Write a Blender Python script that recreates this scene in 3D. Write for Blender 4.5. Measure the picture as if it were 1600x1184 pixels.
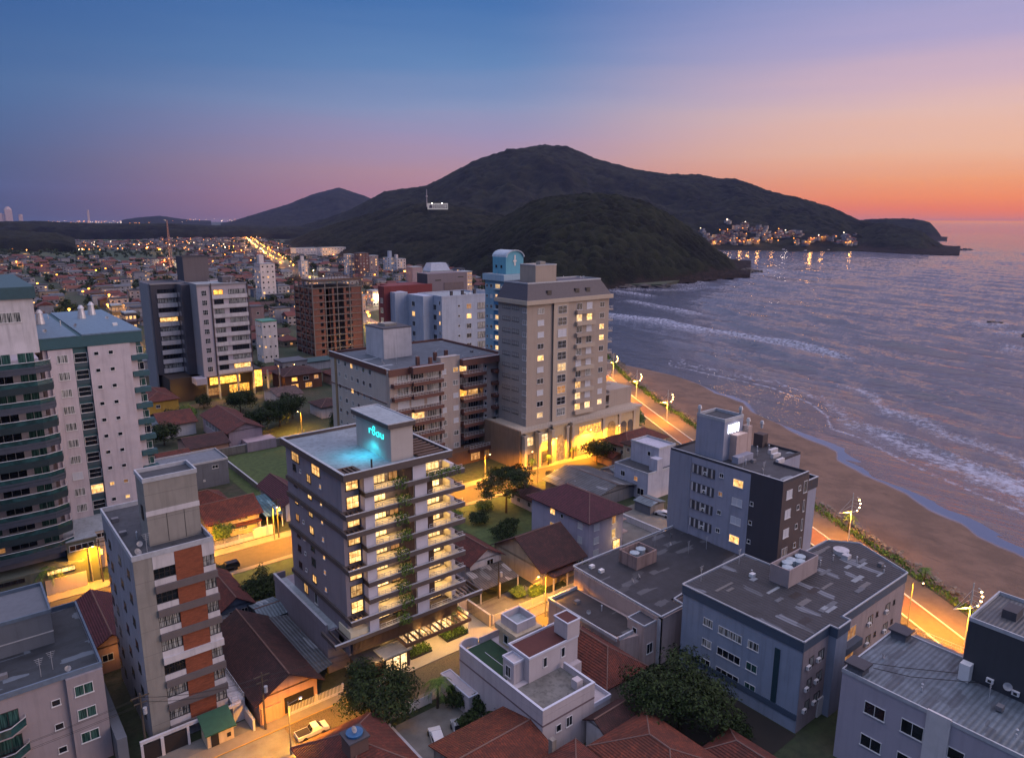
import bpy, math, random
import numpy as np
from mathutils import Vector, Matrix
R_=math.radians
for o in list(bpy.data.objects): bpy.data.objects.remove(o)
SC=bpy.context.scene
COL=SC.collection
# ---------------------------------------------------------------- camera
# world frame: +X and +Y follow the town's street grid (metres); the drone hovers at 70 m
HEAD=R_(39.0); F_=1130.0; PITCH=math.atan((592-341.5)/F_); ROLL=0.004
cam_d=bpy.data.cameras.new('camera'); cam=bpy.data.objects.new('camera',cam_d); COL.objects.link(cam)
cam_d.sensor_width=36.0; cam_d.lens=F_/1600*36; cam_d.clip_start=1.0; cam_d.clip_end=200000
_f=Vector((math.sin(HEAD)*math.cos(PITCH),math.cos(HEAD)*math.cos(PITCH),-math.sin(PITCH)))
_r=Vector((math.cos(HEAD),-math.sin(HEAD),0)); _u=_r.cross(_f)
_r2=_r*math.cos(ROLL)+_u*math.sin(ROLL); _u2=_u*math.cos(ROLL)-_r*math.sin(ROLL)
CAMP=Vector((0,0,70))
cam.matrix_world=Matrix(((_r2.x,_u2.x,-_f.x,0),(_r2.y,_u2.y,-_f.y,0),(_r2.z,_u2.z,-_f.z,70),(0,0,0,1)))
SC.camera=cam
# survey helpers: a sight line of the photograph met with a known plane gives metres
def ray(px,py): return _f+_r2*((px-800)/F_)-_u2*((py-592)/F_)
def onZ(px,py,z=0.0):
    d=ray(px,py); t=(z-70)/d.z; return (d.x*t,d.y*t)
def onX(px,py,X):
    d=ray(px,py); t=X/d.x; return (d.y*t,70+d.z*t)
def onY(px,py,Y):
    d=ray(px,py); t=Y/d.y; return (d.x*t,70+d.z*t)
def azd(px,D,py):
    d=ray(px,py); h=math.hypot(d.x,d.y); return (d.x/h*D,d.y/h*D,70+d.z/h*D)
def proj(x,y,z):
    v=Vector((x,y,z-70)); w=v.dot(_f)
    return (800+F_*v.dot(_r2)/w,592-F_*v.dot(_u2)/w) if w>1 else (-9999,-9999)
def s2l(c): return tuple((x/12.92 if x<=0.04045 else ((x+0.055)/1.055)**2.4) for x in c)
def hexc(h): return s2l(tuple(int(h[i:i+2],16)/255 for i in (0,2,4)))
# ---------------------------------------------------------------- sky (dusk gradient, sunrise glow over the sea)
W=bpy.data.worlds.new('World'); SC.world=W; W.use_nodes=True
nt=W.node_tree; nt.nodes.clear()
def N(t,**k):
    n=nt.nodes.new(t)
    for a,b in k.items(): setattr(n,a,b)
    return n
def mth(op,a,b=None,c=None,clamp=False):
    n=nt.nodes.new('ShaderNodeMath'); n.operation=op; n.use_clamp=clamp
    for i,v in enumerate((a,b,c)):
        if v is None: continue
        if isinstance(v,(int,float)): n.inputs[i].default_value=v
        else: nt.links.new(v,n.inputs[i])
    return n.outputs[0]
tc=N('ShaderNodeTexCoord'); sp=N('ShaderNodeSeparateXYZ'); nt.links.new(tc.outputs['Generated'],sp.inputs[0])
SUNAZ=HEAD+R_(42)
hx=mth('MULTIPLY',sp.outputs[0],math.sin(SUNAZ)); hy=mth('MULTIPLY',sp.outputs[1],math.cos(SUNAZ))
hl=mth('SQRT',mth('ADD',mth('MULTIPLY',sp.outputs[0],sp.outputs[0]),mth('MULTIPLY',sp.outputs[1],sp.outputs[1])))
t_=mth('DIVIDE',mth('ADD',hx,hy),mth('MAXIMUM',hl,0.001))
el=mth('ARCSINE',sp.outputs[2]); e_=mth('DIVIDE',el,math.pi/2,clamp=True)
ns=N('ShaderNodeTexNoise'); ns.inputs['Scale'].default_value=3.0; ns.inputs['Detail'].default_value=3
mp=N('ShaderNodeMapping'); mp.inputs['Scale'].default_value=(1,1,14); nt.links.new(tc.outputs['Generated'],mp.inputs[0]); nt.links.new(mp.outputs[0],ns.inputs[0])
e2=mth('ADD',mth('POWER',e_,0.5),mth('MULTIPLY',mth('SUBTRACT',ns.outputs[0],0.5),0.035))
def ramp(stops):
    n=nt.nodes.new('ShaderNodeValToRGB'); cr=n.color_ramp; cr.interpolation='EASE' if False else 'LINEAR'
    for i,(deg,h) in enumerate(stops):
        p=math.sqrt(max(deg,0)/90.0)
        e=cr.elements[i] if i<2 else cr.elements.new(p)
        e.position=p; e.color=(*hexc(h),1)
    nt.links.new(e2,n.inputs[0]); return n.outputs[0]
LEFT=ramp([(0,'3e4c66'),(90,'b4a8b4'),(1.2,'3e4e6a'),(4,'4a6086'),(8,'4a6c9a'),(13,'3c6299'),(19,'36609a'),(25,'345a94'),(38,'8898bc')])
MID=ramp([(0,'a87078'),(90,'b4a8b4'),(1.5,'c4847e'),(3.5,'bc9096'),(6,'a494b2'),(8,'8c98bc'),(11,'6488b8'),(15,'4874ae'),(21,'3c68a4'),(38,'a49cb2')])
RIGHT=ramp([(0,'bc7c84'),(90,'b4a8b4'),(0.7,'f47e50'),(1.5,'ff9048'),(2.7,'ffa662'),(4.5,'f8bc94'),(7,'ecc0b0'),(9,'d8b6c0'),(12,'b4a8cc'),(16,'949cca'),(23,'8488bc'),(38,'b89cae')])
def mix(f,a,b):
    n=nt.nodes.new('ShaderNodeMix'); n.data_type='RGBA'; nt.links.new(f,n.inputs[0]); nt.links.new(a,n.inputs[6]); nt.links.new(b,n.inputs[7]); return n.outputs[2]
def mrange(v,a,b):
    n=nt.nodes.new('ShaderNodeMapRange'); n.interpolation_type='SMOOTHSTEP'; nt.links.new(v,n.inputs[0]); n.inputs[1].default_value=a; n.inputs[2].default_value=b; return n.outputs[0]
c1=mix(mrange(t_,0.15,0.74),LEFT,MID); c2=mix(mrange(t_,0.72,1.02),c1,RIGHT)
bg=N('ShaderNodeBackground'); nt.links.new(c2,bg.inputs[0]); nt.links.new(mth('ADD',mth('MULTIPLY',mrange(e_,22/90,50/90),2.0),0.84),bg.inputs[1])
ow=N('ShaderNodeOutputWorld'); nt.links.new(bg.outputs[0],ow.inputs[0])
# low pink afterglow from over the sea
sl=bpy.data.lights.new('sun','SUN'); so=bpy.data.objects.new('sun',sl); COL.objects.link(so)
sl.energy=2.1; sl.angle=R_(50); sl.color=(1.0,0.72,0.60)
_sd=Vector((math.sin(HEAD+R_(100))*math.cos(R_(12)),math.cos(HEAD+R_(100))*math.cos(R_(12)),math.sin(R_(12))))
so.rotation_euler=_sd.to_track_quat('Z','Y').to_euler()
SC.view_settings.view_transform='Standard'; SC.view_settings.look='None'; SC.view_settings.gamma=1; SC.view_settings.exposure=0.25
cy=SC.cycles; cy.use_denoising=True; cy.max_bounces=6; cy.diffuse_bounces=3; cy.glossy_bounces=3; cy.transmission_bounces=4; cy.volume_bounces=0
cy.sample_clamp_indirect=2.0; cy.use_light_tree=True; cy.caustics_reflective=False; cy.caustics_refractive=False
# ---------------------------------------------------------------- numpy noise
def vnoise(x,y,seed=0):
    xi=np.floor(x).astype(np.int64); yi=np.floor(y).astype(np.int64); xf=x-xi; yf=y-yi
    xf=xf*xf*(3-2*xf); yf=yf*yf*(3-2*yf)
    def h(a,b):
        n=(a*374761393+b*668265263+seed*1442695041)&0x7fffffff
        n=((n^(n>>13))*1274126177)&0x7fffffff
        n=(n^(n>>16))&0xffff
        return n/65535.0
    return (h(xi,yi)*(1-xf)+h(xi+1,yi)*xf)*(1-yf)+(h(xi,yi+1)*(1-xf)+h(xi+1,yi+1)*xf)*yf
def fbm(x,y,o=4,seed=0):
    s=0;a=.5
    for i in range(o): s=s+a*(vnoise(x,y,seed+i)-.5); x=x*2.03+11.3; y=y*2.03+5.7; a*=.5
    return s
def cells(x,y,seed=0):
    """bumpy crowns: returns bump 0..1 and a random value per cell"""
    xi=np.floor(x).astype(np.int64); yi=np.floor(y).astype(np.int64)
    best=np.full(x.shape,9.0); rnd=np.zeros(x.shape)
    for dx in (-1,0,1):
        for dy in (-1,0,1):
            a=xi+dx;b=yi+dy
            n=(a*374761393+b*668265263+seed*977)&0x7fffffff; n=((n^(n>>13))*1274126177)&0x7fffffff
            r1=((n>>3)&1023)/1023.;r2=((n>>13)&1023)/1023.;r3=((n>>7)&511)/511.
            d=np.hypot(x-(a+r1),y-(b+r2))/(0.6+0.4*r3)
            m=d<best; best=np.where(m,d,best); rnd=np.where(m,r3,rnd)
    return np.sqrt(np.clip(1-best*best,0,1)),rnd
# ---------------------------------------------------------------- materials
MATS={}
class NB:
    def __init__(s,name):
        s.m=bpy.data.materials.new(name); s.m.use_nodes=True; s.t=s.m.node_tree; s.t.nodes.clear()
        s.o=s.t.nodes.new('ShaderNodeOutputMaterial'); s.p=s.t.nodes.new('ShaderNodeBsdfPrincipled'); s.t.links.new(s.p.outputs[0],s.o.inputs[0])
    def n(s,t,**k):
        n=s.t.nodes.new(t)
        for a,b in k.items(): setattr(n,a,b)
        return n
    def l(s,a,b): s.t.links.new(a,b)
    def mul(s,op,a,b=0.0,clamp=False):
        n=s.n('ShaderNodeMath',operation=op,use_clamp=clamp)
        for i,v in enumerate((a,b)):
            if isinstance(v,(int,float)): n.inputs[i].default_value=v
            else: s.l(v,n.inputs[i])
        return n.outputs[0]
    def mix(s,f,a,b):
        n=s.n('ShaderNodeMix',data_type='RGBA')
        for i,v in ((0,f),(6,a),(7,b)):
            if isinstance(v,(int,float)): n.inputs[i].default_value=v
            elif isinstance(v,tuple): n.inputs[i].default_value=(*v[:3],1)
            else: s.l(v,n.inputs[i])
        return n.outputs[2]
    def noise(s,scale,detail=4,vec=None,rough=.6):
        n=s.n('ShaderNodeTexNoise'); n.inputs['Scale'].default_value=scale; n.inputs['Detail'].default_value=detail; n.inputs['Roughness'].default_value=rough
        if vec is not None: s.l(vec,n.inputs['Vector'])
        return n.outputs['Fac']
    def pos(s,scale=(1,1,1),rot=(0,0,0)):
        g=s.n('ShaderNodeNewGeometry'); m=s.n('ShaderNodeMapping'); m.inputs['Scale'].default_value=scale; m.inputs['Rotation'].default_value=rot
        s.l(g.outputs['Position'],m.inputs[0]); return m.outputs[0]
    def mr(s,v,a,b,c=0.,d=1.):
        n=s.n('ShaderNodeMapRange'); s.l(v,n.inputs[0])
        for i,q in enumerate((a,b,c,d)): n.inputs[i+1].default_value=q
        return n.outputs[0]
    def bump(s,h,dist=.05,st=1.0):
        n=s.n('ShaderNodeBump'); n.inputs['Distance'].default_value=dist; n.inputs['Strength'].default_value=st; s.l(h,n.inputs['Height']); s.l(n.outputs[0],s.p.inputs['Normal'])
    def col(s,v):
        if isinstance(v,tuple): s.p.inputs['Base Color'].default_value=(*v[:3],1)
        else: s.l(v,s.p.inputs['Base Color'])
    def set(s,**k):
        for a,b in k.items():
            a=a.replace('_',' ')
            if isinstance(b,(int,float)): s.p.inputs[a].default_value=b
            else: s.l(b,s.p.inputs[a])
def dk(c,f): return tuple(x*f for x in c[:3])
def plaster(name,c,rough=.85,dirt=.35,lines=None):
    """painted render with rain streaks and soft grime"""
    if name in MATS: return MATS[name]
    b=NB(name); v1=b.noise(.35,5,b.pos()); v2=b.noise(1.0,4,b.pos((1.4,1.4,.10)))
    f=b.mul('MULTIPLY',b.mr(v1,.42,.75),dirt*1.4,True); g=b.mul('MULTIPLY',b.mr(v2,.48,.72),dirt*1.5,True)
    c0=b.mix(f,c,dk(c,.62)); c1=b.mix(g,c0,dk(c,.5))
    if lines:
        sp=b.n('ShaderNodeSeparateXYZ'); b.l(b.pos(),sp.inputs[0])
        fr=b.mul('FRACT',b.mul('DIVIDE',sp.outputs[2],lines)); ln=b.mul('LESS_THAN',fr,.03/lines*2)
        c1=b.mix(b.mul('MULTIPLY',ln,.55),c1,dk(c,.3))
    b.col(c1); b.set(Roughness=rough); b.bump(b.noise(9,3,b.pos()),.02,.5)
    MATS[name]=b.m; return b.m
def plain(name,c,rough=.6,metal=0,var=.25,scale=1.5):
    if name in MATS: return MATS[name]
    b=NB(name); v=b.noise(scale,4,b.pos()); b.col(b.mix(b.mul('MULTIPLY',b.mr(v,.35,.7),var*2,True),c,dk(c,.55))); b.set(Roughness=rough,Metallic=metal)
    MATS[name]=b.m; return b.m
def emit(name,c,st,var=0.0):
    if name in MATS: return MATS[name]
    b=NB(name); b.col((.02,.02,.02)); b.set(Roughness=.5)
    if var:
        # what one sees of a lit room: bright ceiling wash, darker furniture and curtain folds
        v=b.noise(1.3,4,b.pos()); g=b.noise(5,2,b.pos((2.2,2.2,.15)))
        k=b.mul('ADD',b.mr(v,.3,.7,1-var,1),b.mr(g,.3,.7,-var*.35,var*.35)); oi=b.n('ShaderNodeObjectInfo'); k=b.mul('MULTIPLY',k,b.mr(oi.outputs['Random'],0,1,.35,1.45))
        b.l(b.mul('MULTIPLY',k,st),b.p.inputs['Emission Strength'])
        b.l(b.mix(b.mr(v,.35,.65),dk((c[0],c[1]*.72,c[2]*.5),.9),c),b.p.inputs['Emission Color'])
    else:
        b.p.inputs['Emission Color'].default_value=(*c,1); b.p.inputs['Emission Strength'].default_value=st
    MATS[name]=b.m; return b.m
def glassy(name,c,rough=.08,curtain=None):
    if name in MATS: return MATS[name]
    b=NB(name); oi=b.n('ShaderNodeObjectInfo')
    if curtain:
        g=b.noise(3.2,3,b.pos((2.5,2.5,.1))); k=b.mr(g,.42,.58); b.col(b.mix(k,c,curtain))
    else:
        v=b.noise(.9,2,b.pos()); b.col(b.mix(b.mr(v,.35,.65),c,dk(c,2.2)))
    b.set(Roughness=rough,IOR=1.5); MATS[name]=b.m; return b.m
def roofmat(name,c,ax=0,dark=.5,pitch=.33):
    """clay pantiles: ribs down the slope, staggered courses, blotches of lichen"""
    if name in MATS: return MATS[name]
    b=NB(name); P=b.pos(); sp=b.n('ShaderNodeSeparateXYZ'); b.l(P,sp.inputs[0])
    s=b.mul('SINE',b.mul('MULTIPLY',sp.outputs[ax],2*math.pi/pitch)); t=b.mul('FRACT',b.mul('MULTIPLY',sp.outputs[1-ax],1/.42))
    v=b.noise(.5,6,P,.7); w=b.noise(4.,3,P); vo=b.n('ShaderNodeTexVoronoi'); vo.inputs['Scale'].default_value=2.6; b.l(P,vo.inputs['Vector'])
    c0=b.mix(b.mr(v,.42,.6),c,dk(c,dark)); c1=b.mix(b.mul('MULTIPLY',b.mr(w,.45,.62),.7),c0,dk(c,.35)); sc=b.n('ShaderNodeSeparateColor'); b.l(vo.outputs['Color'],sc.inputs[0])
    c2=b.mix(b.mul('MULTIPLY',sc.outputs[0],.6),c1,dk(c,.3)); c3=b.mix(b.mul('MULTIPLY',b.mr(s,-1,0,1,0),.45),c2,dk(c,.15))
    b.col(c3); b.set(Roughness=.8); b.bump(b.mul('ADD',s,b.mul('MULTIPLY',t,-.6)),.05,.8)
    MATS[name]=b.m; return b.m
def brickmat(name,c):
    if name in MATS: return MATS[name]
    b=NB(name); P=b.pos(); br=b.n('ShaderNodeTexBrick'); sp=b.n('ShaderNodeSeparateXYZ'); b.l(P,sp.inputs[0]); cb=b.n('ShaderNodeCombineXYZ')
    b.l(b.mul('ADD',sp.outputs[0],sp.outputs[1]),cb.inputs[0]); b.l(sp.outputs[2],cb.inputs[1]); b.l(cb.outputs[0],br.inputs['Vector'])
    br.inputs['Scale'].default_value=1; br.inputs['Brick Width'].default_value=.42; br.inputs['Row Height'].default_value=.13; br.inputs['Mortar Size'].default_value=.012
    br.inputs['Color1'].default_value=(*c,1); br.inputs['Color2'].default_value=(*dk(c,.72),1); br.inputs['Mortar'].default_value=(*dk(c,.5),1)
    v=b.noise(1.2,5,b.pos((.5,.5,3))); b.col(b.mix(b.mul('MULTIPLY',b.mr(v,.5,.72),.7),br.outputs[0],dk(c,.35))); b.set(Roughness=.85)
    MATS[name]=b.m; return b.m
def slabroof(name,c,patch=(.25,.27,.3),ax=0,amt=.62,rib=.0):
    """bitumen / fibre-cement roof sheets with odd replaced and bleached sheets"""
    if name in MATS: return MATS[name]
    b=NB(name); P=b.pos(); m=b.n('ShaderNodeMapping'); b.l(P,m.inputs[0]); m.inputs['Scale'].default_value=(.28,.9,1) if ax==0 else (.9,.28,1)
    vo=b.n('ShaderNodeTexVoronoi',distance='CHEBYCHEV'); vo.inputs['Scale'].default_value=1.; vo.inputs['Randomness'].default_value=.75; b.l(m.outputs[0],vo.inputs['Vector'])
    sc=b.n('ShaderNodeSeparateColor'); b.l(vo.outputs['Color'],sc.inputs[0]); v=b.noise(.6,6,P,.7)
    base=b.mix(b.mr(v,.35,.7),c,dk(c,.5)); k=b.mul('GREATER_THAN',sc.outputs[0],1-amt*.15); base=b.mix(b.mul('MULTIPLY',k,.6),base,patch)
    k2=b.mul('GREATER_THAN',sc.outputs[1],.9); base=b.mix(b.mul('MULTIPLY',k2,.5),base,dk(c,.4))
    sp=b.n('ShaderNodeSeparateXYZ'); b.l(P,sp.inputs[0])
    if rib:
        s=b.mul('SINE',b.mul('MULTIPLY',sp.outputs[1-ax],2*math.pi/rib)); base=b.mix(b.mul('MULTIPLY',b.mr(s,-1,.2,1,0),.5),base,dk(c,.25)); b.bump(s,.05,.9)
    else: b.bump(b.noise(4,4,P),.03,.5)
    b.col(base); b.set(Roughness=.65); MATS[name]=b.m; return b.m
# ---------------------------------------------------------------- mesh builder
class MB:
    def __init__(s): s.v=[];s.f=[];s.mi=[];s.k=0
    def add(s,vs,fs):
        n=len(s.v); s.v.extend(vs); s.f.extend([tuple(i+n for i in f) for f in fs]); s.mi.extend([s.k]*len(fs)); return s
    def box(s,x0,x1,y0,y1,z0,z1,skip=''):
        V=[(x0,y0,z0),(x1,y0,z0),(x1,y1,z0),(x0,y1,z0),(x0,y0,z1),(x1,y0,z1),(x1,y1,z1),(x0,y1,z1)]
        Fc={'b':(0,3,2,1),'t':(4,5,6,7),'f':(0,1,5,4),'r':(1,2,6,5),'k':(2,3,7,6),'l':(3,0,4,7)}
        return s.add(V,[q for a,q in Fc.items() if a not in skip])
    def prism(s,pts,z0,z1):
        n=len(pts); a=sum(pts[i][0]*pts[(i+1)%n][1]-pts[(i+1)%n][0]*pts[i][1] for i in range(n))
        if a<0: pts=pts[::-1]
        return s.add([(x,y,z0) for x,y in pts]+[(x,y,z1) for x,y in pts],[tuple(range(n-1,-1,-1)),tuple(range(n,2*n))]+[(i,(i+1)%n,n+(i+1)%n,n+i) for i in range(n)])
    def poly(s,pts): return s.add(pts,[tuple(range(len(pts)))])
    def cyl(s,x,y,z0,z1,r0,r1=None,n=10):
        r1=r0 if r1 is None else r1
        return s.add([(x+r0*math.cos(i*6.2832/n),y+r0*math.sin(i*6.2832/n),z0) for i in range(n)]+[(x+r1*math.cos(i*6.2832/n),y+r1*math.sin(i*6.2832/n),z1) for i in range(n)],
            [(i,(i+1)%n,n+(i+1)%n,n+i) for i in range(n)]+[tuple(range(n-1,-1,-1)),tuple(range(n,2*n))])
    def tube(s,p,q,r,r2=None,n=6):
        p=Vector(p);q=Vector(q);d=(q-p).normalized(); a=d.orthogonal().normalized(); b=d.cross(a); r2=r if r2 is None else r2
        return s.add([tuple(p+(a*math.cos(i*6.2832/n)+b*math.sin(i*6.2832/n))*r) for i in range(n)]+[tuple(q+(a*math.cos(i*6.2832/n)+b*math.sin(i*6.2832/n))*r2) for i in range(n)],
            [(i,(i+1)%n,n+(i+1)%n,n+i) for i in range(n)]+[tuple(range(n-1,-1,-1)),tuple(range(n,2*n))])
    def path(s,pts,r,n=5):
        for a,b in zip(pts,pts[1:]): s.tube(a,b,r,n=n)
        return s
    def blob(s,x,y,z,rx,ry,rz,seed=0,n=7,m=5,j=.25):
        rd=random.Random(seed); V=[(x,y,z-rz)]
        for i in range(1,m):
            ph=math.pi*i/m-math.pi/2
            for k in range(n):
                q=1+rd.uniform(-j,j); a=k*6.2832/n; V.append((x+rx*q*math.cos(ph)*math.cos(a),y+ry*q*math.cos(ph)*math.sin(a),z+rz*q*math.sin(ph)))
        V.append((x,y,z+rz)); L=len(V)-1; Fc=[(0,1+(k+1)%n,1+k) for k in range(n)]
        for i in range(m-2):
            for k in range(n): a=1+i*n+k;b=1+i*n+(k+1)%n; Fc.append((a,b,b+n,a+n))
        Fc+=[(L,L-n+k,L-n+(k+1)%n) for k in range(n)]
        return s.add(V,Fc)
    def parapet(s,x0,x1,y0,y1,z0,z1,t=.2):
        return s.box(x0,x1,y0,y0+t,z0,z1).box(x0,x1,y1-t,y1,z0,z1).box(x0,x0+t,y0+t,y1-t,z0,z1).box(x1-t,x1,y0+t,y1-t,z0,z1)
    def build(s,name,mats,parent=None,smooth=False,world=True,label=None):
        if not s.v: return None
        me=bpy.data.meshes.new(name); ox,oy,oz=(0,0,0)
        if parent is not None and world:
            r=parent
            while r.parent: r=r.parent
            ox,oy,oz=r.location
        me.from_pydata([(a-ox,b-oy,c-oz) for a,b,c in s.v],[],s.f)
        if not isinstance(mats,(list,tuple)): mats=[mats]
        for m in mats: me.materials.append(m)
        if len(mats)>1: me.polygons.foreach_set('material_index',s.mi)
        if smooth: me.polygons.foreach_set('use_smooth',[True]*len(me.polygons))
        me.update(); o=bpy.data.objects.new(name,me); COL.objects.link(o)
        if parent is not None: o.parent=parent
        if label: o['label']=label
        return o
def each(s,name,mats,parent=None):
    """one object per added piece"""
    i=0;o=None
    while i<len(s.v):
        m=MB(); m.v=s.v[i:i+8]; m.f=[tuple(q-i for q in f) for f in s.f if i<=f[0]<i+8]; m.mi=[0]*len(m.f); o=m.build(name,mats,parent); i+=8
    return o
MB.each=each
def tag(o,label=None,cat=None,group=None,kind=None):
    if label: o['label']=label
    if cat: o['category']=cat
    if group: o['group']=group
    if kind: o['kind']=kind
    return o
def thing(name,label,cat,x,y,z=0,group=None,rz=0):
    o=bpy.data.objects.new(name,None); COL.objects.link(o); o.empty_display_size=.5; o.location=(x,y,z); o.rotation_euler=(0,0,rz)
    return tag(o,label,cat,group)
def grid_mesh(name,X,Y,Z,mat,attrs=None,smooth=True):
    n,m=X.shape; me=bpy.data.meshes.new(name); v=np.stack([X,Y,Z],-1).reshape(-1,3).astype(np.float32)
    i=np.arange((n-1)*(m-1)); r=i//(m-1); c=i%(m-1); a=r*m+c; fc=np.stack([a,a+1,a+m+1,a+m],-1).astype(np.int32)
    me.vertices.add(len(v)); me.vertices.foreach_set('co',v.ravel()); me.loops.add(fc.size); me.loops.foreach_set('vertex_index',fc.ravel())
    me.polygons.add(len(fc)); me.polygons.foreach_set('loop_start',np.arange(len(fc),dtype=np.int32)*4); me.polygons.foreach_set('loop_total',np.full(len(fc),4,dtype=np.int32))
    if smooth: me.polygons.foreach_set('use_smooth',np.ones(len(fc),bool))
    me.materials.append(mat); me.update(calc_edges=True); me.validate()
    for k,a in (attrs or {}).items():
        at=me.attributes.new(k,'FLOAT','POINT'); at.data.foreach_set('value',a.ravel().astype(np.float32))
    o=bpy.data.objects.new(name,me); COL.objects.link(o); return o
def copytree(o,parent=None):
    c=o.copy(); COL.objects.link(c)
    if parent is not None: c.parent=parent
    for ch in list(o.children): copytree(ch,c)
    return c
# ================================================================ SETTING
# shoreline tables (y -> x, metres), surveyed along the beach
LAND=[(-60,108),(20,130),(39.6,140.6),(44.6,143.7),(49.7,147.1),(55.4,150.6),(66.5,155.5),(73.8,158.8),(80.7,162),(145.6,197.5),(162,208.2),(184,220.5),(199,228.5),(222,247.3),(250,266.3),(300,300)]
WATER=[(-60,150),(20,168),(43.3,180.7),(54.3,186),(59.4,191.3),(68.4,194.9),(77.3,201.6),(91,207.2),(102.7,213.7),(107.5,221),(127.3,230.4),(142,238),(152.8,244),(162.4,252.9),(173,257),(180,257.6),(195,268),(213,273.4),(232,274),(251,272.6),(300,300)]
SWASH=[(-60,170),(20,195),(51.7,209.2),(63.9,214.8),(79.2,222.2),(95.3,231.1),(110.5,241.9),(121.5,244.2),(131.3,259.3),(146,273.7),(172.4,286.5),(232,290),(300,310)]
def tab(T,y): return np.interp(y,[a for a,b in T],[b for a,b in T])
def yat(T,y): return float(tab(T,y))
# ---- land: one sheet from behind the camera out past the horizon towns
coast=[(108,-60)]+[(b-1.5,a) for a,b in LAND[1:]]+[(330,330),(400,385),(470,450),(540,520),(575,556),(632,518),(700,545),(762,565),(800,580),(860,590),(920,600),(985,660),(1080,770),(1250,930),(1450,1040),(1640,1190),(1703,1232),(1800,1117),(1939,922),(1873,781),(1990,900),(2150,1000),(2500,1300),(3000,1900),(3300,2900),(4200,5600),(6000,7800)]
b=NB('ground'); P=b.pos(); v=b.noise(.05,6,P,.7); w=b.noise(.7,5,P)
c=b.mix(b.mr(v,.42,.62),hexc('2c3a20'),hexc('3e3a2c')); c=b.mix(b.mr(w,.4,.75),c,hexc('1e2816')); b.col(c); b.set(Roughness=.95); b.bump(w,.3); GROUND=b.m
land=MB(); land.prism(coast+[(6000,9000),(3500,11500),(-9000,11500),(-9000,-2000),(90,-2000)],-9.0,-0.02)
tag(land.build('ground',GROUND),'flat coastal town ground reaching towards the horizon','ground',kind='structure')
# ---- beach
b=NB('sand'); P=b.pos(); at=b.n('ShaderNodeAttribute',attribute_name='wet'); v=b.noise(.12,5,P,.65); w=b.noise(2.5,5,P)
dry=b.mix(b.mr(v,.42,.6),hexc('6c5446'),hexc('5a463a')); seam=b.noise(.5,6,b.pos((1,.22,1),(0,0,R_(-27))),.75); dry=b.mix(b.mul('MULTIPLY',b.mr(seam,.60,.66),.5),dry,hexc('3c2e24'))
dry=b.mix(b.mul('MULTIPLY',b.mr(w,.5,.8),.3),dry,hexc('4a3a2e')); wt=at.outputs['Fac']; c=b.mix(wt,dry,hexc('545a70')); b.col(c)  # wet strip's blue-lilac base colour has the sky's reflection painted in
b.l(b.mr(wt,.0,1.,.85,.10),b.p.inputs['Roughness']); b.set(IOR=1.45); b.bump(b.mul('MULTIPLY',w,b.mr(wt,0,1,1,.05)),.25,.7); SAND=b.m
ys=np.linspace(-60,300,420); ts=np.linspace(0,1,150); Yg,Tg=np.meshgrid(ys,ts,indexing='ij')
LX=tab(LAND,Yg); WX=tab(WATER,Yg); X=LX-2+Tg*(WX-LX+72)
X=X+fbm(X/9,Yg/9,3,5)*1.2*0; d=X-WX+fbm(X/14,Yg/14,4,9)*5.0; sl=(X-LX)/(np.maximum(WX-LX,4))
Z=np.where(sl<1,-0.25-2.7*np.clip(sl,0,1)**1.15,-2.95-(X-WX)*0.03)+fbm(X/5,Yg/5,4,3)*.35*np.clip(1-sl,0,1)
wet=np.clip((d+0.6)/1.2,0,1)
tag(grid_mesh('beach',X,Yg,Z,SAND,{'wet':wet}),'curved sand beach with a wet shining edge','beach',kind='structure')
# ---- sea
b=NB('sea'); P=b.pos(); at=b.n('ShaderNodeAttribute',attribute_name='foam'); n1=b.noise(.28,4,b.pos((1,.45,1),(0,0,R_(15)))); n2=b.noise(1.5,5,b.pos((1,.5,1),(0,0,R_(12)))); n3=b.noise(.55,7,b.pos((1,.8,1)),.75)
far=b.n('ShaderNodeAttribute',attribute_name='far').outputs['Fac']
b.col(hexc('2e3040')); b.set(Roughness=.07,IOR=1.8)
n4=b.noise(1.0,4,b.pos((.55,.10,1),(0,0,R_(22)))); h=b.mul('ADD',b.mul('ADD',b.mul('MULTIPLY',n1,.6),b.mul('MULTIPLY',n4,2.4)),b.mul('MULTIPLY',n2,.28)); bp=b.n('ShaderNodeBump'); bp.inputs['Distance'].default_value=.8; b.l(b.mr(far,0,1,.6,.45),bp.inputs['Strength']); b.l(h,bp.inputs['Height']); b.l(bp.outputs[0],b.p.inputs['Normal'])
fm=b.mr(b.mul('ADD',at.outputs['Fac'],b.mul('MULTIPLY',b.mul('SUBTRACT',n3,.5),2.3)),.42,.95)
ds=b.n('ShaderNodeBsdfPrincipled'); ds.inputs['Base Color'].default_value=(*hexc('a0a2b2'),1); ds.inputs['Roughness'].default_value=.7
mx=b.n('ShaderNodeMixShader'); b.l(fm,mx.inputs[0]); b.l(b.p.outputs[0],mx.inputs[1]); b.l(ds.outputs[0],mx.inputs[2]); b.l(mx.outputs[0],b.o.inputs[0]); SEA=b.m
az=np.radians(np.linspace(31,95,560)); rr=120*np.exp(np.linspace(0,math.log(5000/120),900))
Rg,Ag=np.meshgrid(rr,az,indexing='ij'); X=Rg*np.sin(Ag); Y=Rg*np.cos(Ag)
wx=X+fbm(X/90,Y/160,3,21)*22; wy=Y+fbm(X/70,Y/70,3,22)*12
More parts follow.
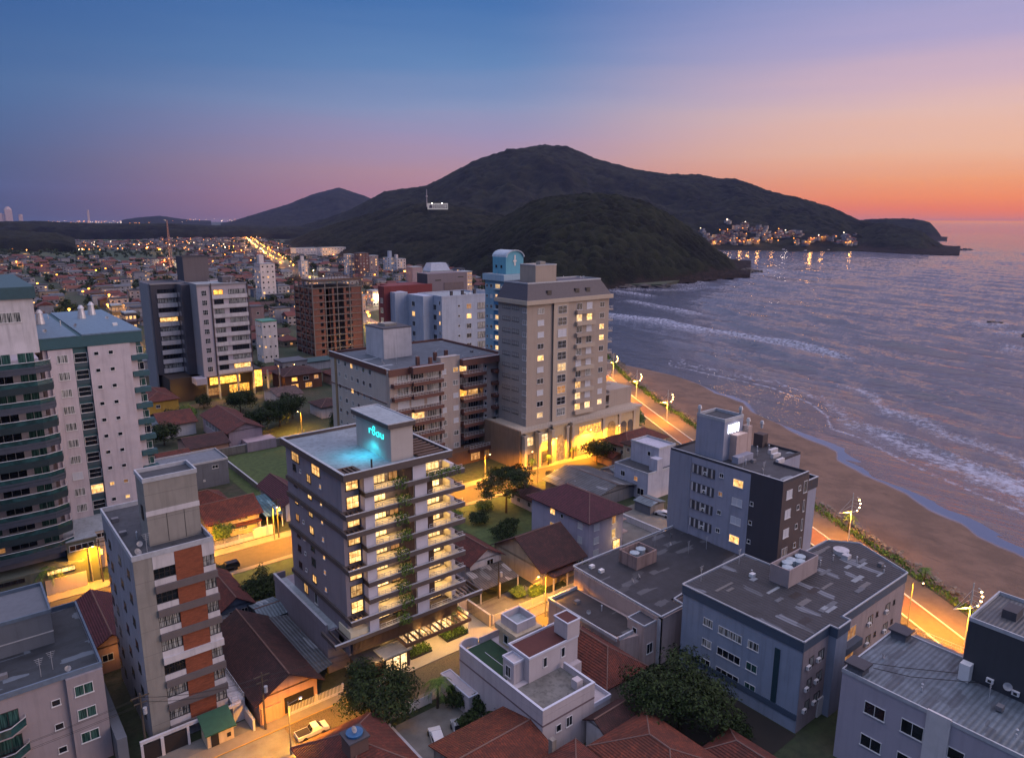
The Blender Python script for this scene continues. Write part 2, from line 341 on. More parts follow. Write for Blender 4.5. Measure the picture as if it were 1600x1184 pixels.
def sw(lam,dx,dy,A,ph,sharp=2.0,ms=60,seed=0):
    q=math.hypot(dx,dy); s=np.sin((wx*dx/q+wy*dy/q)*2*math.pi/lam+ph+fbm(X/lam*.25,Y/lam*.10,2,seed+77)*4.5); m=np.clip(.6+1.9*fbm(X/ms,Y/ms*.35,3,seed),0.05,1.6)
    return A*m*(((s+1)/2)**sharp*2-1)
SX=tab(SWASH,np.clip(Y,-60,300)); D=X-SX-np.clip(Y-232,0,None)*1.15
k=np.clip(D/60,0.12,1)
fade=np.clip(1.15-Rg/3000,.25,1)
Z=sw(46,.95,-.30,.85,0,2.8,150,1)+sw(27,.97,-.12,.66,1,2.6,80,2)+sw(15,.93,-.36,.52,2,2.4,50,3)+sw(8.5,.99,-.05,.32,3,2.0,30,4)+sw(5.2,.9,-.42,.17,4,1.7,20,5)+sw(3.4,.9,.35,.07,5,1.4,12,6)
Z=Z*k*fade
def band(c0,wd,amp,y0,y1,seed,soft=14):
    c=c0+fbm(Y/24,Y*0+seed,3,seed)*20; e=np.clip((Y-y0)/soft,0,1)*np.clip((y1-Y)/soft,0,1)
    return c,wd*(1+.6*fbm(Y/17,Y*0+3,2,seed+5)),amp*e
foam=np.zeros_like(X)
# swash lip and outwash lace in front of it
nr=np.clip((262-Y)/30,0,1); foam=np.maximum(foam,np.exp(-((D-1.5)/1.6)**2)*.62*nr)
w_=20+np.clip((150-Y)/100,0,1)*14
foam=np.maximum(foam,np.where((D>2),np.clip(1-np.abs(D-w_*.55)/w_/.62,0,1),0)*(.48+.30*np.clip((140-Y)/80,0,1))*nr)
for c0,wd,amp,y0,y1,sd in ((44,7,.55,30,170,3),):
    c,wd,a=band(c0,wd,amp,y0,y1,sd); foam=np.maximum(foam,np.exp(-((D-c)/wd)**2)*a)
def line(pts,wd,amp,crest):
    """a breaking wave along a surveyed line: white water shoreward, raised crest"""
    global foam,Z
    ys=[q[1] for q in pts]; xs=[q[0] for q in pts]; c=np.interp(Y,ys,xs)+fbm(Y/20,Y*0+wd,3,int(wd))*6; e=np.clip((Y-ys[0])/25,0,1)*np.clip((ys[-1]-Y)/25,0,1); q=X-c
    f=np.where(q<0,np.clip(1+q/wd,0,1)**.7,np.exp(-(q/1.5)**2))*e*amp; foam=np.maximum(foam,f); Z=Z+crest*e*np.exp(-((q-1.2)/3.0)**2)
line([(385,170),(405,215),(409,250),(409,290),(420,341),(417,395),(400,440)],34,.66,1.3)
line([(470,330),(490,390),(500,430),(505,470)],30,.6,.8)
line([(545,440),(556,480),(562,520),(560,545)],24,.62,.7)
line([(232,45),(243,76),(254,92),(257,107),(262,130)],3,.25,1.0)
line([(300,60),(330,120),(345,190),(350,260),(352,300)],3,.02,.9)
line([(500,230),(545,292),(565,346)],2,.02,1.1)
rk=[(632,522,34),(575,556,22),(700,545,22),(800,581,26),(920,598,34),(600,186,9),(560,154,12),(494,135,9),(960,620,26)]
for a,c,r in rk:
    q=np.hypot((X-a)*.8,Y-c); foam=np.maximum(foam,np.exp(-((q-r)/(r*.5+5))**2)*.5)
Z=Z-3.0
tag(grid_mesh('sea',X,Y,Z,SEA,{'foam':foam,'far':np.clip(Rg/2500,0,1)}),'dusk sea with long swells and breaking surf','sea',kind='structure')
fs=MB(); n=96
aa=[i*2*math.pi/n for i in range(n+1)]
for r0,r1 in ((4990,20000),(20000,190000)):
    for i in range(n): fs.add([(r0*math.sin(aa[i]),r0*math.cos(aa[i]),-3.3),(r0*math.sin(aa[i+1]),r0*math.cos(aa[i+1]),-3.3),(r1*math.sin(aa[i+1]),r1*math.cos(aa[i+1]),-3.3),(r1*math.sin(aa[i]),r1*math.cos(aa[i]),-3.3)],[(3,2,1,0)])
i0=R_(94.6)
for i in range(20):
    a0=i0+i*R_(4);a1=a0+R_(4); fs.add([(115*math.sin(a0),115*math.cos(a0),-3.3),(115*math.sin(a1),115*math.cos(a1),-3.3),(5000*math.sin(a1),5000*math.cos(a1),-3.3),(5000*math.sin(a0),5000*math.cos(a0),-3.3)],[(3,2,1,0)])
tag(fs.build('far_sea',SEA),'open ocean stretching to the horizon','sea',kind='structure')
# ---- hills
def hillmat(name,c1,c2,sc=1.0):
    b=NB(name); P=b.pos(); at=b.n('ShaderNodeAttribute',attribute_name='rnd'); bmp=b.n('ShaderNodeAttribute',attribute_name='bump'); v=b.noise(.012,5,P,.7); w=b.noise(.35*sc,5,P,.7); rk=b.n('ShaderNodeAttribute',attribute_name='rock')
    c=b.mix(at.outputs['Fac'],c1,c2); c=b.mix(b.mr(v,.45,.62),c,dk(c1,.6)); c=b.mix(b.mr(w,.5,.75,0,.6),c,dk(c2,1.5)); rockc=b.mix(b.mr(w,.4,.6),hexc('2e2622'),hexc('191614')); c=b.mix(rk.outputs['Fac'],c,rockc)
    b.col(c); b.set(Roughness=1.0); b.p.inputs['Specular IOR Level'].default_value=.1; b.bump(w,1.6,1); return b.m
HM=hillmat('forest_canopy',hexc('11130e'),hexc('27281c'))
def ridge(name,label,crest,front,back,cell,res,amp=1.0,rough=9.0,rock=0,seed=0,pw=1.0,mat=None,mound=0,colr=8.):
    """terrain along a crest line [(x,y,z)...]: falls off over front metres towards the camera and back metres behind"""
    C=np.array(crest,float); A=np.unwrap(np.arctan2(C[:,0],C[:,1])); Dc=np.hypot(C[:,0],C[:,1]); order=np.argsort(A); A=A[order];Dc=Dc[order];Hc=C[order,2]
    fr=np.interp if True else None; F0=np.array(front if isinstance(front,(list,tuple)) else [front]*len(A),float)[order]
    n1=max(12,int((A[-1]-A[0])*Dc.mean()/res)); aa=np.linspace(A[0],A[-1],n1); n2=max(12,int((F0.max()+back)/res)); tt=np.linspace(-1,1,n2)
    Ag,Tg=np.meshgrid(aa,tt,indexing='ij'); Dg=np.interp(Ag,A,Dc); Fg=np.interp(Ag,A,F0); Hg=np.interp(Ag,A,Hc)
    # smooth crest between surveyed points
    ds=np.where(Tg<0,Tg*Fg,Tg*back); X=(Dg+ds)*np.sin(Ag); Y=(Dg+ds)*np.cos(Ag)
    q=np.clip(1-np.abs(Tg),0,1)
    prof=(q*q*(3-2*q))**pw if not mound else np.sqrt(np.clip(1-Tg*Tg,0,1))**mound
    dx=fbm(X/(rough*26),Y/(rough*26),4,seed+3); Z=Hg*prof*(1+amp*dx*1.1*(1-prof)*2.0)+Hg*amp*.25*np.abs(fbm(X/(rough*12),Y/(rough*12),4,seed+8))*prof*(1-prof)*4
    bp,rn=cells(X/cell,Y/cell,seed); b2,r2=cells(X/cell*2.1,Y/cell*2.1,seed+1); e=np.clip(Z/12,0,1)
    rkv=np.clip((rock*(1+2.2*fbm(X/18,Y/18,3,seed+31))-Z)/2.0,0,1) if rock else np.zeros_like(Z)
    Z=Z+(bp*cell*(.34+.5*rn)+b2*cell*.18)*e*(1-rkv)+rkv*np.abs(fbm(X/7,Y/7,4,seed+9))*7-3.5*(1-np.clip(prof*8,0,1))
    o=grid_mesh(name,X,Y,Z,mat or HM,{'rnd':rn,'bump':bp,'rock':rkv}); tag(o,label,'hill',kind='structure'); return o
def cr(D,pts): return [azd(px,(D if isinstance(D,(int,float)) else D[i]),py) for i,(px,py) in enumerate(pts)]
# big wooded mountain across the bay
pts=[(430,372),(490,352),(545,334),(600,305),(640,300),(665,297),(695,282),(740,258),(790,243),(850,234),(885,236),(930,254),(990,270),(1040,278),(1090,278),(1125,285),(1150,285),(1200,304),(1250,316),(1300,331),(1340,350),(1365,356),(1385,357),(1395,372)]
Dm=[3300,3200,3100,3000,2950,2900,2900,2900,2900,2900,2900,2900,2900,2850,2800,2750,2700,2650,2600,2500,2400,2350,2300,2280]
Fm=[900,1000,1200,1500,1500,1500,1500,1500,1500,1400,1300,1200,1150,1050,960,900,850,800,760,650,480,400,300,250]
ridge('mountain','broad forested mountain rising across the bay, highest summit',cr(Dm,pts),Fm,1800,15,10,amp=.8,rough=9,seed=2)
ridge('far_hill','distant pointed hill left of the broad mountain',cr(5600,[(345,352),(365,348),(400,337),(450,322),(490,306),(530,296),(570,309),(610,328),(650,338),(700,345)]),1600,1500,15,14,amp=.5,rough=12,seed=5)
ridge('headland','low headland at the end of the bay',cr([2280,2250,2200,2150,2130,2120,2110,2110],[(1300,372),(1335,362),(1380,352),(1420,362),(1440,366),(1458,380),(1478,387),(1500,391)]),[300]*8,320,9,5,amp=.3,rough=5,rock=9,seed=11)
ridge('far_headland','farther flat-topped headland behind the low one',cr(3300,[(1330,357),(1350,347),(1380,345),(1430,346),(1452,351),(1465,365),(1472,374),(1480,375)]),250,500,12,9,amp=.2,rough=6,rock=16,seed=12)
ridge('sign_hill','dark wooded hill carrying the hilltop sign',cr([1900,1800,1750,1700,1650,1600,1550,1500,1450,1400,1350,1330],[(440,388),(490,366),(540,349),(600,333),(640,322),(685,321),(720,328),(760,336),(800,345),(850,352),(900,352),(960,360)]),[450,480,560,640,650,640,620,600,580,560,500,450],700,9,5.5,amp=.6,rough=6,seed=7)
ridge('round_hill','near round wooded hill ending in rocks at the sea',cr([1120]*3+[1110,1100,1090,1080,1070,1060,1050,1045,1040,1035],[(700,408),(740,378),(790,345),(830,322),(870,313),(920,309),(960,311),(1005,321),(1050,345),(1090,373),(1120,400),(1150,421),(1172,427)]),[230,260,330,360,350,330,300,250,200,160,110,70,40],330,8.5,3.4,amp=.25,rough=6,rock=6,seed=9,pw=.62,mat=hillmat('green_forest_canopy',hexc('10120d'),hexc('24271a')))
ridge('low_rise','low wooded rise on the left horizon with scattered lights',cr(6500,[(190,346),(215,342),(250,339),(275,343),(300,346),(330,347)]),700,700,12,14,amp=.2,rough=10,seed=14)
# forest belts on the plain
ridge('wood_belt','dark flat woodland beyond the far fields on the left','' or cr([3000,3000,2950,2900,2900,2850,2800],[(-60,356),(60,353),(150,358),(260,357),(330,362),(420,362),(520,362)]),280,1500,18,13,amp=.05,rough=8,seed=15,mound=.6)
ridge('wood_patch','dark wood in front of the far field at left',cr([2050,2000,1950,1900],[(-60,372),(20,370),(90,374),(118,382)]),200,420,14,10,amp=.05,rough=8,seed=16,mound=.6)
# rocks
ROCK=plain('wet_rock',hexc('2c2622'),.6,0,.6,.4)
def rocks(name,label,pts,cat='rocks'):
    m=MB()
    for i,(x,y,r,h) in enumerate(pts): m.blob(x,y,-3.2,r,r*.8,h,seed=i*7+len(pts),n=9,m=6,j=.35)
    return tag(m.build(name,ROCK),label,cat)
rd=random.Random(4)
rocks('rock_spit','long low black rock spit in the surf before the round hill',[(560+i*7.5,558-i*4.2+rd.uniform(-5,5),rd.uniform(6,11),rd.uniform(1.5,4.0)) for i in range(11)])
rocks('shore_rocks','line of dark rocks at the foot of the round hill',[(700+i*6+rd.uniform(-3,3),549+i*1.35+rd.uniform(-5,5),rd.uniform(5,10),rd.uniform(3,6)) for i in range(40)])
rocks('rock_tip','jagged rocks at the seaward tip of the round hill',[(905+i*5,597-i*1.5,7-i*.7,5-i*.4) for i in range(7)])
rocks('rock_islet','single black rock breaking the sea near the right edge',[(603,188,5,1.3),(608,185,4,.9)],'rock')
rocks('rock_islet','dark rock cluster cut by the right edge of the photo',[(556,150,6,2.6),(550,146,5,2.0),(545,142,6,1.8),(500,133,3,1.8)],'rocks')
rocks('headland_rocks','low rocks running out from the headland',[(2035+i*9,752-i*9,9,4) for i in range(5)])
# ================================================================ BUILDING KIT
rd=random.Random(11)
WHITE=plaster('white_render',hexc('b9b4b6')); LILAC=plaster('pale_grey_render',hexc('a39ea6')); BEIGE=plaster('beige_render',hexc('a8998c')); CREAM=plaster('cream_render',hexc('b8a68c')); PINK=plaster('pinkish_render',hexc('ab9690'))
GREY=plaster('grey_render',hexc('6c6a6e')); DGREY=plaster('charcoal_render',hexc('403e44'),dirt=.2); BROWN=plain('brown_trim',hexc('4c3430'),.7); TEAL=plain('teal_render',hexc('2e4c54'),.7); TAUPE=plaster('taupe_render',hexc('7e767e'),dirt=.2)
CONC=plaster('raw_concrete',hexc('85807a'),lines=3.45); CONCD=plaster('dark_roof_screed',hexc('3c3e44'),dirt=.7); SCREED=plaster('pale_roof_screed',hexc('8a9298'),dirt=.4); METAL=plain('light_metal',hexc('b4b4b8'),.45,.3); DMETAL=plain('dark_metal',hexc('2a2829'),.5,.3); WFR=plain('white_frame',hexc('c8c6c6'),.5,0,.05); DFR=plain('dark_frame',hexc('2c2624'),.5,0,.1)
CAP=plain('pale_coping',hexc('a2a4aa'),.6); BRICK=brickmat('orange_brick',hexc('8a4a30')); ASPH=plain('asphalt',hexc('453e34'),.9,0,.25,.8); PAVE=plain('pavement',hexc('7c7264'),.9,0,.25,.6); KERB=plain('kerb_stone',hexc('9a948c'),.85)
WOOD=plain('brown_slats',hexc('5a4438'),.7); LAWN=plain('lawn_grass',hexc('44542a'),.95,0,.5,.8)
PT={'dark':glassy('window_glass',hexc('10141a')),'curt':glassy('curtained_glass',hexc('1c2228'),.2,hexc('a8a8a4')),'teal':glassy('green_curtained_glass',hexc('162c2c'),.12,hexc('3c5c56')),'shut':plain('white_shutter',hexc('b6b8c0'),.6,0,.08),'lit':emit('lit_window',(1.0,.60,.22),1.9,.7),'litw':emit('pale_lit_window',(1.0,.70,.36),1.6,.6),'dim':emit('dim_window',(1.0,.50,.18),.6,.6),'room':emit('lit_room',(1.0,.68,.30),2.6,.45),'hot':emit('shop_light',(1.0,.48,.08),2.6,.75),'balg':glassy('balcony_glass',hexc('1c2420'),.05)}
_wc={}
def win(par,face,P,c,z,w,h,st='dark',fr=None,nm=2,d=.07,nh=0,label=None,name='window'):
    """a framed window on plane P facing -x ('x') or -y ('y'), centre c along it, centre height z"""
    fr=fr or WFR; key=(face,round(w,2),round(h,2),fr.name,nm,d,nh,st)
    if key not in _wc:
        f=MB(); t=.07
        def bx(m,a0,a1,z0,z1,d0,d1):
            if face=='y': m.box(a0,a1,-d1,-d0,z0,z1)
            elif face=='x': m.box(-d1,-d0,a0,a1,z0,z1)
            elif face=='X': m.box(d0,d1,a0,a1,z0,z1)
            else: m.box(a0,a1,d0,d1,z0,z1)
        bx(f,-w/2,w/2,h/2-t,h/2,0,d); bx(f,-w/2-.06,w/2+.06,-h/2-.05,-h/2+t,0,d+.06)
        bx(f,-w/2,-w/2+t,-h/2+t,h/2-t,0,d); bx(f,w/2-t,w/2,-h/2+t,h/2-t,0,d)
        for i in range(1,nm): a=-w/2+w*i/nm; bx(f,a-t*.45,a+t*.45,-h/2+t,h/2-t,0,d*.9)
        for i in range(1,nh+1): a=-h/2+h*i/(nh+1); bx(f,-w/2+t,w/2-t,a-t*.4,a+t*.4,0,d*.8)
        g=MB(); bx(g,-w/2+t,w/2-t,-h/2+t,h/2-t,.004,.03)
        fo=f.build(name,fr,None); go=g.build('pane',PT[st],None); _wc[key]=(fo.data,go.data); bpy.data.objects.remove(fo); bpy.data.objects.remove(go)
    fm,gm=_wc[key]; o=bpy.data.objects.new(name,fm); COL.objects.link(o); o.parent=par
    r=par
    while r.parent: r=r.parent
    L=(c,P,z) if face in 'yY' else (P,c,z); o.location=(L[0]-r.location.x,L[1]-r.location.y,L[2]-r.location.z)
    g=bpy.data.objects.new('pane',gm); COL.objects.link(g); g.parent=o
    if label: o['label']=label
    return o
def rail(m,x0,x1,y,z,h=1.0,n=None,glass=None):
    m.box(x0,x1,y-.03,y+.03,z+h-.06,z+h); m.box(x0,x1,y-.02,y+.02,z+h*.45,z+h*.45+.05); m.box(x0,x1,y-.02,y+.02,z+.06,z+.12)
    n=n or max(2,int((x1-x0)/.9))
    for i in range(n+1): x=x0+(x1-x0)*i/n; m.box(x-.025,x+.025,y-.025,y+.025,z,z+h)
def railx(m,y0,y1,x,z,h=1.0,n=None):
    m.box(x-.03,x+.03,y0,y1,z+h-.06,z+h); m.box(x-.02,x+.02,y0,y1,z+h*.45,z+h*.45+.05); n=n or max(2,int((y1-y0)/.9))
    for i in range(n+1): y=y0+(y1-y0)*i/n; m.box(x-.025,x+.025,y-.025,y+.025,z,z+h)
def ac(par,face,P,c,z):
    m=MB()
    if face=='y': m.box(c-.4,c+.4,P-.42,P-.06,z-.28,z+.28); m.k=1; m.box(c-.2,c+.2,P-.43,P-.425,z-.18,z+.18)
    else: m.box(P-.42,P-.06,c-.4,c+.4,z-.28,z+.28); m.k=1; m.box(P-.43,P-.425,c-.2,c+.2,z-.18,z+.18)
    return m.build('air_conditioner',[WFR,DMETAL],par)
def facade(par,name,mat,m): return m.build(name,mat,par)
def pick(*a):
    r=rd.random(); s=0
    for st,p in a:
        s+=p
        if r<s: return st
    return a[-1][0]
def roofbox(par,x0,x1,y0,y1,z0,z1,mat,cap=CAP,name='stair_tower',deck=None):
    t=MB().box(x0,x1,y0,y1,z0,z1).build(name,mat,par)
    MB().parapet(x0-.05,x1+.05,y0-.05,y1+.05,z1,z1+.35,.2).build('coping',cap,t); MB().box(x0+.2,x1-.2,y0+.2,y1-.2,z1+.004,z1+.05).build('roof_deck',deck or CONCD,t); return t
def watertanks(par,pts,r=.9,h=1.3):
    for x,y,z in pts: m=MB().cyl(x,y,z,z+h,r*.85,r,14); m.cyl(x,y,z+h,z+h+.18,r*1.02,r*.5,14); m.build('water_tank',plain('tank_plastic',hexc('98a4ac'),.5),par)
def dish(par,x,y,z,r=.45,dx=.5,dy=-.6):
    m=MB(); d=Vector((dx,dy,.6)).normalized(); a=d.orthogonal().normalized(); b=d.cross(a); c=Vector((x,y,z+.5)); n=12
    ring=[tuple(c+d*.12+(a*math.cos(i*6.283/n)+b*math.sin(i*6.283/n))*r) for i in range(n)]
    m.add([tuple(c)]+ring,[(0,1+i,1+(i+1)%n) for i in range(n)]+[(0,1+(i+1)%n,1+i) for i in range(n)]); m.tube((x,y,z),tuple(c),.03); m.tube(tuple(c),tuple(c+d*r*.9),.02)
    return m.build('satellite_dish',METAL,par)
def hiproof(par,x0,x1,y0,y1,z,h,mat,axis='x',hip=1.0,ov=.5,name='roof',th=.18):
    x0-=ov;x1+=ov;y0-=ov;y1+=ov; m=MB()
    if axis=='x': k=min((y1-y0)/2,(x1-x0)/2)*hip; ym=(y0+y1)/2; A=(x0+k,ym);B=(x1-k,ym)
    else: k=min((x1-x0)/2,(y1-y0)/2)*hip; xm=(x0+x1)/2; A=(xm,y0+k);B=(xm,y1-k)
    V=[(x0,y0,z),(x1,y0,z),(x1,y1,z),(x0,y1,z),(A[0],A[1],z+h),(B[0],B[1],z+h)]; V+=[(a,b,c-th) for a,b,c in V[:4]]
    if axis=='x': Fc=[(0,1,5,4),(1,2,5),(2,3,4,5),(3,0,4)]
    else: Fc=[(0,1,4),(1,2,5,4),(2,3,5),(3,0,4,5)]
    m.add(V,Fc+[(6,7,1,0),(7,8,2,1),(8,9,3,2),(9,6,0,3),(9,8,7,6)])
    o=m.build(name,mat,par); r=MB(); r.tube((A[0],A[1],z+h),(B[0],B[1],z+h),.12)
    for q,(e,f) in (((x0,y0),(A,A)),((x1,y0),(B,A)),((x1,y1),(B,B)),((x0,y1),(A,B))):
        g=e if axis=='x' else f; r.tube((q[0],q[1],z),(g[0],g[1],z+h),.09)
    r.build('ridge_tiles',RIDGE,o); return o
def gable(par,x0,x1,y0,y1,z,h,mat,axis='x',ov=.5,name='roof',gm=None,th=.16):
    """ridge along axis; gable triangles get the wall material"""
    m=MB()
    if axis=='x':
        ym=(y0+y1)/2; k=h/((y1-y0)/2)*ov
        for s,ya in ((-1,y0-ov),(1,y1+ov)):
            V=[(x0-ov,ya,z-k),(x1+ov,ya,z-k),(x1+ov,ym,z+h),(x0-ov,ym,z+h)]; V+=[(a,b,c-th) for a,b,c in V]; m.add(V,[(0,1,2,3) if s<0 else (3,2,1,0),(7,6,5,4) if s<0 else (4,5,6,7),(0,4,5,1),(1,5,6,2),(3,2,6,7),(0,3,7,4)])
        g=MB().add([(x0,y0,z-th*1.3),(x0,y1,z-th*1.3),(x0,ym,z+h-th*1.3)],[(0,2,1)]).add([(x1,y0,z-th*1.3),(x1,y1,z-th*1.3),(x1,ym,z+h-th*1.3)],[(0,1,2)]); r=MB().tube((x0-ov,ym,z+h),(x1+ov,ym,z+h),.12)
    else:
        xm=(x0+x1)/2; k=h/((x1-x0)/2)*ov
        for s,xa in ((-1,x0-ov),(1,x1+ov)):
            V=[(xa,y0-ov,z-k),(xa,y1+ov,z-k),(xm,y1+ov,z+h),(xm,y0-ov,z+h)]; V+=[(a,b,c-th) for a,b,c in V]; m.add(V,[(3,2,1,0) if s<0 else (0,1,2,3),(4,5,6,7) if s<0 else (7,6,5,4),(0,4,5,1),(1,5,6,2),(3,2,6,7),(0,3,7,4)])
        g=MB().add([(x0,y0,z-th*1.3),(x1,y0,z-th*1.3),(xm,y0,z+h-th*1.3)],[(0,1,2)]).add([(x0,y1,z-th*1.3),(x1,y1,z-th*1.3),(xm,y1,z+h-th*1.3)],[(0,2,1)]); r=MB().tube((xm,y0-ov,z+h),(xm,y1+ov,z+h),.12)
    o=m.build(name,mat,par); r.build('ridge_tiles',RIDGE,o)
    if gm:
        for k in (0,3): q=MB(); q.add(g.v[k:k+3],[tuple(i-k for i in g.f[k//3])]); q.build('gable_wall',gm,par)
    return o
RIDGE=plain('ridge_tile',hexc('6a5048'),.8)
TILE=roofmat('clay_tiles_x',hexc('70301f'),0,.42); TILEY=roofmat('clay_tiles_y',hexc('6a2c20'),1,.42); TILED=roofmat('dark_clay_tiles_x',hexc('4e2824'),0,.32); TILEDY=roofmat('dark_clay_tiles_y',hexc('4a2624'),1,.32); TILEM=roofmat('maroon_tiles',hexc('582430'),0,.75); TILEO=roofmat('orange_tiles',hexc('78361f'),0,.45)
CORR=slabroof('grey_corrugated',hexc('52565c'),ax=1,rib=.6); CORRX=slabroof('pale_corrugated',hexc('62707a'),(.3,.34,.38),ax=1,rib=.55)
def sodium(par,x,y,z,power,col=(1.0,.47,.09),r=.25,cone=None,name='lamp_light'):
    l=bpy.data.lights.new(name,'SPOT' if cone else 'POINT'); l.energy=power*(3.4 if power>500 else 1.5); l.color=col; l.shadow_soft_size=r
    if cone: l.spot_size=R_(cone); l.spot_blend=.6
    o=bpy.data.objects.new(name,l); COL.objects.link(o)
    if par is not None:
        o.parent=par; q=par
        while q.parent: q=q.parent
        o.location=(x-q.location.x,y-q.location.y,z-q.location.z)
    else: o.location=(x,y,z)
    return o
BULB=emit('sodium_bulb',(1.0,.55,.16),30); BULBW=emit('white_bulb',(1.0,.86,.66),40)
def garden(par,name,x0,x1,y0,y1,z,h,n,size,mat,seed=0):
    r=random.Random(seed); m=MB()
    for i in range(n):
        x=r.uniform(x0,x1);y=r.uniform(y0,y1);q=z+h*r.random()**1.3; s=size*r.uniform(.6,1.3); a=Vector((r.uniform(-1,1),r.uniform(-1,1),r.uniform(-.2,1))).normalized(); b=a.orthogonal().normalized(); c=a.cross(b); p=Vector((x,y,q))
        m.add([tuple(p-b*s*.5),tuple(p+c*s*.3),tuple(p+b*s*.5),tuple(p-c*s*.3)],[(0,1,2,3)])
    return m.build(name,mat,par)
b=NB('leaves'); gi=b.n('ShaderNodeNewGeometry'); b.col(b.mix(gi.outputs['Random Per Island'],hexc('101a0b'),hexc('31401d'))); b.set(Roughness=.7); b.p.inputs['Specular IOR Level'].default_value=.2; LEAF=b.m
b=NB('bright_lit_leaves'); gi=b.n('ShaderNodeNewGeometry'); b.col(b.mix(gi.outputs['Random Per Island'],hexc('2c441c'),hexc('6c8438'))); b.set(Roughness=.7); b.p.inputs['Specular IOR Level'].default_value=.2; LEAFB=b.m  # bright green foliage; also paints lamplight into the lit trees and bushes
BARK=plain('bark',hexc('3c3024'),.9)
# ================================================================ 1  LIT APARTMENT TOWER WITH THE TEAL SIGN (centre)
T=thing('apartment_tower','taupe ten-storey tower with every balcony lit and a glowing teal roof sign','apartment building',52,102)
FR=plain('brown_slab_edge',hexc('4e4442'),.7); PIER=plaster('white_pier',hexc('b4b0ba'),dirt=.1); GOLD=plaster('balcony_wall',hexc('ccc0a4'),dirt=.1)
MB().box(43.4,47.0,93.2,113.8,4,33.2).box(47.0,62.0,94.3,113.8,7.3,33.2).build('wall',TAUPE,T)
r=MB().box(43.0,61.4,91.2,114.3,33.1,33.6).build('roof_slab',plaster('deck_screed',hexc('7a848c'),dirt=.5),T)
m=MB().parapet(42.8,61.6,91.0,114.5,33.0,34.1,.35).build('parapet',FR,T); MB().parapet(42.75,61.65,90.95,114.55,34.1,34.17,.42).build('coping',CAP,m)
# roof pergola openings
PG=MB(); 
for i in range(4): PG.box(43.6+i*.7,43.8+i*.7,91.5,94.3,33.62,33.9)
PG.box(43.3,46.0,94.3,94.5,33.62,34.0).box(45.9,46.1,91.4,94.3,33.62,34.0).build('roof_pergola',WOOD,T)
MB().box(43.4,45.9,91.5,94.3,33.602,33.62).build('roof_opening',DMETAL,T)
PG=MB()
for i in range(7): PG.box(56.2,60.9,92.5+i*1.25,93.0+i*1.25,33.75,34.0)
PG.build('roof_pergola',WOOD,T); MB().box(56.1,61.2,91.4,102.0,33.602,33.62).build('roof_opening',DMETAL,T)
MB().box(47.6,47.8,91.6,91.8,33.6,35.4).build('roof_pipe',DMETAL,T)
H=MB().box(51.9,55.8,93.3,104.6,33.6,38.9).build('stair_tower',plaster('stair_tower_render',hexc('a49c98'),dirt=.12),T)
MB().box(51.3,56.1,92.9,105.1,38.9,39.6).build('roof_hood',FR,H); MB().parapet(51.25,56.15,92.85,105.15,39.6,39.75,.2).build('coping',CAP,H); MB().box(51.5,55.9,93.1,104.9,39.604,39.64).build('roof_deck',SCREED,H)
# teal sign 'niau' as tubes on the -x face of the stair tower
NEON=emit('teal_neon',(.03,.80,.82),2.2)
X0=51.78; sg=MB(); y=99.9; zb=36.75
def stroke(pts): sg.path([(X0,yy,zz) for yy,zz in pts],.055,6)
def arc(cy,cz,ry,rz,a0,a1,n=8): return [(cy+ry*math.cos(R_(a0+(a1-a0)*i/n)),cz+rz*math.sin(R_(a0+(a1-a0)*i/n))) for i in range(n+1)]
def U(pts): stroke([(99.9-a,zb+b_) for a,b_ in pts])
def ua(cu,cz,ru,rz,a0,a1,n=8): return [(cu+ru*math.cos(R_(a0+(a1-a0)*i/n)),cz+rz*math.sin(R_(a0+(a1-a0)*i/n))) for i in range(n+1)]
U([(0,0),(0,.8)]); U(ua(.4,.42,.4,.38,180,20,6)); U(ua(1.5,.35,.42,.36,0,360,12)); U(ua(1.5,1.05,.34,.32,0,360,10)); U(ua(2.75,.38,.42,.38,0,360,12)); U([(3.17,.8),(3.17,0)]); U([(3.75,.8),(3.75,.38)]+ua(4.12,.38,.37,.38,180,360,6)); U([(4.49,.8),(4.49,0)])
sg.build('sign_letters',NEON,T)
sodium(T,50.4,98.2,36.0,38,(.03,.75,.95),.4,name='sign_glow'); sodium(T,50.3,98.6,36.2,440,(.02,.70,.92),.5,cone=150,name='sign_glow'); sodium(T,48.2,99.5,37.2,420,(.02,.66,.88),.8,cone=140,name='sign_glow') 
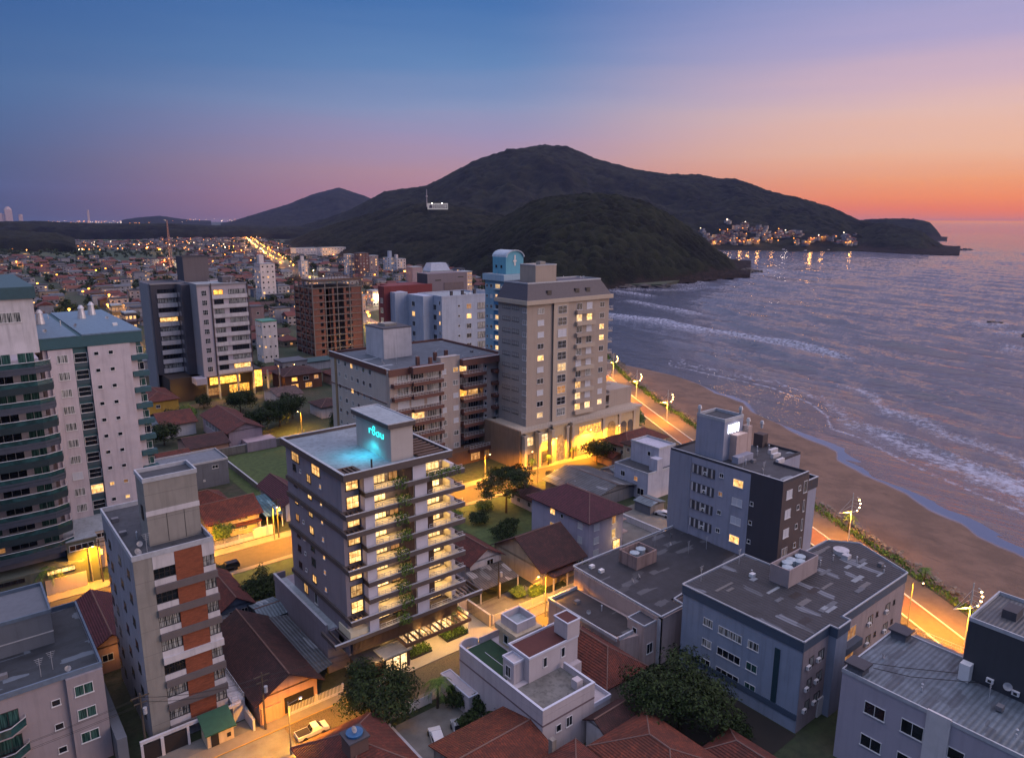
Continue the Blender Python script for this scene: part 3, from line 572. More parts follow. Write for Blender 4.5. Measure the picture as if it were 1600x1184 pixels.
# slabs and balconies
slabs=[30.3,27.4,24.5,21.6,18.7,15.9,13.1,10.4]
for i,zs in enumerate(slabs):
    corner=i in (1,2,4,7)
    xl=43.0 if corner else 46.2
    s=MB(); s.box(xl+.4 if corner else xl,63.4,91.5,97.4,zs-.22,zs)
    if corner: s=MB(); s.box(46.2,63.4,91.5,97.4,zs-.22,zs)
    so_=s.build('balcony_slab',GOLD,T)
    e=MB(); e.box(xl,64.0,91.1,91.4,zs-.45,zs+.32); e.box(63.7,64.0,91.4,97.0,zs-.45,zs+.32)
    if corner: e.box(43.0,43.3,91.4,93.2,zs-.45,zs+.32); e.box(43.3,46.2,93.0,93.18,zs-.45,zs+.3); e.box(46.0,46.2,91.4,93.0,zs-.45,zs+.3)
    else: e.box(46.2,46.5,91.4,93.2,zs-.45,zs+.32)
    e.build('slab_edge',FR,so_)
    MB().box(xl-.01,64.03,91.07,91.42,zs+.32,zs+.36).build('coping',CAP,so_)
    if corner:
        p=MB()
        for k in range(3): p.box(43.9+k*.75,44.05+k*.75,91.4,93.0,zs-.2,zs+.1)
        p.build('pergola',WOOD,so_)
    gl=MB(); gl.box(48.2,53.4,91.55,91.58,zs+.35,zs+1.1); gl.box(58.2,63.6,91.55,91.58,zs+.35,zs+1.1)
    if i>0: pass
    # bands wrapping on the left wall
    if i in (1,2,4,7): MB().box(43.1,43.4,93.2,113.9,zs-.45,zs+.3).build('wall_band',FR,T)
for i in range(9):
    z0=([33.1]+slabs)[i]; zs=(slabs+[7.6])[i]
    # z0 ceiling, zs floor
    hh=z0-zs
    if i>=0:
        pr=MB(); pr.box(46.3,47.9,91.6,93.4,zs,z0-.25) 
        if i==0: pr.box(54.6,57.0,91.6,92.4,zs,z0-.25)
        else: pr.box(54.9,57.1,91.6,92.4,zs,z0-.25)
        pr.each('pier',PIER,T)
        sl_=MB()
        for k in range(9): sl_.box(53.0+k*.2,53.1+k*.2,91.75,91.95,zs,z0-.25)
        if i%2: 
            sl_=MB()
            for k in range(6): sl_.box(57.15+k*.2,57.25+k*.2,91.75,91.95,zs,z0-.25)
            s2_=MB()
            for k in range(4): s2_.box(54.0+k*.2,54.1+k*.2,91.75,91.95,zs,z0-.25)
            s2_.build('slat_screen',WOOD,T)
        sl_.build('slat_screen',WOOD,T)
    zc=zs+1.25
    win(T,'y',94.3,49.9,zc,2.6,2.3,'room',DFR,4,.08,1,name='balcony_door'); win(T,'y',94.3,59.6,zc,3.0,2.3,'room',DFR,4,.08,1,name='balcony_door')
    if i%2==0: win(T,'y',94.3,52.6,zc,1.6,2.3,'dim',DFR,2,.08,name='balcony_door')
    MB().box(57.3,57.6,92.6,94.3,zs,z0-.25).build('balcony_wall',GOLD,T); MB().box(61.8,61.95,92.2,94.3,zs,zs+1.25).build('balcony_screen',GOLD,T)
    MB().box(62.0,63.3,93.2,95.6,zs,zs+.75).build('balcony_counter',PIER,T)
    m=MB(); rail(m,47.95,53.0,91.25,zs+.3,.75,5); m.build('railing',METAL,T); m=MB(); rail(m,57.2,63.6,91.25,zs+.3,.75,6); m.build('railing',METAL,T)
    if i<8 or True: win(T,'y',93.2,45.1,zs+1.45,2.0,1.9,'lit',DFR,2,.08,1)
    l=sodium(T,50.5,93.2,z0-.8,130,(1.0,.64,.26),.35,name='balcony_fill_light'); l=sodium(T,60.2,93.2,z0-.8,130,(1.0,.64,.26),.35,name='balcony_fill_light')  # added point lights, standing in for glow from the lit glazing
    if i>0 or True:
        px=52.2+(.6 if i%2 else 0)
        garden(T,'balcony_plant',px-1.1,px+1.1,90.6,92.2,zs-.35,1.7,330,.36,LEAFB,i)
garden(T,'roof_terrace_hedge',57.3,63.2,91.0,92.2,30.0,1.1,1300,.36,LEAFB,77)
MB().box(57.2,61.4,91.3,91.55,30.3,33.0).build('terrace_wall',GOLD,T) if False else None
# left wall windows (facing -x)
st_=lambda:pick(('lit',.62),('dim',.1),('dark',.28))
for k,zc in enumerate((29.9,27.1,24.1,21.1,18.1,15.5,12.5)):
    win(T,'x',43.4,110.4,zc,1.3,1.2,['dark','dark','lit','dim','dark','dark','dark'][k],DFR,2); win(T,'x',43.4,108.0,zc,.6,.6,['dark','dark','dark','dark','dim','dark','dark'][k],WFR,1)
    win(T,'x',43.4,104.8,zc-.3,1.5,1.35,['lit','lit','lit','lit','teal','teal','lit'][k],DFR,2); win(T,'x',43.4,100.5,zc-.4,.7,.7,['lit','lit','lit','dim','lit','dim','dim'][k],WFR,1)
win(T,'x',43.4,109.8,32.0,3.0,1.9,'lit',DFR,3,.08,1); win(T,'x',43.4,101.9,31.9,3.0,1.9,'lit',DFR,3,.08,1); win(T,'x',43.4,108.6,9.2,1.6,2.3,'lit',DFR,2)
win(T,'x',43.4,104.6,8.8,1.2,2.1,'dark',WFR,1)
# podium: terrace, wall, timber band, pergola frame, porch
P_=MB().box(41.4,68.0,96.6,118.0,0,7.2).build('podium',TAUPE,T); MB().box(41.7,43.4,97.0,117.6,7.204,7.3).build('terrace_deck',SCREED,P_)
m=MB().box(41.3,41.6,96.6,118.1,7.2,8.4).box(41.6,43.4,117.8,118.1,7.2,8.4).build('parapet',TAUPE,P_); MB().box(41.25,41.65,96.55,118.15,8.4,8.46).build('coping',CAP,m)
MB().box(43.4,65.0,94.8,96.6,3.9,7.2).build('lobby_ceiling',GOLD,P_)
m=MB()
for k in range(88): m.box(43.8+k*.22,43.92+k*.22,92.5,92.7,4.4,7.1)
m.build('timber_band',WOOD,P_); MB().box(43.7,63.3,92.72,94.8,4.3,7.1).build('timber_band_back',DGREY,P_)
m=MB().box(40.4,67.6,91.3,91.6,7.1,7.75).box(40.4,40.7,91.6,96.5,7.1,7.75).box(67.3,67.6,91.6,96.5,7.1,7.75).box(46.2,63.3,91.6,96.6,7.1,7.3)
for k in range(4): m.box(41.6+k*1.1,41.8+k*1.1,91.6,96.4,7.2,7.5)
for k in range(4): m.box(64.0+k*.85,64.2+k*.85,91.6,96.4,7.2,7.5)
m.build('pergola_frame',FR,P_); MB().box(40.35,67.65,91.25,91.65,7.75,7.79).build('coping',CAP,P_)
MB().box(43.2,46.4,92.0,96.0,7.3,8.6).build('terrace_box',GOLD,P_)
PORCH=plain('porch_brown',hexc('6a4c38'),.6)
m=MB().box(51.4,64.0,89.6,89.9,4.0,4.5).box(51.4,51.7,89.9,94.5,4.0,4.5).box(63.7,64.0,89.9,94.5,4.0,4.5)
for k in range(11): m.box(52.6+k*1.05,52.8+k*1.05,89.9,92.6,4.1,4.4)
m.build('entrance_canopy',PORCH,P_)
for xa in (53.6,55.8,58.0,60.2,62.4): win(P_,'y',94.8,xa,2.2,2.0,3.4,'litw',DFR,2,.08,name='lobby_window')
MB().box(64.9,65.1,91.8,97,0,4.2).build('lobby_wall',PIER,P_)
G1=MB().box(44.0,52.4,90.4,94.4,0,3.0).build('gatehouse',WOOD,P_); MB().box(43.9,52.5,90.3,94.5,3.0,3.1).build('roof_deck',DGREY,G1); m=MB()
for k in range(17): m.box(44.05+k*.22,44.17+k*.22,90.28,90.4,.05,2.95)
m.build('slat_screen',WOOD,G1); MB().box(47.6,52.7,90.0,93.4,3.1,3.3).build('canopy',plaster('gatehouse_canopy',hexc('9a968e')),G1)
for xa in (48.7,50.0,51.3): win(G1,'y',90.4,xa-.0,1.45,1.2,2.6,'litw',DFR,1,.06)
for xx,yy,zz,pw in ((55.5,92.2,3.7,420),(59.5,92.2,3.7,420),(63.0,92.0,3.6,340),(66.3,94.5,3.0,120),(50.5,94.9,3.7,100),(46.5,90.0,3.6,160)): sodium(T,xx,yy,zz,pw,(1.0,.56,.16),.3,name='canopy_light')
for n_,(xa,xb,ya,yb) in enumerate(((53.3,57.3,91.4,94.0),(60.6,65.0,91.9,94.9))):
    q=thing('planting_bed','lit bed of leafy shrubs under the entrance canopy, %s'%('beside the glass gatehouse' if n_==0 else 'holding the palm'),'plant bed',(xa+xb)/2,(ya+yb)/2); MB().box(xa,xb,ya,yb,0,.35).build('soil',plain('soil',hexc('2c241c')),q); garden(q,'shrubs',xa,xb,ya,yb,.35,.8,900,.32,LEAFB,5+n_)
# ================================================================ 2  CONCRETE AND BRICK TOWER (left front)
T=thing('apartment_tower','narrow concrete tower with an orange brick strip down its front','apartment building',21,105)
MB().box(15.8,25.6,95.9,115.8,0,27.4).build('wall',plaster('left_wall_grey',hexc('8a8890')),T)
MB().box(15.8,18.05,95.7,95.9,0,27.4).build('concrete_panel',CONC,T)
MB().box(16.0,25.4,96.1,115.6,27.404,27.45).build('roof_deck',CONCD,T)
m=MB().parapet(15.7,25.7,95.6,115.9,27.4,28.1,.22).build('parapet',CAP,T)
tw=MB().box(18.6,25.2,99.0,103.5,27.45,36.3).build('stair_tower',CONC,T); MB().parapet(18.5,25.3,98.9,103.6,36.3,36.9,.2).build('coping',CAP,tw); MB().box(18.7,25.1,99.1,103.4,36.304,36.35).build('roof_deck',CONCD,tw); MB().box(18.55,25.25,98.93,99,31.6,32.3).build('wall_band',WHITE,tw); MB().box(18.5,18.6,100.6,101.6,30.6,32.6).build('vent',DMETAL,tw)
for a in (21.0,23.2): MB().box(a,a+.05,98.97,99,27.6,31.6).build('joint',DMETAL,tw)
dish(T,16.7,96.9,27.5,.5)
BS=brickmat('orange_brick',hexc('9a4a28'))
zf=[22.5,19.0,15.5,12.0,8.5,5.0]
BND=plaster('grey_band',hexc('5e5656'),dirt=.15)
for i,zs in enumerate([22.3,18.85,15.4,11.95,8.45,5.0,1.6]):
    zt=(27.4 if i==0 else [22.3,18.85,15.4,11.95,8.45,5.0][i-1]-0.0)
    MB().box(20.7,24.15,95.62,95.9,zs+.95,zt).build('brick_panel',BS,T)
    MB().box(18.05,20.7,95.66,95.9,zs+.95,zs+1.75).box(24.15,25.75,95.66,95.9,zs+.95,zs+1.75).each('spandrel',WHITE,T)
    if i==0: MB().box(18.05,20.7,95.66,95.9,25.6,27.4).box(24.15,25.75,95.66,95.9,25.6,27.4).each('spandrel',WHITE,T)
    top=25.6 if i==0 else zt
    win(T,'y',95.9,19.38,(zs+1.75+top)/2,2.6,top-zs-1.78,['dark','dark','curt','curt','dark','curt','curt'][i],DFR,4,.06,1); win(T,'y',95.9,24.95,(zs+1.75+top)/2,1.5,top-zs-1.78,'curt',DFR,3,.06,1)
    MB().box(18.05,25.85,95.3,95.9,zs,zs+.95).build('floor_band',WHITE if i==3 else BND,T)
for i in range(7):
    z=24.2-i*3.45
    for yy,dz in ((114.6,.0),(111.4,-.2),(104.8,-.1),(99.3,.1)): win(T,'x',15.8,yy,z+dz,1.5,1.25,pick(('dark',.8),('curt',.2)),DMETAL,2,.04)
MB().box(14.0,25.2,94.0,95.6,0,.9+.1).build('entrance_plinth',CONC,T) if False else None
m=MB()
for k,(a,b_) in enumerate(((14.2,16.3),(16.7,19.6))): m.box(a,b_,93.9,94.0,.05,2.5)
m.build('garage_gate',plain('dark_gate',hexc('241c1a'),.7),T); MB().box(13.9,14.2,93.7,94.1,0,2.7).box(16.3,16.7,93.7,94.1,0,2.7).box(19.6,19.9,93.7,94.1,0,2.7).box(13.9,27,93.9,94.3,2.7,3.1).each('gate_pillar',WHITE,T)
MB().box(25.9,27.6,94.3,112,0,3.2).build('side_terrace',WHITE,T); m=MB(); rail(m,25.9,27.6,94.4,3.2,1.0); railx(m,94.4,111,27.5,3.2,1.0); m.build('railing',METAL,T)
k_=thing('gatehouse','small cream gatehouse with a green pitched roof beside the street','gatehouse',23.2,91.5); MB().box(21.4,24.9,91.2,94.0,0,2.4).build('wall',CREAM,k_)
MB().add([(21.1,90.8,2.3),(25.2,90.8,2.3),(25.2,94.2,3.5),(21.1,94.2,3.5),(21.1,90.8,2.15),(25.2,90.8,2.15),(25.2,94.2,3.35),(21.1,94.2,3.35)],[(0,1,2,3),(7,6,5,4),(0,4,5,1),(3,2,6,7),(0,3,7,4),(1,5,6,2)]).build('roof',plain('green_roof',hexc('1e4c38'),.6),k_)
MB().box(21.9,22.9,91.14,91.2,.05,2.1).build('door',DMETAL,k_); MB().box(24.0,24.5,91.14,91.2,.7,1.3).build('meter_box',DMETAL,k_)
# ================================================================ 3  BEACHFRONT BLOCK WITH LIT WHITE SIGN (right)
T=thing('apartment_block','grey and charcoal block with a lit white sign on its roof tower','apartment building',118,76)
BG=plaster('blue_grey_render',hexc('8a8c9c'),dirt=.25); CH=plaster('charcoal_paint',hexc('38363e'),dirt=.15); CB=plaster('charcoal_brown_lit',hexc('4a3e3e'),dirt=.15)  # browner charcoal copy: warm light painted into the wing's front face
MB().box(113,121.6,69.9,88.4,0,24.5).box(121.6,131,70.5,80.0,0,24.5).build('wall',BG,T); MB().box(112.98,121.6,63.5,69.9,0,24.5).build('charcoal_wing',CH,T); MB().box(112.98,121.7,63.4,63.5,0,24.5).build('warm_lit_front',CB,T)
MB().box(112.9,113,83.2,88.4,0,24.5).build('corner_pier',plaster('blue_grey_pier',hexc('7c8090'),dirt=.2),T)
MB().box(121.7,125.9,64.0,72,0,20.8).build('side_wing',BG,T); w=MB().parapet(121.7,126.1,63.9,72,20.8,22.8,.2).build('side_parapet',CH,T); MB().parapet(121.65,126.15,63.85,72.05,22.8,22.9,.3).build('coping',CAP,w)
MB().box(113.2,121.4,63.7,88.2,24.504,24.55).box(121.4,130.8,70.7,79.8,24.504,24.55).build('roof_deck',slabroof('bitumen_roof',hexc('35373d'),amt=.2),T)
w=MB().box(113,113.2,63.5,88.4,24.5,25.0).box(113.2,121.6,63.5,63.7,24.5,25.0).box(121.4,121.6,63.7,70.5,24.5,25).box(121.6,131,70.5,70.7,24.5,25).box(130.8,131,70.7,80,24.5,25).box(113.2,131,88.2,88.4,24.5,25).build('parapet',CH,T); MB().box(112.95,113.25,63.45,88.45,25,25.06).box(113.25,121.65,63.45,63.75,25,25.06).build('coping',CAP,w)
tw=MB().box(114.9,121.0,77.5,83.9,24.55,32.3).build('sign_tower',BG,T); MB().parapet(114.85,121.05,77.45,83.95,32.3,32.9,.25).build('coping',CAP,tw); MB().box(115.1,120.8,77.7,83.7,32.304,32.35).build('roof_deck',CONCD,tw)
MB().box(117.0,120.6,76.0,77.5,24.55,29.6).build('tower_shaft',PINK,T); MB().box(121.3,122.6,76.4,77.8,24.55,30.6).build('chimney',PINK,T); MB().box(115.8,120.8,74.6,76.0,24.55,25.8).build('plant_box',BG,T)
for a,b_,c in ((115.2,83.6,32.9),(120.7,78.0,32.9),(122.0,77.0,30.6),(129.4,78.5,28.4)): MB().cyl(a,b_,c,c+.9,.28,.28,10).cyl(a,b_,c+.9,c+1.5,.45,.3,10).build('roof_vent',METAL,T)
MB().box(128.5,130.4,77.5,79.6,24.5,27.2).build('brick_chimney',CB,T); MB().box(121.8,124,69.8,70.4,24.5,25.4).box(124,126,72.2,72.8,24.5,25.4).box(126,128.6,74,74.7,24.5,25.4).each('stepped_parapet',WHITE,T)
SGN=emit('white_sign',(.86,.88,1.0),3.6); s=MB(); x=116.1; zb=29.9
def ltr(segs,w=.17):
    for a,b_,c,d in segs: s.tube((x+a,77.38,zb+b_),(x+c,77.38,zb+d),w/2,n=6)
ltr([(0,0,0,1.7)]); x+=.55; ltr([(0,0,0,1.7),(0,.85,.6,.85),(.6,0,.6,1.7)]); x+=.85; ltr([(0,0,.35,1.7),(.35,1.7,.7,0),(.2,.6,.5,.6)]); x+=.95; ltr([(0,0,0,1.7),(0,1.7,.6,1.6),(.6,1.6,.6,.95),(.6,.95,0,.9),(.2,.9,.7,0)]); x+=.95; ltr([(0,0,0,1.7)])
s.build('sign_letters',SGN,T); sodium(T,118.1,76.9,31.0,25,(.85,.88,1.0),.5,name='sign_glow')
for i in range(6):
    z=22.3-i*3.72
    o=MB().box(112.86,113.0,77.6,82.9,z-.95,z+.85).build('service_recess',DGREY,T); m=MB()
    for k in range(5): m.box(112.80,112.86,78.0+k*1.1,78.35+k*1.1,z-.9,z+.8)
    m.build('louvre',WHITE if i%2 else METAL,o); ac(T,'x',113,79.6,z-.3)
    win(T,'x',113,76.1,z+.2,.9,.9,'dim' if i==1 else 'dark',WFR,2); win(T,'x',113,72.4,z-.3,2.2,1.5,['lit','shut','shut','lit','shut','shut'][i],WFR,2,label=['lit window','closed white shutter'][0 if i in(0,3) else 1])
    if i: win(T,'x',112.98,69.3,z+.4,.7,.8,'dark',WFR,1)
    win(T,'y',63.4,115.2,z+.0-.2,1.9,1.7,['shut','shut','shut','curt','shut','dark'][i],WFR,2); win(T,'y',63.4,118.6,z+.2,.8,1.0,'dark',WFR,1); win(T,'y',63.4,120.6,z+.0,1.2 if i==0 else .5,2.3,'dark',WFR,1)
# ================================================================ 4  BLUE-GREY BLOCK WITH PATCHED ROOF
T=thing('apartment_block','blue-grey four-storey block with a patched dark roof and open water tanks','apartment building',102,52)
BL=plaster('steel_blue_render',hexc('7c8698'),dirt=.3); ST=plain('steel_band',hexc('3c4a5c'),.7,0,.15); RF=plaster('rose_lit_grey_render',hexc('8c8082'),dirt=.3)  # rose tone of the front wall: warm light painted into its colour
ft=[(86.2,43.4),(93.0,43.4),(93.0,42.2),(96.4,42.2),(96.4,43.4),(117.6,43.4),(122.4,53.4),(119.0,57.5),(102.6,57.5),(102.6,63.5),(86.2,63.5)]
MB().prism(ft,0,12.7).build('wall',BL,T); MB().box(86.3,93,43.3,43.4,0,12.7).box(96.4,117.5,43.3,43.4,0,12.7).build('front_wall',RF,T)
ft2=[(86.05,43.25),(92.9,43.25),(92.9,42.05),(96.5,42.05),(96.5,43.25),(117.7,43.25),(122.55,53.4),(119.1,57.65),(102.75,57.65),(102.75,63.65),(86.05,63.65)]
MB().prism(ft2,12.7,14.2).build('roof_band',ST,T); MB().prism([(86.35,43.6),(93.2,43.6),(93.2,42.4),(96.2,42.4),(96.2,43.6),(117.4,43.6),(122.1,53.4),(118.9,57.3),(102.4,57.3),(102.4,63.3),(86.35,63.3)],14.2,14.26).build('roof_sheets',slabroof('patched_sheets',hexc('33343a'),(.20,.22,.26),ax=1,amt=1.0,rib=.7),T)
n=len(ft2); m=MB()
for i in range(n):
    a=ft2[i];b_=ft2[(i+1)%n]; m.tube((a[0],a[1],14.28),(b_[0],b_[1],14.28),.13,n=4)
m.build('coping',CAP,T); MB().box(86.05,86.2,43.4,63.5,2.0,2.9).build('belt_course',ST,T); MB().box(86.08,86.2,46.6,47.4,3.0,11.4).build('painted_stripe',plain('dark_teal_stripe',hexc('16323c'),.7),T)
bx=MB().box(97.8,106.4,52.6,52.8,14.26,17.2).box(97.8,98.0,52.8,55.9,14.26,17.2).box(106.2,106.4,52.8,55.9,14.26,17.2).box(98,106.2,55.7,55.9,14.26,17.2).box(98,106.2,52.8,55.7,14.26,15.4).build('tank_enclosure',RF,T); watertanks(T,[(99.5,53.9,15.42),(101.0,54.9,15.42),(103.0,53.8,15.42),(104.6,54.7,15.42),(102.4,55.0,15.42)],.85,1.4)
MB().cyl(116.2,53.6,14.26,14.9,1.3,1.3,16).box(114.3,115.6,51.5,52.6,14.26,14.9).build('roof_drum',METAL,T)
for a,b_ in ((95.5,50.2),(99.0,49.2),(90.0,45.5)): MB().box(a,a+2.4,b_,b_+1.1,14.262,14.272).build('missing_sheet',DMETAL,T)
rp=random.Random(3)
for k in range(26):
    a=rp.uniform(87,116);b_=rp.uniform(44.5,56 if a>98 else 61); w_=rp.uniform(.25,.9);l_=rp.uniform(1.2,4.5)
    if 97<a<107.5 and 51.5<b_+l_*0 <57: continue
    MB().box(a,a+l_,b_,b_+w_,14.264,14.275+.002*k).build('replaced_sheet',plain(['bleached_sheet','grey_sheet','faded_sheet'][k%3],hexc(['7c8288','54585e','5e5c5c'][k%3]),.6,0,.3),T)
for z in (9.9,6.4,2.9+.0):
    if z<3.2: z=3.75-.7
    win(T,'x',86.2,58.6,z,1.7,1.3,'curt' if z>4 else 'dark',WFR,2); win(T,'x',86.2,54.7,z-.1,4.0,1.3,pick(('curt',.5),('dark',.5)),WFR,4); win(T,'x',86.2,50.8,z,1.8,1.3,'teal' if z<7 else 'curt',WFR,2)
for z in (10.0,6.6,3.2):
    win(T,'y',43.3,88.6,z+.3,1.2,1.5,'curt',DFR,1); ac(T,'y',43.3,87.6,z-.1); win(T,'y',43.3,91.2,z+.3,1.6,1.6,'curt',DFR,2); ac(T,'y',43.3,90.2,z+.0)
    o=MB().box(96.5,101.5,42.2,43.3,z-1.7,z-.6).build('balcony',ST,T); win(o,'y',43.3,99.0,z+.35,4.6,1.9,'dim',METAL,5,.05,name='balcony_glazing')
    if z>5:
        for xa in (105.2,111.0): win(T,'y',43.3,xa+.7,z+.2,1.5,1.5,'curt',DFR,2); ac(T,'y',43.3,xa,z-.2); win(T,'y',43.3,xa+2.9,z+.4,.6,.8,'dark',DFR,1)
MB().box(91.6,95.4,43.1,43.3,.05,3.0).build('garage_door',WFR,T)
# ================================================================ 5  BOTTOM RIGHT BLOCK, RIBBED METAL ROOF
T=thing('apartment_block','lilac-grey corner block with a pale ribbed metal roof and black tower','apartment building',95,28)
MB().box(86.3,101.3,17.0,37.9,0,12.6).build('wall',plaster('lilac_render',hexc('96909c'),dirt=.15),T); MB().add([(86.5,17,12.64),(101.1,17,12.64),(101.1,37.7,13.0),(86.5,37.7,13.0)],[(0,1,2,3)]).build('metal_roof',slabroof('ribbed_metal',hexc('68727c'),(.05,.055,.07),ax=0,amt=1.3,rib=.62),T)
MB().parapet(86.2,101.4,16.9,38.0,12.6,13.1,.22).build('parapet',CAP,T); MB().box(86.0,86.3,24.9,27.5,0,13.3).build('white_shaft',WHITE,T)
for a,b_ in ((87.4,37.0),(99.8,37.0)):
    o=MB().box(a-.9,a+.9,b_-1.5,b_+.5,12.9,14.0).build('chimney',plaster('chimney_grey',hexc('5c5c62')),T); MB().box(a-1.2,a+1.2,b_-1.8,b_+.8,14.0,14.25).build('chimney_cap',DGREY,o)
for z in (9.4,4.7,0.0+.6):
    win(T,'x',86.3,33.4,z,2.6,1.7,'dark',WFR,2,.1); win(T,'x',86.3,28.9,z+.1,2.6,1.9,'dark',WFR,2,.1); win(T,'x',86.3,24.0,z-.3,1.8,1.5,'dark',WFR,1,.08); win(T,'x',86.3,20.4,z-.2,1.8,1.5,'dark',WFR,2,.08)
bt=MB().box(97.2,107.6,15,27.9,0,20.6).build('black_tower',plaster('black_render',hexc('34363c'),dirt=.15),T); MB().parapet(97.15,107.65,14.95,27.95,20.6,21.1,.2).build('coping',CAP,bt); MB().box(97.4,107.4,15.2,27.7,20.604,20.66).build('tower_roof',slabroof('ribbed_metal2',hexc('5c5e62'),(.08,.08,.09),ax=0,amt=.9,rib=.5),bt)
MB().box(101.2,103.8,24,25.6,20.66,21.8).build('roof_box',DGREY,bt)
m=MB(); rail(m,101.3,108.5,37.6,9.5,1.0,6); railx(m,28,37.6,108.5,9.5,1.0,8); m.build('railing',METAL,T); MB().box(101.3,108.6,28,37.7,0,9.5).build('terrace_wing',GREY,T)
ac(T,'x',97.2,24.6,13.9); dish(T,96.6,22.6,13.8,.5,-.8,-.2); ac(T,'x',97.2,21.8,13.7); MB().box(95.9,97.1,26.6,27.8,12.9,15.2).build('access_hatch',WFR,T)
m=MB(); m.path([(88.6,36,14.0),(92,33,13.4),(97,27.5,13.3)],.05,4).path([(88.2,35,13.9),(91,31.5,13.3),(96.8,25.2,13.3)],.05,4); m.build('roof_cable',DMETAL,T)
# ================================================================ 6  LOW WHITE BUILDINGS WITH BLACK ROOFS (between street and beachfront)
T=thing('low_building','wide low pinkish-white building with a black flat roof and a stained tank box on top','building',95,77)
MB().prism([(84.6,86.4),(83.6,65.5),(89.2,65.5),(89.4,67.8),(94,67.8),(103.2,68.5),(112.5,70.0),(112.5,86.4)],0,8.2).build('wall',PINK,T); MB().prism([(84.9,86.1),(83.9,65.8),(88.9,65.8),(89.1,68.1),(93.8,68.1),(103,68.8),(112.2,70.3),(112.2,86.1)],8.2,8.6).build('roof_deck',slabroof('black_roof',hexc('2c2c32'),(.10,.10,.11),amt=.3),T)
m=MB()
for p,q in (((84.5,86.5),(83.5,65.4)),((83.5,65.4),(89.3,65.4)),((89.3,65.4),(89.5,67.7)),((89.5,67.7),(112.6,69.9)),((84.5,86.5),(112.6,86.5))): m.tube((*p,8.75),(*q,8.75),.18,n=4)
m.build('coping',CAP,T); q=MB().box(92.4,97.8,78.4,78.6,8.6,11.0).box(92.4,97.8,82.6,82.8,8.6,11.0).box(92.4,92.6,78.6,82.6,8.6,11).box(97.6,97.8,78.6,82.6,8.6,11).box(92.6,97.6,78.6,82.6,8.6,9.6).build('tank_enclosure',plaster('stained_pink',hexc('8c7672'),dirt=.9),T); watertanks(T,[(94.2,80.6,9.62),(96.3,81.0,9.62)],.9,1.1)
win(T,'x',84.0,74.4,4.4,1.1,1.7,'lit',WFR,2,.08,2); MB().box(83.6,84.0,65.5,66.2,0,8.2).build('downpipe',CAP,T)
T=thing('low_building','small white building with a low black roof between the street and the wide black-roofed one','building',81,75)
MB().prism([(76.6,84.3),(77.4,68.4),(84.0,66.6),(83.3,84.3)],0,5.6).build('wall',PINK,T); MB().prism([(76.9,84.0),(77.7,69.4),(80.6,68.9),(83.0,72.2),(83.0,84.0)],5.6,5.75).build('roof_deck',slabroof('black_roof2',hexc('2a2629'),(.12,.12,.12),amt=.3),T); MB().box(76.5,76.75,68.4,84.4,5.6,6.2).box(76.75,83.3,84.1,84.4,5.6,6.2).box(77.2,80.4,68.3,68.6,5.6,6.2).build('parapet',CAP,T)
q=MB().box(80.8,84.2,66.5,70.0,0,7.4).build('stair_block',PINK,T); MB().box(81.0,84.0,66.7,69.8,7.404,7.5).build('roof_deck',DGREY,q); MB().parapet(80.75,84.25,66.45,70.05,7.4,7.65,.2).build('coping',CAP,q); win(T,'x',80.8,68.4,5.9,.9,1.2,'dark',WFR,1); win(T,'y',66.5,82.3,3.2,1.4,1.8,'dark',WFR,2)
# ================================================================ 7  WHITE TERRACED HOUSE (bottom centre)
T=thing('terraced_house','white terraced house with a green roof court and dark red upper roof','house',61,70)
WH=plaster('rose_white_render',hexc('aca3a6'),dirt=.2); WC=plain('bright_coping',hexc('b6b8c4'),.6,0,.1)
MB().box(54.2,63.6,60.4,79.0,0,7.6).box(63.6,66.6,66,79,0,7.6).build('wall',WH,T); MB().box(52.6,54.2,74.4,81.6,0,3.2).build('annex_wall',WH,T); MB().parapet(52.5,54.3,74.3,81.7,3.2,3.35,.2).build('coping',WC,T)
MB().box(54.16,54.2,60.4,79.0,6.2,6.45).box(54.2,63.6,60.36,60.4,6.2,6.45).build('string_course',plain('rose_band',hexc('6c5c60'),.8),T)
MB().box(54.5,59.8,69.4,78.7,7.604,7.64).build('green_court',plain('green_turf',hexc('1e3c28'),.9,0,.2),T); MB().box(57.0,57.08,70,76.5,7.644,7.65).build('court_line',WC,T); MB().box(54.5,63.3,60.7,67.0,7.604,7.64).build('terrace_floor',plaster('worn_terrace',hexc('6e6c68'),dirt=.8),T)
m=MB().box(54.2,54.45,60.4,79.0,7.64,8.6).box(54.45,63.6,60.4,60.65,7.64,8.6).box(63.35,63.6,60.65,66.4,7.64,8.6).box(57.8,66.6,78.75,79.0,7.64,8.6)
for i in range(8):
    a0=math.pi*i/8;a1=math.pi*(i+1)/8; m.prism([(55.95+1.6*math.cos(a0),78.9+1.1*math.sin(a0)),(55.95+1.6*math.cos(a1),78.9+1.1*math.sin(a1)),(55.95+1.35*math.cos(a1),78.8+.9*math.sin(a1)),(55.95+1.35*math.cos(a0),78.8+.9*math.sin(a0))],7.2,8.6)
m.build('parapet',WH,T); MB().box(54.15,54.5,60.35,79.05,8.6,8.66).box(54.5,63.65,60.35,60.7,8.6,8.66).box(63.3,63.65,60.7,66.4,8.6,8.66).build('coping',WC,T)
u=MB().box(57.4,66.6,66.9,71.4,7.64,11.2).box(55.6,57.4,68.0,70.4,7.64,10.6).build('upper_floor',WH,T); MB().box(57.6,66.4,67.1,71.2,11.204,11.26).build('red_roof',plain('dark_red_roof',hexc('4c2420'),.8,0,.2),u); MB().parapet(57.3,66.7,66.8,71.5,11.2,11.5,.22).parapet(55.5,57.45,67.9,70.5,10.6,10.9,.18).build('coping',WC,u)
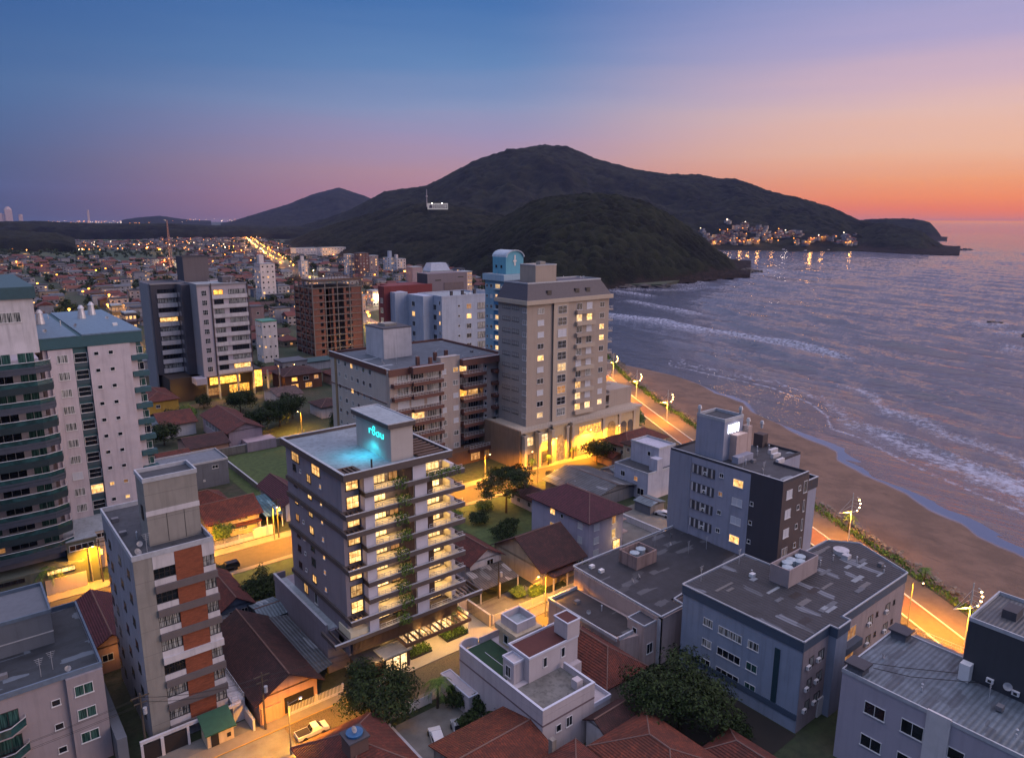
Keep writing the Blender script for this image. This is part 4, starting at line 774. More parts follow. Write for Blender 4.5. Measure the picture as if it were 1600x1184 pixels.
for xa,zc in ((60.3,9.7),(63.7,9.9)): win(u,'y',66.9,xa,zc,.7,1.5,'dark',WFR,1,.08)
win(u,'x',55.6,69.2,9.0,1.1,1.7,'dark',WFR,2,.08)
c=MB().box(64.4,66.8,66.8,69.6,11.5,14.0).build('chimney_block',WH,u); MB().parapet(64.3,66.9,66.7,69.7,14,14.15,.2).build('coping',WC,c); MB().box(64.5,66.7,66.9,69.5,14.01,14.06).build('roof_deck',plain('dark_red_roof'),c) if False else MB().box(64.5,66.7,66.9,69.5,14.01,14.06).build('roof_deck',MATS['dark_red_roof'],c)
tk=MB().box(60.2,64.2,73.0,77.2,7.64,10.2).build('tank_room',CREAM,T); MB().box(59.7,64.7,72.5,77.7,10.2,11.0).build('tank_ledge',CREAM,tk); MB().parapet(60.4,64.0,73.2,77.0,11.0,12.4,.18).build('tank_wall',WH,tk); MB().box(60.6,63.8,73.4,76.8,11.02,11.5).build('tank_cover',SCREED,tk); MB().parapet(60.35,64.05,73.15,77.05,12.4,12.5,.22).build('coping',WC,tk); win(tk,'x',60.2,75.5,9,1,1.4,'dark',WFR,1)
win(T,'y',60.4,57.0,4.8,.9,1.1,'dark',WFR,1,.08); win(T,'y',60.4,58.9,4.9,1.1,1.5,'dark',WFR,2,.08); MB().box(61.4,62.5,61.6,62.7,7.64,8.9).build('roof_cupboard',WH,T)
MB().box(63.6,67.0,60.6,66,0,4.6).build('side_wing',WH,T); MB().parapet(63.6,67.1,60.5,66,4.6,5.2,.2).build('side_parapet',WC,T)
# ================================================================ 8  MAROON HIPPED HOUSE
T=thing('hipped_house','three-storey lilac house with a wide maroon hipped roof between gardens','house',106,107)
MB().box(100.2,110.5,98.2,116.4,0,9.0).build('wall',plaster('lilac_white',hexc('a09aac'),dirt=.2),T); hiproof(T,100.2,111.4,98.2,116.6,9.0,3.2,TILEM,'y',1,.9)
MB().box(110.5,113.2,99,106,2.9,3.1).box(110.5,112.6,99,106,5.9,6.1).build('balcony_slab',PINK,T)
for z,st in ((7.6,'lit'),(4.4,'lit'),(1.6,'dark')): win(T,'x',100.2,109.4,z,1.6,1.3,st,WFR,2); win(T,'x',100.2,106.4,z-.1,.8,.9,'dark',WFR,1); win(T,'x',100.2,100.8,z-.3,1.3,1.5,'shut',WFR,2)
for z in (7.2,4.2,1.4): win(T,'y',98.2,102.4,z,1.6,1.5,'shut',WFR,2)
win(T,'y',98.2,107.6,7.6,1.2,2.0,'dim',WFR,1); win(T,'y',98.2,107.6,4.4,1.2,2.0,'lit',WFR,1); win(T,'y',98.2,108.6,1.5,2.2,2.4,'lit',DFR,2); sodium(T,108,96.8,3.0,60,(1,.65,.25),.2); sodium(T,108,97,6,25,(1,.65,.25),.2)
# ================================================================ 9  BEIGE AND BROWN SLAB BLOCK
T=thing('apartment_block','beige eight-storey block with brown balcony bands and a square white roof tower','apartment building',114,186)
BE=plaster('warm_beige',hexc('a4968e'),dirt=.2); BE2=plaster('pale_beige_side',hexc('b0a49c'),dirt=.2); BR=plain('brown_balcony_band',hexc('5c3a32'),.7,0,.15)
MB().box(94,134.5,170.4,204.8,4.0,29.2).box(94,109.5,168.6,170.4,4,29.2).box(110.3,116.8,168.2,170.4,4,31.6).box(125.4,134.5,168.4,170.4,4,29.2).build('wall',BE,T)
MB().box(93.98,94.0,170.4,204.8,0,29.2).build('side_wall',BE2,T); MB().box(93.8,94,200.6,201.8,0,29.2).build('corner_strip',plaster('ochre_strip',hexc('8c7454')),T); MB().box(93.85,94,170.4,204.8,20.3,20.55).build('string_course',BR,T)
MB().box(94.2,134.3,170.6,204.6,29.3,29.35).build('roof_deck',slabroof('grey_blue_roof',hexc('4c545e'),(.35,.38,.42),amt=.2),T); m=MB().box(93.7,94.1,170.2,205.1,28.6,30.2).box(93.7,135.2,204.8,205.1,29.2,30.0).box(134.5,134.9,168,205,28.6,30).box(93.7,100.2,168.2,168.6,28.2,30.1).box(100.2,110.2,166.4,168.6,28.4,30.3).box(116.8,137,166.4,168.6,28.6,30.5).build('roof_band',BR,T)
MB().box(93.6,94.15,168.2,205.1,30.2,30.32).box(100.1,110.3,166.3,166.8,30.3,30.42).box(116.7,137.1,166.3,166.8,30.5,30.62).box(110.2,116.9,168.1,168.5,31.6,31.72).build('coping',CAP,m)
def inbox(px,py): pass
q=MB().box(102.5,112.0,186.5,197.5,29.35,38.2).build('stair_tower',WHITE,T); MB().box(102.4,112.1,186.4,197.6,38.2,38.45).build('roof_deck',DGREY,q); MB().box(105,109,190,194,38.45,39.2).build('roof_hatch',CONC,q)
for a,b_ in ((105.2,172.5),(112.8,175.2),(117.3,176.2),(107.5,169.5)): MB().box(a,a+.9,b_,b_+.9,29.35,31.8).build('chimney',BR,T)
for i in range(8):
    z=27.7-i*3.75
    if z<3.5: break
    for j,yy in enumerate((198.9,194.7,190.7,187.1,183.4,179.5)):
        lit=(i,j) in ((0,2),(2,2)); win(T,'x',94,yy,z,1.4,1.4,'lit' if lit else pick(('dark',.5),('curt',.5)),WFR,2)
    zs=26.2-i*3.75
    f_=MB().box(94.5,100.2,166.9,168.6,zs-1.1,zs-.1).box(100.2,110.0,166.2,168.6,zs-1.1,zs-.1).build('balcony',BR,T)
    m=MB(); rail(m,94.6,100.2,167.0,zs-.1,1.1,6); rail(m,100.3,105.0,166.3,zs-.1,1.1,5); rail(m,105.6,109.9,166.3,zs-.1,1.1,5); m.build('railing',WFR,f_)
    win(f_,'y',168.6,98.2,zs+1.2,3.6,2.2,'shut' if i==2 else 'curt',WFR,4,name='balcony_door'); win(f_,'y',168.6,102.7,zs+1.2,4.2,2.2,'lit' if i==3 else ('shut' if i==2 else 'dark'),WFR,5,name='balcony_door'); win(f_,'y',168.6,107.8,zs+1.2,4.0,2.2,'shut' if i==2 else 'curt',WFR,5,name='balcony_door')
    win(T,'y',168.2,111.4,z-.2,1.4,1.5,pick(('curt',.6),('shut',.4)),WFR,2); win(T,'y',168.2,115.3,z-.1,1.8,1.4,'lit' if i==0 else pick(('shut',.6),('curt',.4)),WFR,2); win(T,'y',168.2,117.0-.6,z+.1,.5,.6,'dark',WFR,1) if False else None
    f_=MB().box(117.3,125.5,166.8,170.4,zs-1.1,zs-.1).build('balcony',BR,T); m=MB(); rail(m,117.3,125.4,166.9,zs-.1,1.1,8); m.build('railing',WFR,f_); win(f_,'y',170.4,119.2,zs+1.2,3.0,2.3,'hot' if i==2 else ('lit' if i==0 else 'curt'),WFR,3,name='balcony_door'); win(f_,'y',170.4,123.0,zs+1.2,3.6,2.3,'lit' if i==2 else 'dark',WFR,4,name='balcony_door')
    win(T,'y',168.4,126.2,z-.6,.8,1.0,'dark',WFR,1)
    f_=MB().box(128.2,137,166.6,168.4,zs-1.0,zs-.1).build('balcony',BR,T)
    if i>=2: m=MB(); rail(m,129,136.8,166.7,zs-.1,1.1,7); m.build('railing',WFR,f_); win(f_,'y',168.4,132,zs+1.2,4.6,2.2,'shut' if i==6 else 'curt',WFR,5,name='balcony_door')
sodium(T,119.5,167.6,20.5,120,(1,.5,.12),.3)
MB().box(110,138,164.6,204,0,4.0).build('podium',plaster('amber_brown',hexc('6a4a34')),T); MB().box(117,138.5,163.8,164.6,3.2,4.3).build('podium_band',BR,T); m=MB(); rail(m,117.2,138.4,163.9,4.3,1.0,18); m.build('railing',WFR,T)
for xa in (119.5,124.5,130.5): win(T,'y',164.6,xa,1.7,3.4,2.2,'dim',DFR,3,name='shop_window')
MB().box(94,110,168.6,204.6,0,4).build('podium',plaster('amber_brown',hexc('6a4a34')),T)
# ================================================================ 10  TALL BEIGE TOWER WITH MANSARD
T=thing('apartment_tower','tallest beige tower with a dark mansard roof above a lit colonnaded base','apartment building',147,162)
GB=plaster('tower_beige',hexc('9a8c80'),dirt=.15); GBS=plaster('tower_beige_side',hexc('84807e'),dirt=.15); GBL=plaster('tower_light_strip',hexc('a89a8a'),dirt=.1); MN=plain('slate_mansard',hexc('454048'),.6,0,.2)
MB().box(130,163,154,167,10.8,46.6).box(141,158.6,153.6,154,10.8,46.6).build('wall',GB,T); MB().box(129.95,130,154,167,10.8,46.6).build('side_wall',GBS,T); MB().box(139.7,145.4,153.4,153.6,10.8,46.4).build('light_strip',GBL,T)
MB().box(129.2,163.8,153.0,168,46.4,47.6).build('cornice',GBL,T)
MB().add([(129.6,153.4,47.6),(163.2,153.4,47.6),(163.2,167.4,47.6),(129.6,167.4,47.6),(131.4,155.4,52),(160.4,155.4,52),(160.4,165.8,52),(131.4,165.8,52)],[(0,1,5,4),(1,2,6,5),(2,3,7,6),(3,0,4,7),(4,5,6,7)]).build('mansard_roof',MN,T); MB().parapet(131.3,160.5,155.3,165.9,52,52.4,.3).build('coping',CAP,T)
q=MB().box(136.5,144.5,158,165,52,56.8).build('roof_box',GB,T); MB().parapet(136.4,144.6,157.9,165.1,56.8,57.1,.2).build('coping',CAP,q); MB().box(140,142,160,162,56.8,57.8).build('roof_vent',CONC,q)
for a in (137.5,148.5,153.0): MB().box(a,a+1.6,153.9,155.1,48.2,50.0).build('dormer',DMETAL,T)
for i in range(11):
    z=44.4-i*3.4
    if z<11: break
    win(T,'x',130,163.2,z+.8,3.6,1.1,'litw' if i in(1,2) else ('dim' if i in (5,) else 'dark'),DFR,4); win(T,'x',130,159.0,z+.9,3.0,1.2,'litw' if i in (1,2,8) else 'dark',DFR,3); win(T,'x',130,154.9,z+.4,1.8,1.3,'shut' if i%4 else 'curt',WFR,2)
    win(T,'y',154,135.2,z,2.4,1.6,['curt','shut','shut','dark','lit','shut','dark','shut','dark','litw','curt'][i],WFR,2)
    o=win(T,'y',153.4,143.0,z-.1,3.4,2.3,['dark','dark','shut','dark','dark','litw','dark','dim','dark','curt','dark'][i],WFR,2,.08,1,name='balcony_door')
    win(T,'y',153.6,139.3,z+.4,.6,.8,'dark',WFR,1) if False else None
    f_=MB().box(148.4,156.0,152.6,153.6,z-1.9,z-.8).build('balcony',GBL if i%2 else GB,T); win(f_,'y',153.6,150.0,z+.3,2.3,2.0,['dark','litw','dark','dark','curt','shut','dark','lit','litw','lit','dark'][i],WFR,2); win(f_,'y',153.6,154.2,z+.3,2.3,2.0,['shut','lit','shut','dark','shut','shut','curt','shut','shut','litw','lit'][i],WFR,2)
    win(T,'y',154,160.0,z+.2,2.0,1.6,['dark','dark','lit','lit','dark','shut','dark','shut','shut','litw','dark'][i],WFR,2)
    b_=MB().box(162.6,165.4,154.4,162,z-1.9,z-1.6).build('end_balcony',GB,T); m=MB(); rail(m,163,165.3,154.5,z-1.6,1.0,3); m.build('railing',METAL,b_)
for i in range(10):
    z=44.8-i*3.4
    MB().box(138.7,139.3,153.9,154,z,z+.7).box(146.4,147,153.5,153.6,z,z+.7).each('small_vent',DMETAL,T) if i%1==0 and False else None
POD=plaster('podium_cream',hexc('b4a080'),dirt=.2)
p=MB().box(125.2,176,151,172,0,10.6).box(136.7,142.7,149.8,151,0,11.3).box(144,172,149.4,151,0,10.6).build('podium',POD,T); MB().box(124.8,176.6,150.4,172,10.6,11.1).box(136.3,143.1,149.4,150.4,11.1,11.7).box(143.8,172.4,148.8,150.4,10.4,11.1).build('cornice',GBL,p)
m=MB(); rail(m,125,136,150.8,11.1,1.1,10); rail(m,144,172,149.2,11.1,1.1,26); railx(m,151,165,125.2,11.1,1.1,10); m.build('railing',GBL,p)
for xa,wd in ((128.5,3.4),(134,3.6)): win(p,'y',151,xa,7.7,wd,2.6,'litw',GBL,3,.12,name='shop_window'); win(p,'y',151,xa,2.2,wd,3.2,'dim',DFR,2,.1,name='shop_window')
for xa in (126,131.3,136.3,142.2,144.4,157.4,164.6,171.4): MB().box(xa-.45,xa+.45,149.1,151,0,10.4).box(xa-.65,xa+.65,149.0,151,9.8,10.4).build('pilaster',GBL,p)
def arch(x,y,w,h,mat):
    n=10; pts=[(x-w/2,0)]+[(x+w/2*math.cos(math.pi-math.pi*i/n),h-w/2+w/2*math.sin(math.pi*i/n)) for i in range(n+1)]+[(x+w/2,0)]
    m=MB(); m.add([(a,y,b_) for a,b_ in pts]+[(a,y-.08,b_) for a,b_ in pts],[tuple(range(len(pts),2*len(pts)))]); return m.build('arched_doorway',mat,p)
arch(139.7,149.78,3.0,8.0,PT['dim']); arch(166.5,149.38,3.0,7.6,DGREY); arch(169.6,149.38,2.4,7.6,DGREY); arch(161.0,149.38,3.6,8.6,PT['dim'])
win(p,'y',149.4,151.6,7.8,9.4,2.8,'hot',GBL,8,.12,1,name='shop_window'); MB().box(146,157,149.2,149.4,.4,3.6).build('blank_panel',GBL,p)
MB().box(124.6,125.2,150.4,167,0,11.6).build('party_wall',plaster('party_brown',hexc('7c6654')),p); MB().box(165.5,176,155,166,10.6,16.5).build('end_wing',GB,T)
for xx,pw in ((127,60),(132,60),(140,110),(147,60),(153,90),(159.5,130),(168,120),(174,80)): sodium(p,xx,147.6,4.6,pw,(1,.50,.11),.3)
# ================================================================ 11  BLUE TOWER
T=thing('apartment_tower','light blue tower with a barrel-topped roof block behind the tallest beige tower','apartment building',152,196)
B1=plaster('light_blue_render',hexc('7094a8'),dirt=.2); B2=plain('strong_blue',hexc('2c6c94'),.7,0,.1); B3=plaster('pale_blue_render',hexc('8ca4b4'),dirt=.2)
MB().box(150.3,168,190,200.5,0,49.5).build('wall',B1,T); MB().box(149.6,168.6,189.2,201.1,49.5,51.6).build('cornice',B3,T); MB().box(150,168,190,200.5,51.604,51.7).build('roof_deck',SCREED,T)
n=10; h0,h1=152.0,159.6; y0_,y1_=191.2,198.4
pts=[(h0,51.7),(h1,51.7)]+[((h0+h1)/2+(h1-h0)/2*math.cos(math.pi*i/n),57.2+2.3*math.sin(math.pi*i/n)) for i in range(n+1)]
m=MB(); L=len(pts); m.add([(a,y0_,b_) for a,b_ in pts]+[(a,y1_,b_) for a,b_ in pts],[tuple(range(L)),tuple(range(2*L-1,L-1,-1))]+[(i,i+L,(i+1)%L+L,(i+1)%L) for i in range(L)]); q=m.build('barrel_block',plaster('sky_blue_block',hexc('5c98ac'),dirt=.15),T)
m=MB()
for i in range(n):
    a=pts[2+i];b_=pts[3+i]; m.add([(a[0]*1.0,y0_-.4,a[1]+.15),(b_[0],y0_-.4,b_[1]+.15),(b_[0],y1_+.4,b_[1]+.15),(a[0],y1_+.4,a[1]+.15)],[(0,1,2,3)]); m.tube((a[0],y0_-.3,a[1]+.1),(b_[0],y0_-.3,b_[1]+.1),.25,n=4)
m.build('barrel_roof',plaster('roof_blue',hexc('a0acb8')),q); MB().box(155.5,156.1,191.05,191.19,54.5,58).box(155.0,155.5,191.05,191.19,55.8,56.3).box(156.1,156.6,191.05,191.19,55.8,56.3).build('vent_cross',METAL,q); win(q,'x',152,196.4,54.2,.9,.9,'dark',DFR,1); win(q,'x',152,193.6,54.2,.9,.9,'dark',DFR,1)
for i in range(13):
    z=47.3-i*3.5
    MB().box(149.9,150.3,191.6,195.2,z-2.3,z-.7).build('blue_spandrel',B2,T) if i else None
    f_=MB().box(149.5,150.3,191.6,195.2,z-.7,z-.5).build('balcony',B3,T); win(f_,'x',150.3,193.4,z+.4,2.6,1.5,'litw' if i in (1,3,5,6) else pick(('litw',.4),('dark',.6)),WFR,3,name='balcony_door'); win(T,'x',150.3,197,z+.3,1.3,1.2,pick(('dark',.5),('shut',.5)),WFR,2); win(T,'x',150.3,199.4,z+.2,.9,1.0,'dark',WFR,1); win(T,'y',190,150,z,2,1.4,'dark',WFR,2)
# ================================================================ 12  WHITE BLOCK WITH RED SIDE AND DARK ROOF BOX
T=thing('apartment_block','bluish-white block with a dark red side wall and a brown-grey roof box','apartment building',168,255)
IW=plaster('bluish_white',hexc('98a0b0'),dirt=.25); IR=plaster('dark_red_render',hexc('6a2a2c'),dirt=.2); IG=plaster('mauve_grey',hexc('6c6268'),dirt=.1)
MB().box(161,184,244,262,0,38.6).box(156,161,250,262,0,39.2).box(150,156,262,270,0,40).build('wall',IW,T); MB().box(147.2,153,266.0,271,0,42.4).build('red_wall',IR,T); MB().box(153,172,268,280,0,42.2).build('rear_wall',IR,T)
MB().parapet(160.9,184.1,243.9,262,38.6,39.4,.3).build('parapet',IW,T); MB().box(161.4,183.8,244.4,262,38.7,38.75).build('roof_deck',SCREED,T)
q=MB().box(170,191,268.5,277,38,46.4).build('roof_box',IG,T); MB().box(169.96,170,268.5,277,38,46.4).build('box_side',DGREY,q); MB().box(178.5,189,268.3,268.5,39,42.2).build('box_panel',plain('mauve_panel',hexc('5c5054'),.7),q); MB().box(174,177,268.4,268.5,43.2,43.7).box(186,189,268.4,268.5,44.2,44.6).build('slot',DMETAL,q)
for a in (165.5,171,177): MB().box(a,a+1,244,244.8,38.7,41.2).build('chimney',DGREY,T)
MB().box(184,184.6,243.6,252,0,40.4).build('end_fin',WHITE,T)
for i in range(9):
    z=34.5-i*4.1
    win(T,'x',161,249,z,2.2,2.2,'dark',WFR,2); win(T,'x',156,257.5,z+1,2.2,2.0,'lit' if i==1 else 'dark',WFR,2); win(T,'x',147.2,268.2,z+2,2.0,2.0,'curt',WFR,2)
    win(T,'y',244,169.4,z+.4,1,1.0,'dark',WFR,1); win(T,'y',244,174.4,z,2.4,2.0,'lit' if i in(1,) else ('dim' if i==0 else 'dark'),WFR,2); win(T,'y',244,180.8,z-.2,4.0,2.6,'curt',DFR,3)
    win(T,'x',161,245.5,z+2,.8,1.6,'lit' if i in(1,2) else 'dark',WFR,1)
# ================================================================ 13  GREY TWIN-WING TOWER (left of centre)
T=thing('apartment_tower','dark and light grey tower with a tall blank core above bright ground-floor shops','apartment building',84,299)
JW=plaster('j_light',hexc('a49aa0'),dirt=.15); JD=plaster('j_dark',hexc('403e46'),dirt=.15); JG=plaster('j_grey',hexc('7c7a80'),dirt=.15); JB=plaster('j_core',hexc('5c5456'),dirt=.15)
MB().box(79.8,98.5,288,312,9.4,44.6).build('wall',JW,T); MB().box(67,79.8,303,318,9.4,44.6).build('left_wing',JD,T); MB().box(66.4,67,304,318,0,45).build('side_fin',JG,T)
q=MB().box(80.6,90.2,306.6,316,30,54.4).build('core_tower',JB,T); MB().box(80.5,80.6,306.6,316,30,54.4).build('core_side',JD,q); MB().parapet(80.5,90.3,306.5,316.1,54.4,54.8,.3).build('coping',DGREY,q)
MB().box(76.4,79.6,296.5,303,9.4,44.6).build('dark_recess',JD,T); MB().box(79.6,79.8,288,296.5,9.4,44.6).build('corner_pier',JG,T)
MB().parapet(79.6,98.8,287.7,312,44.6,45.3,.3).parapet(66.8,79.6,302.8,318,44.6,45.2,.3).build('coping',JG,T); MB().box(80,98.4,288.2,306,44.7,44.75).build('roof_deck',SCREED,T); MB().box(92,97,296,302,44.75,47).build('roof_room',JB,T)
MB().box(84.6,85.0,287.6,288,9.4,45.4).box(98.5,98.9,287.6,312,0,45.4).build('brown_fin',plain('brown_fin',hexc('4a3c3c'),.7),T)
for i in range(9):
    z=42.0-i*3.68
    win(T,'y',288,82.2,z-.2,1.9,2.0,'dark',WFR,3,.08,1)
    MB().box(85.0,98.4,287.5,288,z-2.6,z-1.1).build('white_band',WHITE,T)
    win(T,'y',288,87.5,z-.1,3.6,1.8,'hot' if i==0 else pick(('dark',.6),('curt',.4)),DFR,4,.06); win(T,'y',288,94.6,z-.1,6.6,1.8,['curt','curt','dark','curt','dark','curt','dark','curt','lit'][i],DFR,7,.06)
    MB().box(69.0,76.2,302.4,303,z-2.6,z-.9).build('white_band',WHITE,T); win(T,'y',303,72.6,z,6.6,1.6,'lit' if i==3 else pick(('dark',.7),('curt',.3)),DFR,6,.06)
    MB().box(76.2,76.4,298.8,301.4,z-2.2,z-.6).build('side_balcony',JG,T)
MB().box(68,98.5,292,318,0,9.4).build('podium',plain('shop_dark',hexc('30241e'),.6),T)
m=MB()
for a in (80,84.7,92,98.2,104,109): m.box(a,a+.6,287.4,288.2,0,9.4)
m.each('column',JG,T)
win(T,'y',292,88.6,6.6,12,3.0,'hot',DFR,8,.1,1,name='shop_window'); win(T,'y',292,94,2.6,8,3.4,'hot',DFR,6,.1,1,name='shop_window'); win(T,'y',292,101,5.5,5,7,'hot',DFR,4,.1,2,name='shop_window'); win(T,'y',303,71.5,5,6,6,'hot',DFR,4,.1,1,name='shop_window'); win(T,'y',292,84,2.4,5,3,'dim',DFR,4,.1,name='shop_window')
MB().box(98.5,103.6,292.2,318,0,9.4).build('annex',plain('shop_dark2',hexc('2c2420'),.6),T); MB().box(76,80,286,296,7,9.4).build('entrance_frame',JW,T)
for xx in (71,83,90,97,102): sodium(T,xx,286,3.6,500,(1,.5,.08),.5)
# ================================================================ 14  BRICK SHELL UNDER CONSTRUCTION
T=thing('unfinished_building','raw brick and concrete tower shell under construction without windows','building',165,380)
RB=brickmat('raw_brick',hexc('7a4e40')); FC=plaster('frame_concrete',hexc('6c6460'),dirt=.5)
x0,x1,y0,y1=152,180,349,372
for i in range(11):
    z=i*3.5
    MB().box(x0,x1,y0,y1,z+3.1,z+3.5).build('floor_slab',FC,T)
    if i<10:
        m=MB()
        for a,w_ in ((x0,4.0),(x0+5.6,3.6),(x0+11,1.2),(x0+17.5,1.4),(x0+22,5.6)): m.box(a,a+w_,y0+.3,y0+.6,z,z+3.1)
        m.box(x0+7.4,x0+9.4,y0+.3,y0+.6,z,z+3.1).box(x0+4.0,x0+5.6,y0+.3,y0+.6,z,z+1.2); m.box(x0+19,x0+22,y0+.3,y0+.6,z,z+1.0).box(x0+.3,x0+.6,y0+.6,y0+6,z,z+3.1).box(x0+.3,x0+.6,y0+7.4,y0+14,z,z+3.1).box(x0+.3,x0+.6,y0+15.6,y1,z,z+3.1).box(x0+.3,x0+.6,y0+.6,y1,z,z+1.1)
        m.each('brick_infill',RB,T); MB().box(x0+2,x1-2,y0+8,y1-2,z,z+3.1).build('inner_wall',JD,T)
    m=MB()
    for a in np.linspace(x0,x1-.5,5): m.box(a,a+.5,y0,y0+.5,z,z+3.1)
    for b_ in np.linspace(y0+4,y1-.5,4): m.box(x0,x0+.5,b_,b_+.5,z,z+3.1)
    m.each('column',FC,T)
m=MB()
for k in range(16): m.cyl(x0+1+k*1.75,y0+1,38.5,41.5,.12,n=5)
for k in range(8): m.cyl(x0+1,y0+2+k*2.6,38.5,41.2,.12,n=5)
m.box(x0-.8,x1+.8,y0-.6,y0-.4,38.6,39.4).box(x0-.8,x0-.6,y0,y1,38.6,39.4); m.build('scaffold',plain('rusty_steel',hexc('5c4438'),.8),T)
sodium(T,168,338,6,700,(1,.55,.14),.6)
# ================================================================ 15  TEAL-BALCONY TOWER (left edge)
T=thing('apartment_tower','white tower with rounded teal glass balconies at the left edge','apartment building',8,170)
TG=glassy('teal_balcony_glass',hexc('1c3436'),.1); TB=plain('teal_band',hexc('34464e'),.7,0,.15); TG2=glassy('teal_curtain',hexc('1c4644'),.15,hexc('3c7a74'))
MB().box(-30,14.5,156.5,200,0,44.6).build('wall',plaster('a_white',hexc('a09aa4'),dirt=.15),T); MB().box(-30,15.5,163,200,44.6,55).build('upper_storey',WHITE,T); MB().box(-30,16,162.5,200.5,55,57.2).build('teal_parapet',TEAL,T); win(T,'y',163,10.5,51.6,5.5,1.9,'curt',WFR,2); win(T,'y',163,1.5,50,7,6.5,'curt',WFR,3)
def curve(y,dx=0): return [(-30,y+1.0),(-6,y+.9),(-1,y+.3),(4,y),(9,y-.1),(13.5,y+.2),(16.0+dx,y+1.5),(16.4+dx,y+4.0)]
for i in range(12):
    z=43.3-i*3.48
    if z<5.5: break
    pts=curve(152.8); back=[(16.4,157.0),(-30,157.0)]
    f_=MB().prism(pts+back,z-.2,z).build('balcony',TB,T)
    m=MB(); g=MB(); h_=MB()
    for p,q in zip(pts,pts[1:]):
        m.add([(*p,z-.9),(*q,z-.9),(*q,z+.35),(*p,z+.35)],[(0,1,2,3),(3,2,1,0)]); h_.tube((*p,z+1.25),(*q,z+1.25),.07,n=5); g.add([(p[0],p[1]+.05,z+.35),(q[0],q[1]+.05,z+.35),(q[0],q[1]+.05,z+1.2),(p[0],p[1]+.05,z+1.2)],[(0,1,2,3)])
    m.build('balcony_front',TB if i%2 else plain('grey_blue_band',hexc('5a6070'),.7,0,.1),f_); g.build('glass_front',TG,f_); h_.build('handrail',METAL,f_)
    for a,b_,st in ((-4,6,'teal'),(3.2,4,'dark' if i%3 else 'teal'),(8.2,4.2,'teal' if i in(0,2) else 'dark'),(12.6,2.6,'teal')): win(f_,'y',156.5,a,z+1.35,b_,2.3,'dim' if (i>9 and a<4) else st,METAL,max(2,int(b_/1.2)),.06,name='balcony_glazing')
for z,st in ((2.3,None),): pass
MB().box(-30,17,152.0,157,0,5.2).build('garage_storey',plaster('a_green_grey',hexc('54584c')),T)
MB().box(1.6,7.0,151.9,152.0,.1,2.9).box(10.2,17.0,151.9,152,.1,3.1).each('garage_door',plaster('cream_door',hexc('c0aa90'),dirt=.1),T); win(T,'y',152,-3,4.1,5,1.2,'hot',DFR,4,.06); win(T,'y',152,-3,1.6,4,2.2,'hot',DFR,3,.06); win(T,'y',152,13.0,4.4,4.6,.9,'lit',DFR,4,.06); win(T,'y',152,4.5,4.4,5.4,.8,'dark',DFR,5,.06)
q=MB().box(14.5,19.5,153.5,170,0,9.0).build('side_wing',plaster('a_green_grey',hexc('54584c')),T); MB().box(14.4,19.7,153.3,170.2,9,9.2).build('wing_roof',SCREED,q); win(q,'y',153.5,17,7.6,4.2,1.2,'dark',WFR,4)
# ================================================================ 16  WHITE TOWER WITH TEAL CROWN
T=thing('apartment_tower','tall white slab tower with a teal crown and pale blue roof','apartment building',26,180)
BW=plaster('b_white',hexc('b4aaaf'),dirt=.3); BC=plaster('b_cream',hexc('b8a596'),dirt=.2); TW=plain('teal_wall',hexc('2c5058'),.7,0,.15); BR2=plain('pale_blue_roof',hexc('5c7488'),.6,0,.35)
MB().box(16,32.5,164.5,205,8,44.6).build('wall',BW,T); MB().box(16.8,21.0,163.9,164.5,8,44.6).build('left_panel',BW,T); MB().box(23.6,31.2,163.7,164.5,8,45.2).build('blank_panel',BW,T); MB().box(13.8,16.0,166.5,205,8,44.4).build('cream_side',BC,T); MB().box(21.0,23.6,164.2,164.5,8,46).build('teal_strip',TW,T); MB().box(31.2,33.4,164.6,204,8,46).build('teal_strip',TW,T)
MB().box(13.6,33.6,163.6,206,44.8,47.0).build('teal_crown',TW,T); MB().box(13.5,22,163.5,206,47.0,47.15).box(22.8,33.7,163.5,206,47.0,47.3).build('roof_sheet',BR2,T)
for a,b_ in ((18.5,186),(27.0,190),(30.0,196)): o=MB().cyl(a,b_,47.2,49.6,.9,.55,12).cyl(a,b_,49.6,50.3,.75,.3,12).build('roof_vent',METAL,T)
for i in range(11):
    z=42.9-i*3.45
    win(T,'y',163.9,19.1,z-.2,1.9,1.6,'lit' if i==10 else pick(('curt',.7),('shut',.3)),WFR,3); win(T,'y',163.7,25.0,z+.3,.9,.8,'lit' if i==8 else 'dark',WFR,1); win(T,'y',163.7,27.6,z+.3,.9,.8,'lit' if i in (9,) else ('dim' if i==8 else 'dark'),WFR,1)
    win(T,'y',164.2,22.3,z-.3,2.3,1.9,'lit' if i==8 else 'dark',WFR,1,.06,1); MB().box(21.0,23.6,164.0,164.2,z-2.2,z-1.35).build('teal_balcony',TB,T); o=MB().box(31.3,34.4,163.6,165.2,z-1.9,z-.9).build('corner_balcony',TW,T); win(o,'y',164.6,32.8,z+.1,1.8,1.6,pick(('teal',.8),('dark',.2)),WFR,2)
    win(T,'y',166.5,14.9,z,1.3,1.5,'dim' if i==9 else 'dark',DFR,2)
q=MB().box(17.5,34,158.6,205,0,8).build('podium',BC,T); MB().add([(17.2,158.4,8.0),(34.2,158.4,8.0),(34.2,164.4,9.6),(17.2,164.4,9.6)],[(0,1,2,3)]).build('podium_roof',SCREED,q)
for a in (20.0,24.6,29.2): win(q,'y',158.6,a,7.0,4.0,1.0,'dark',WFR,5)
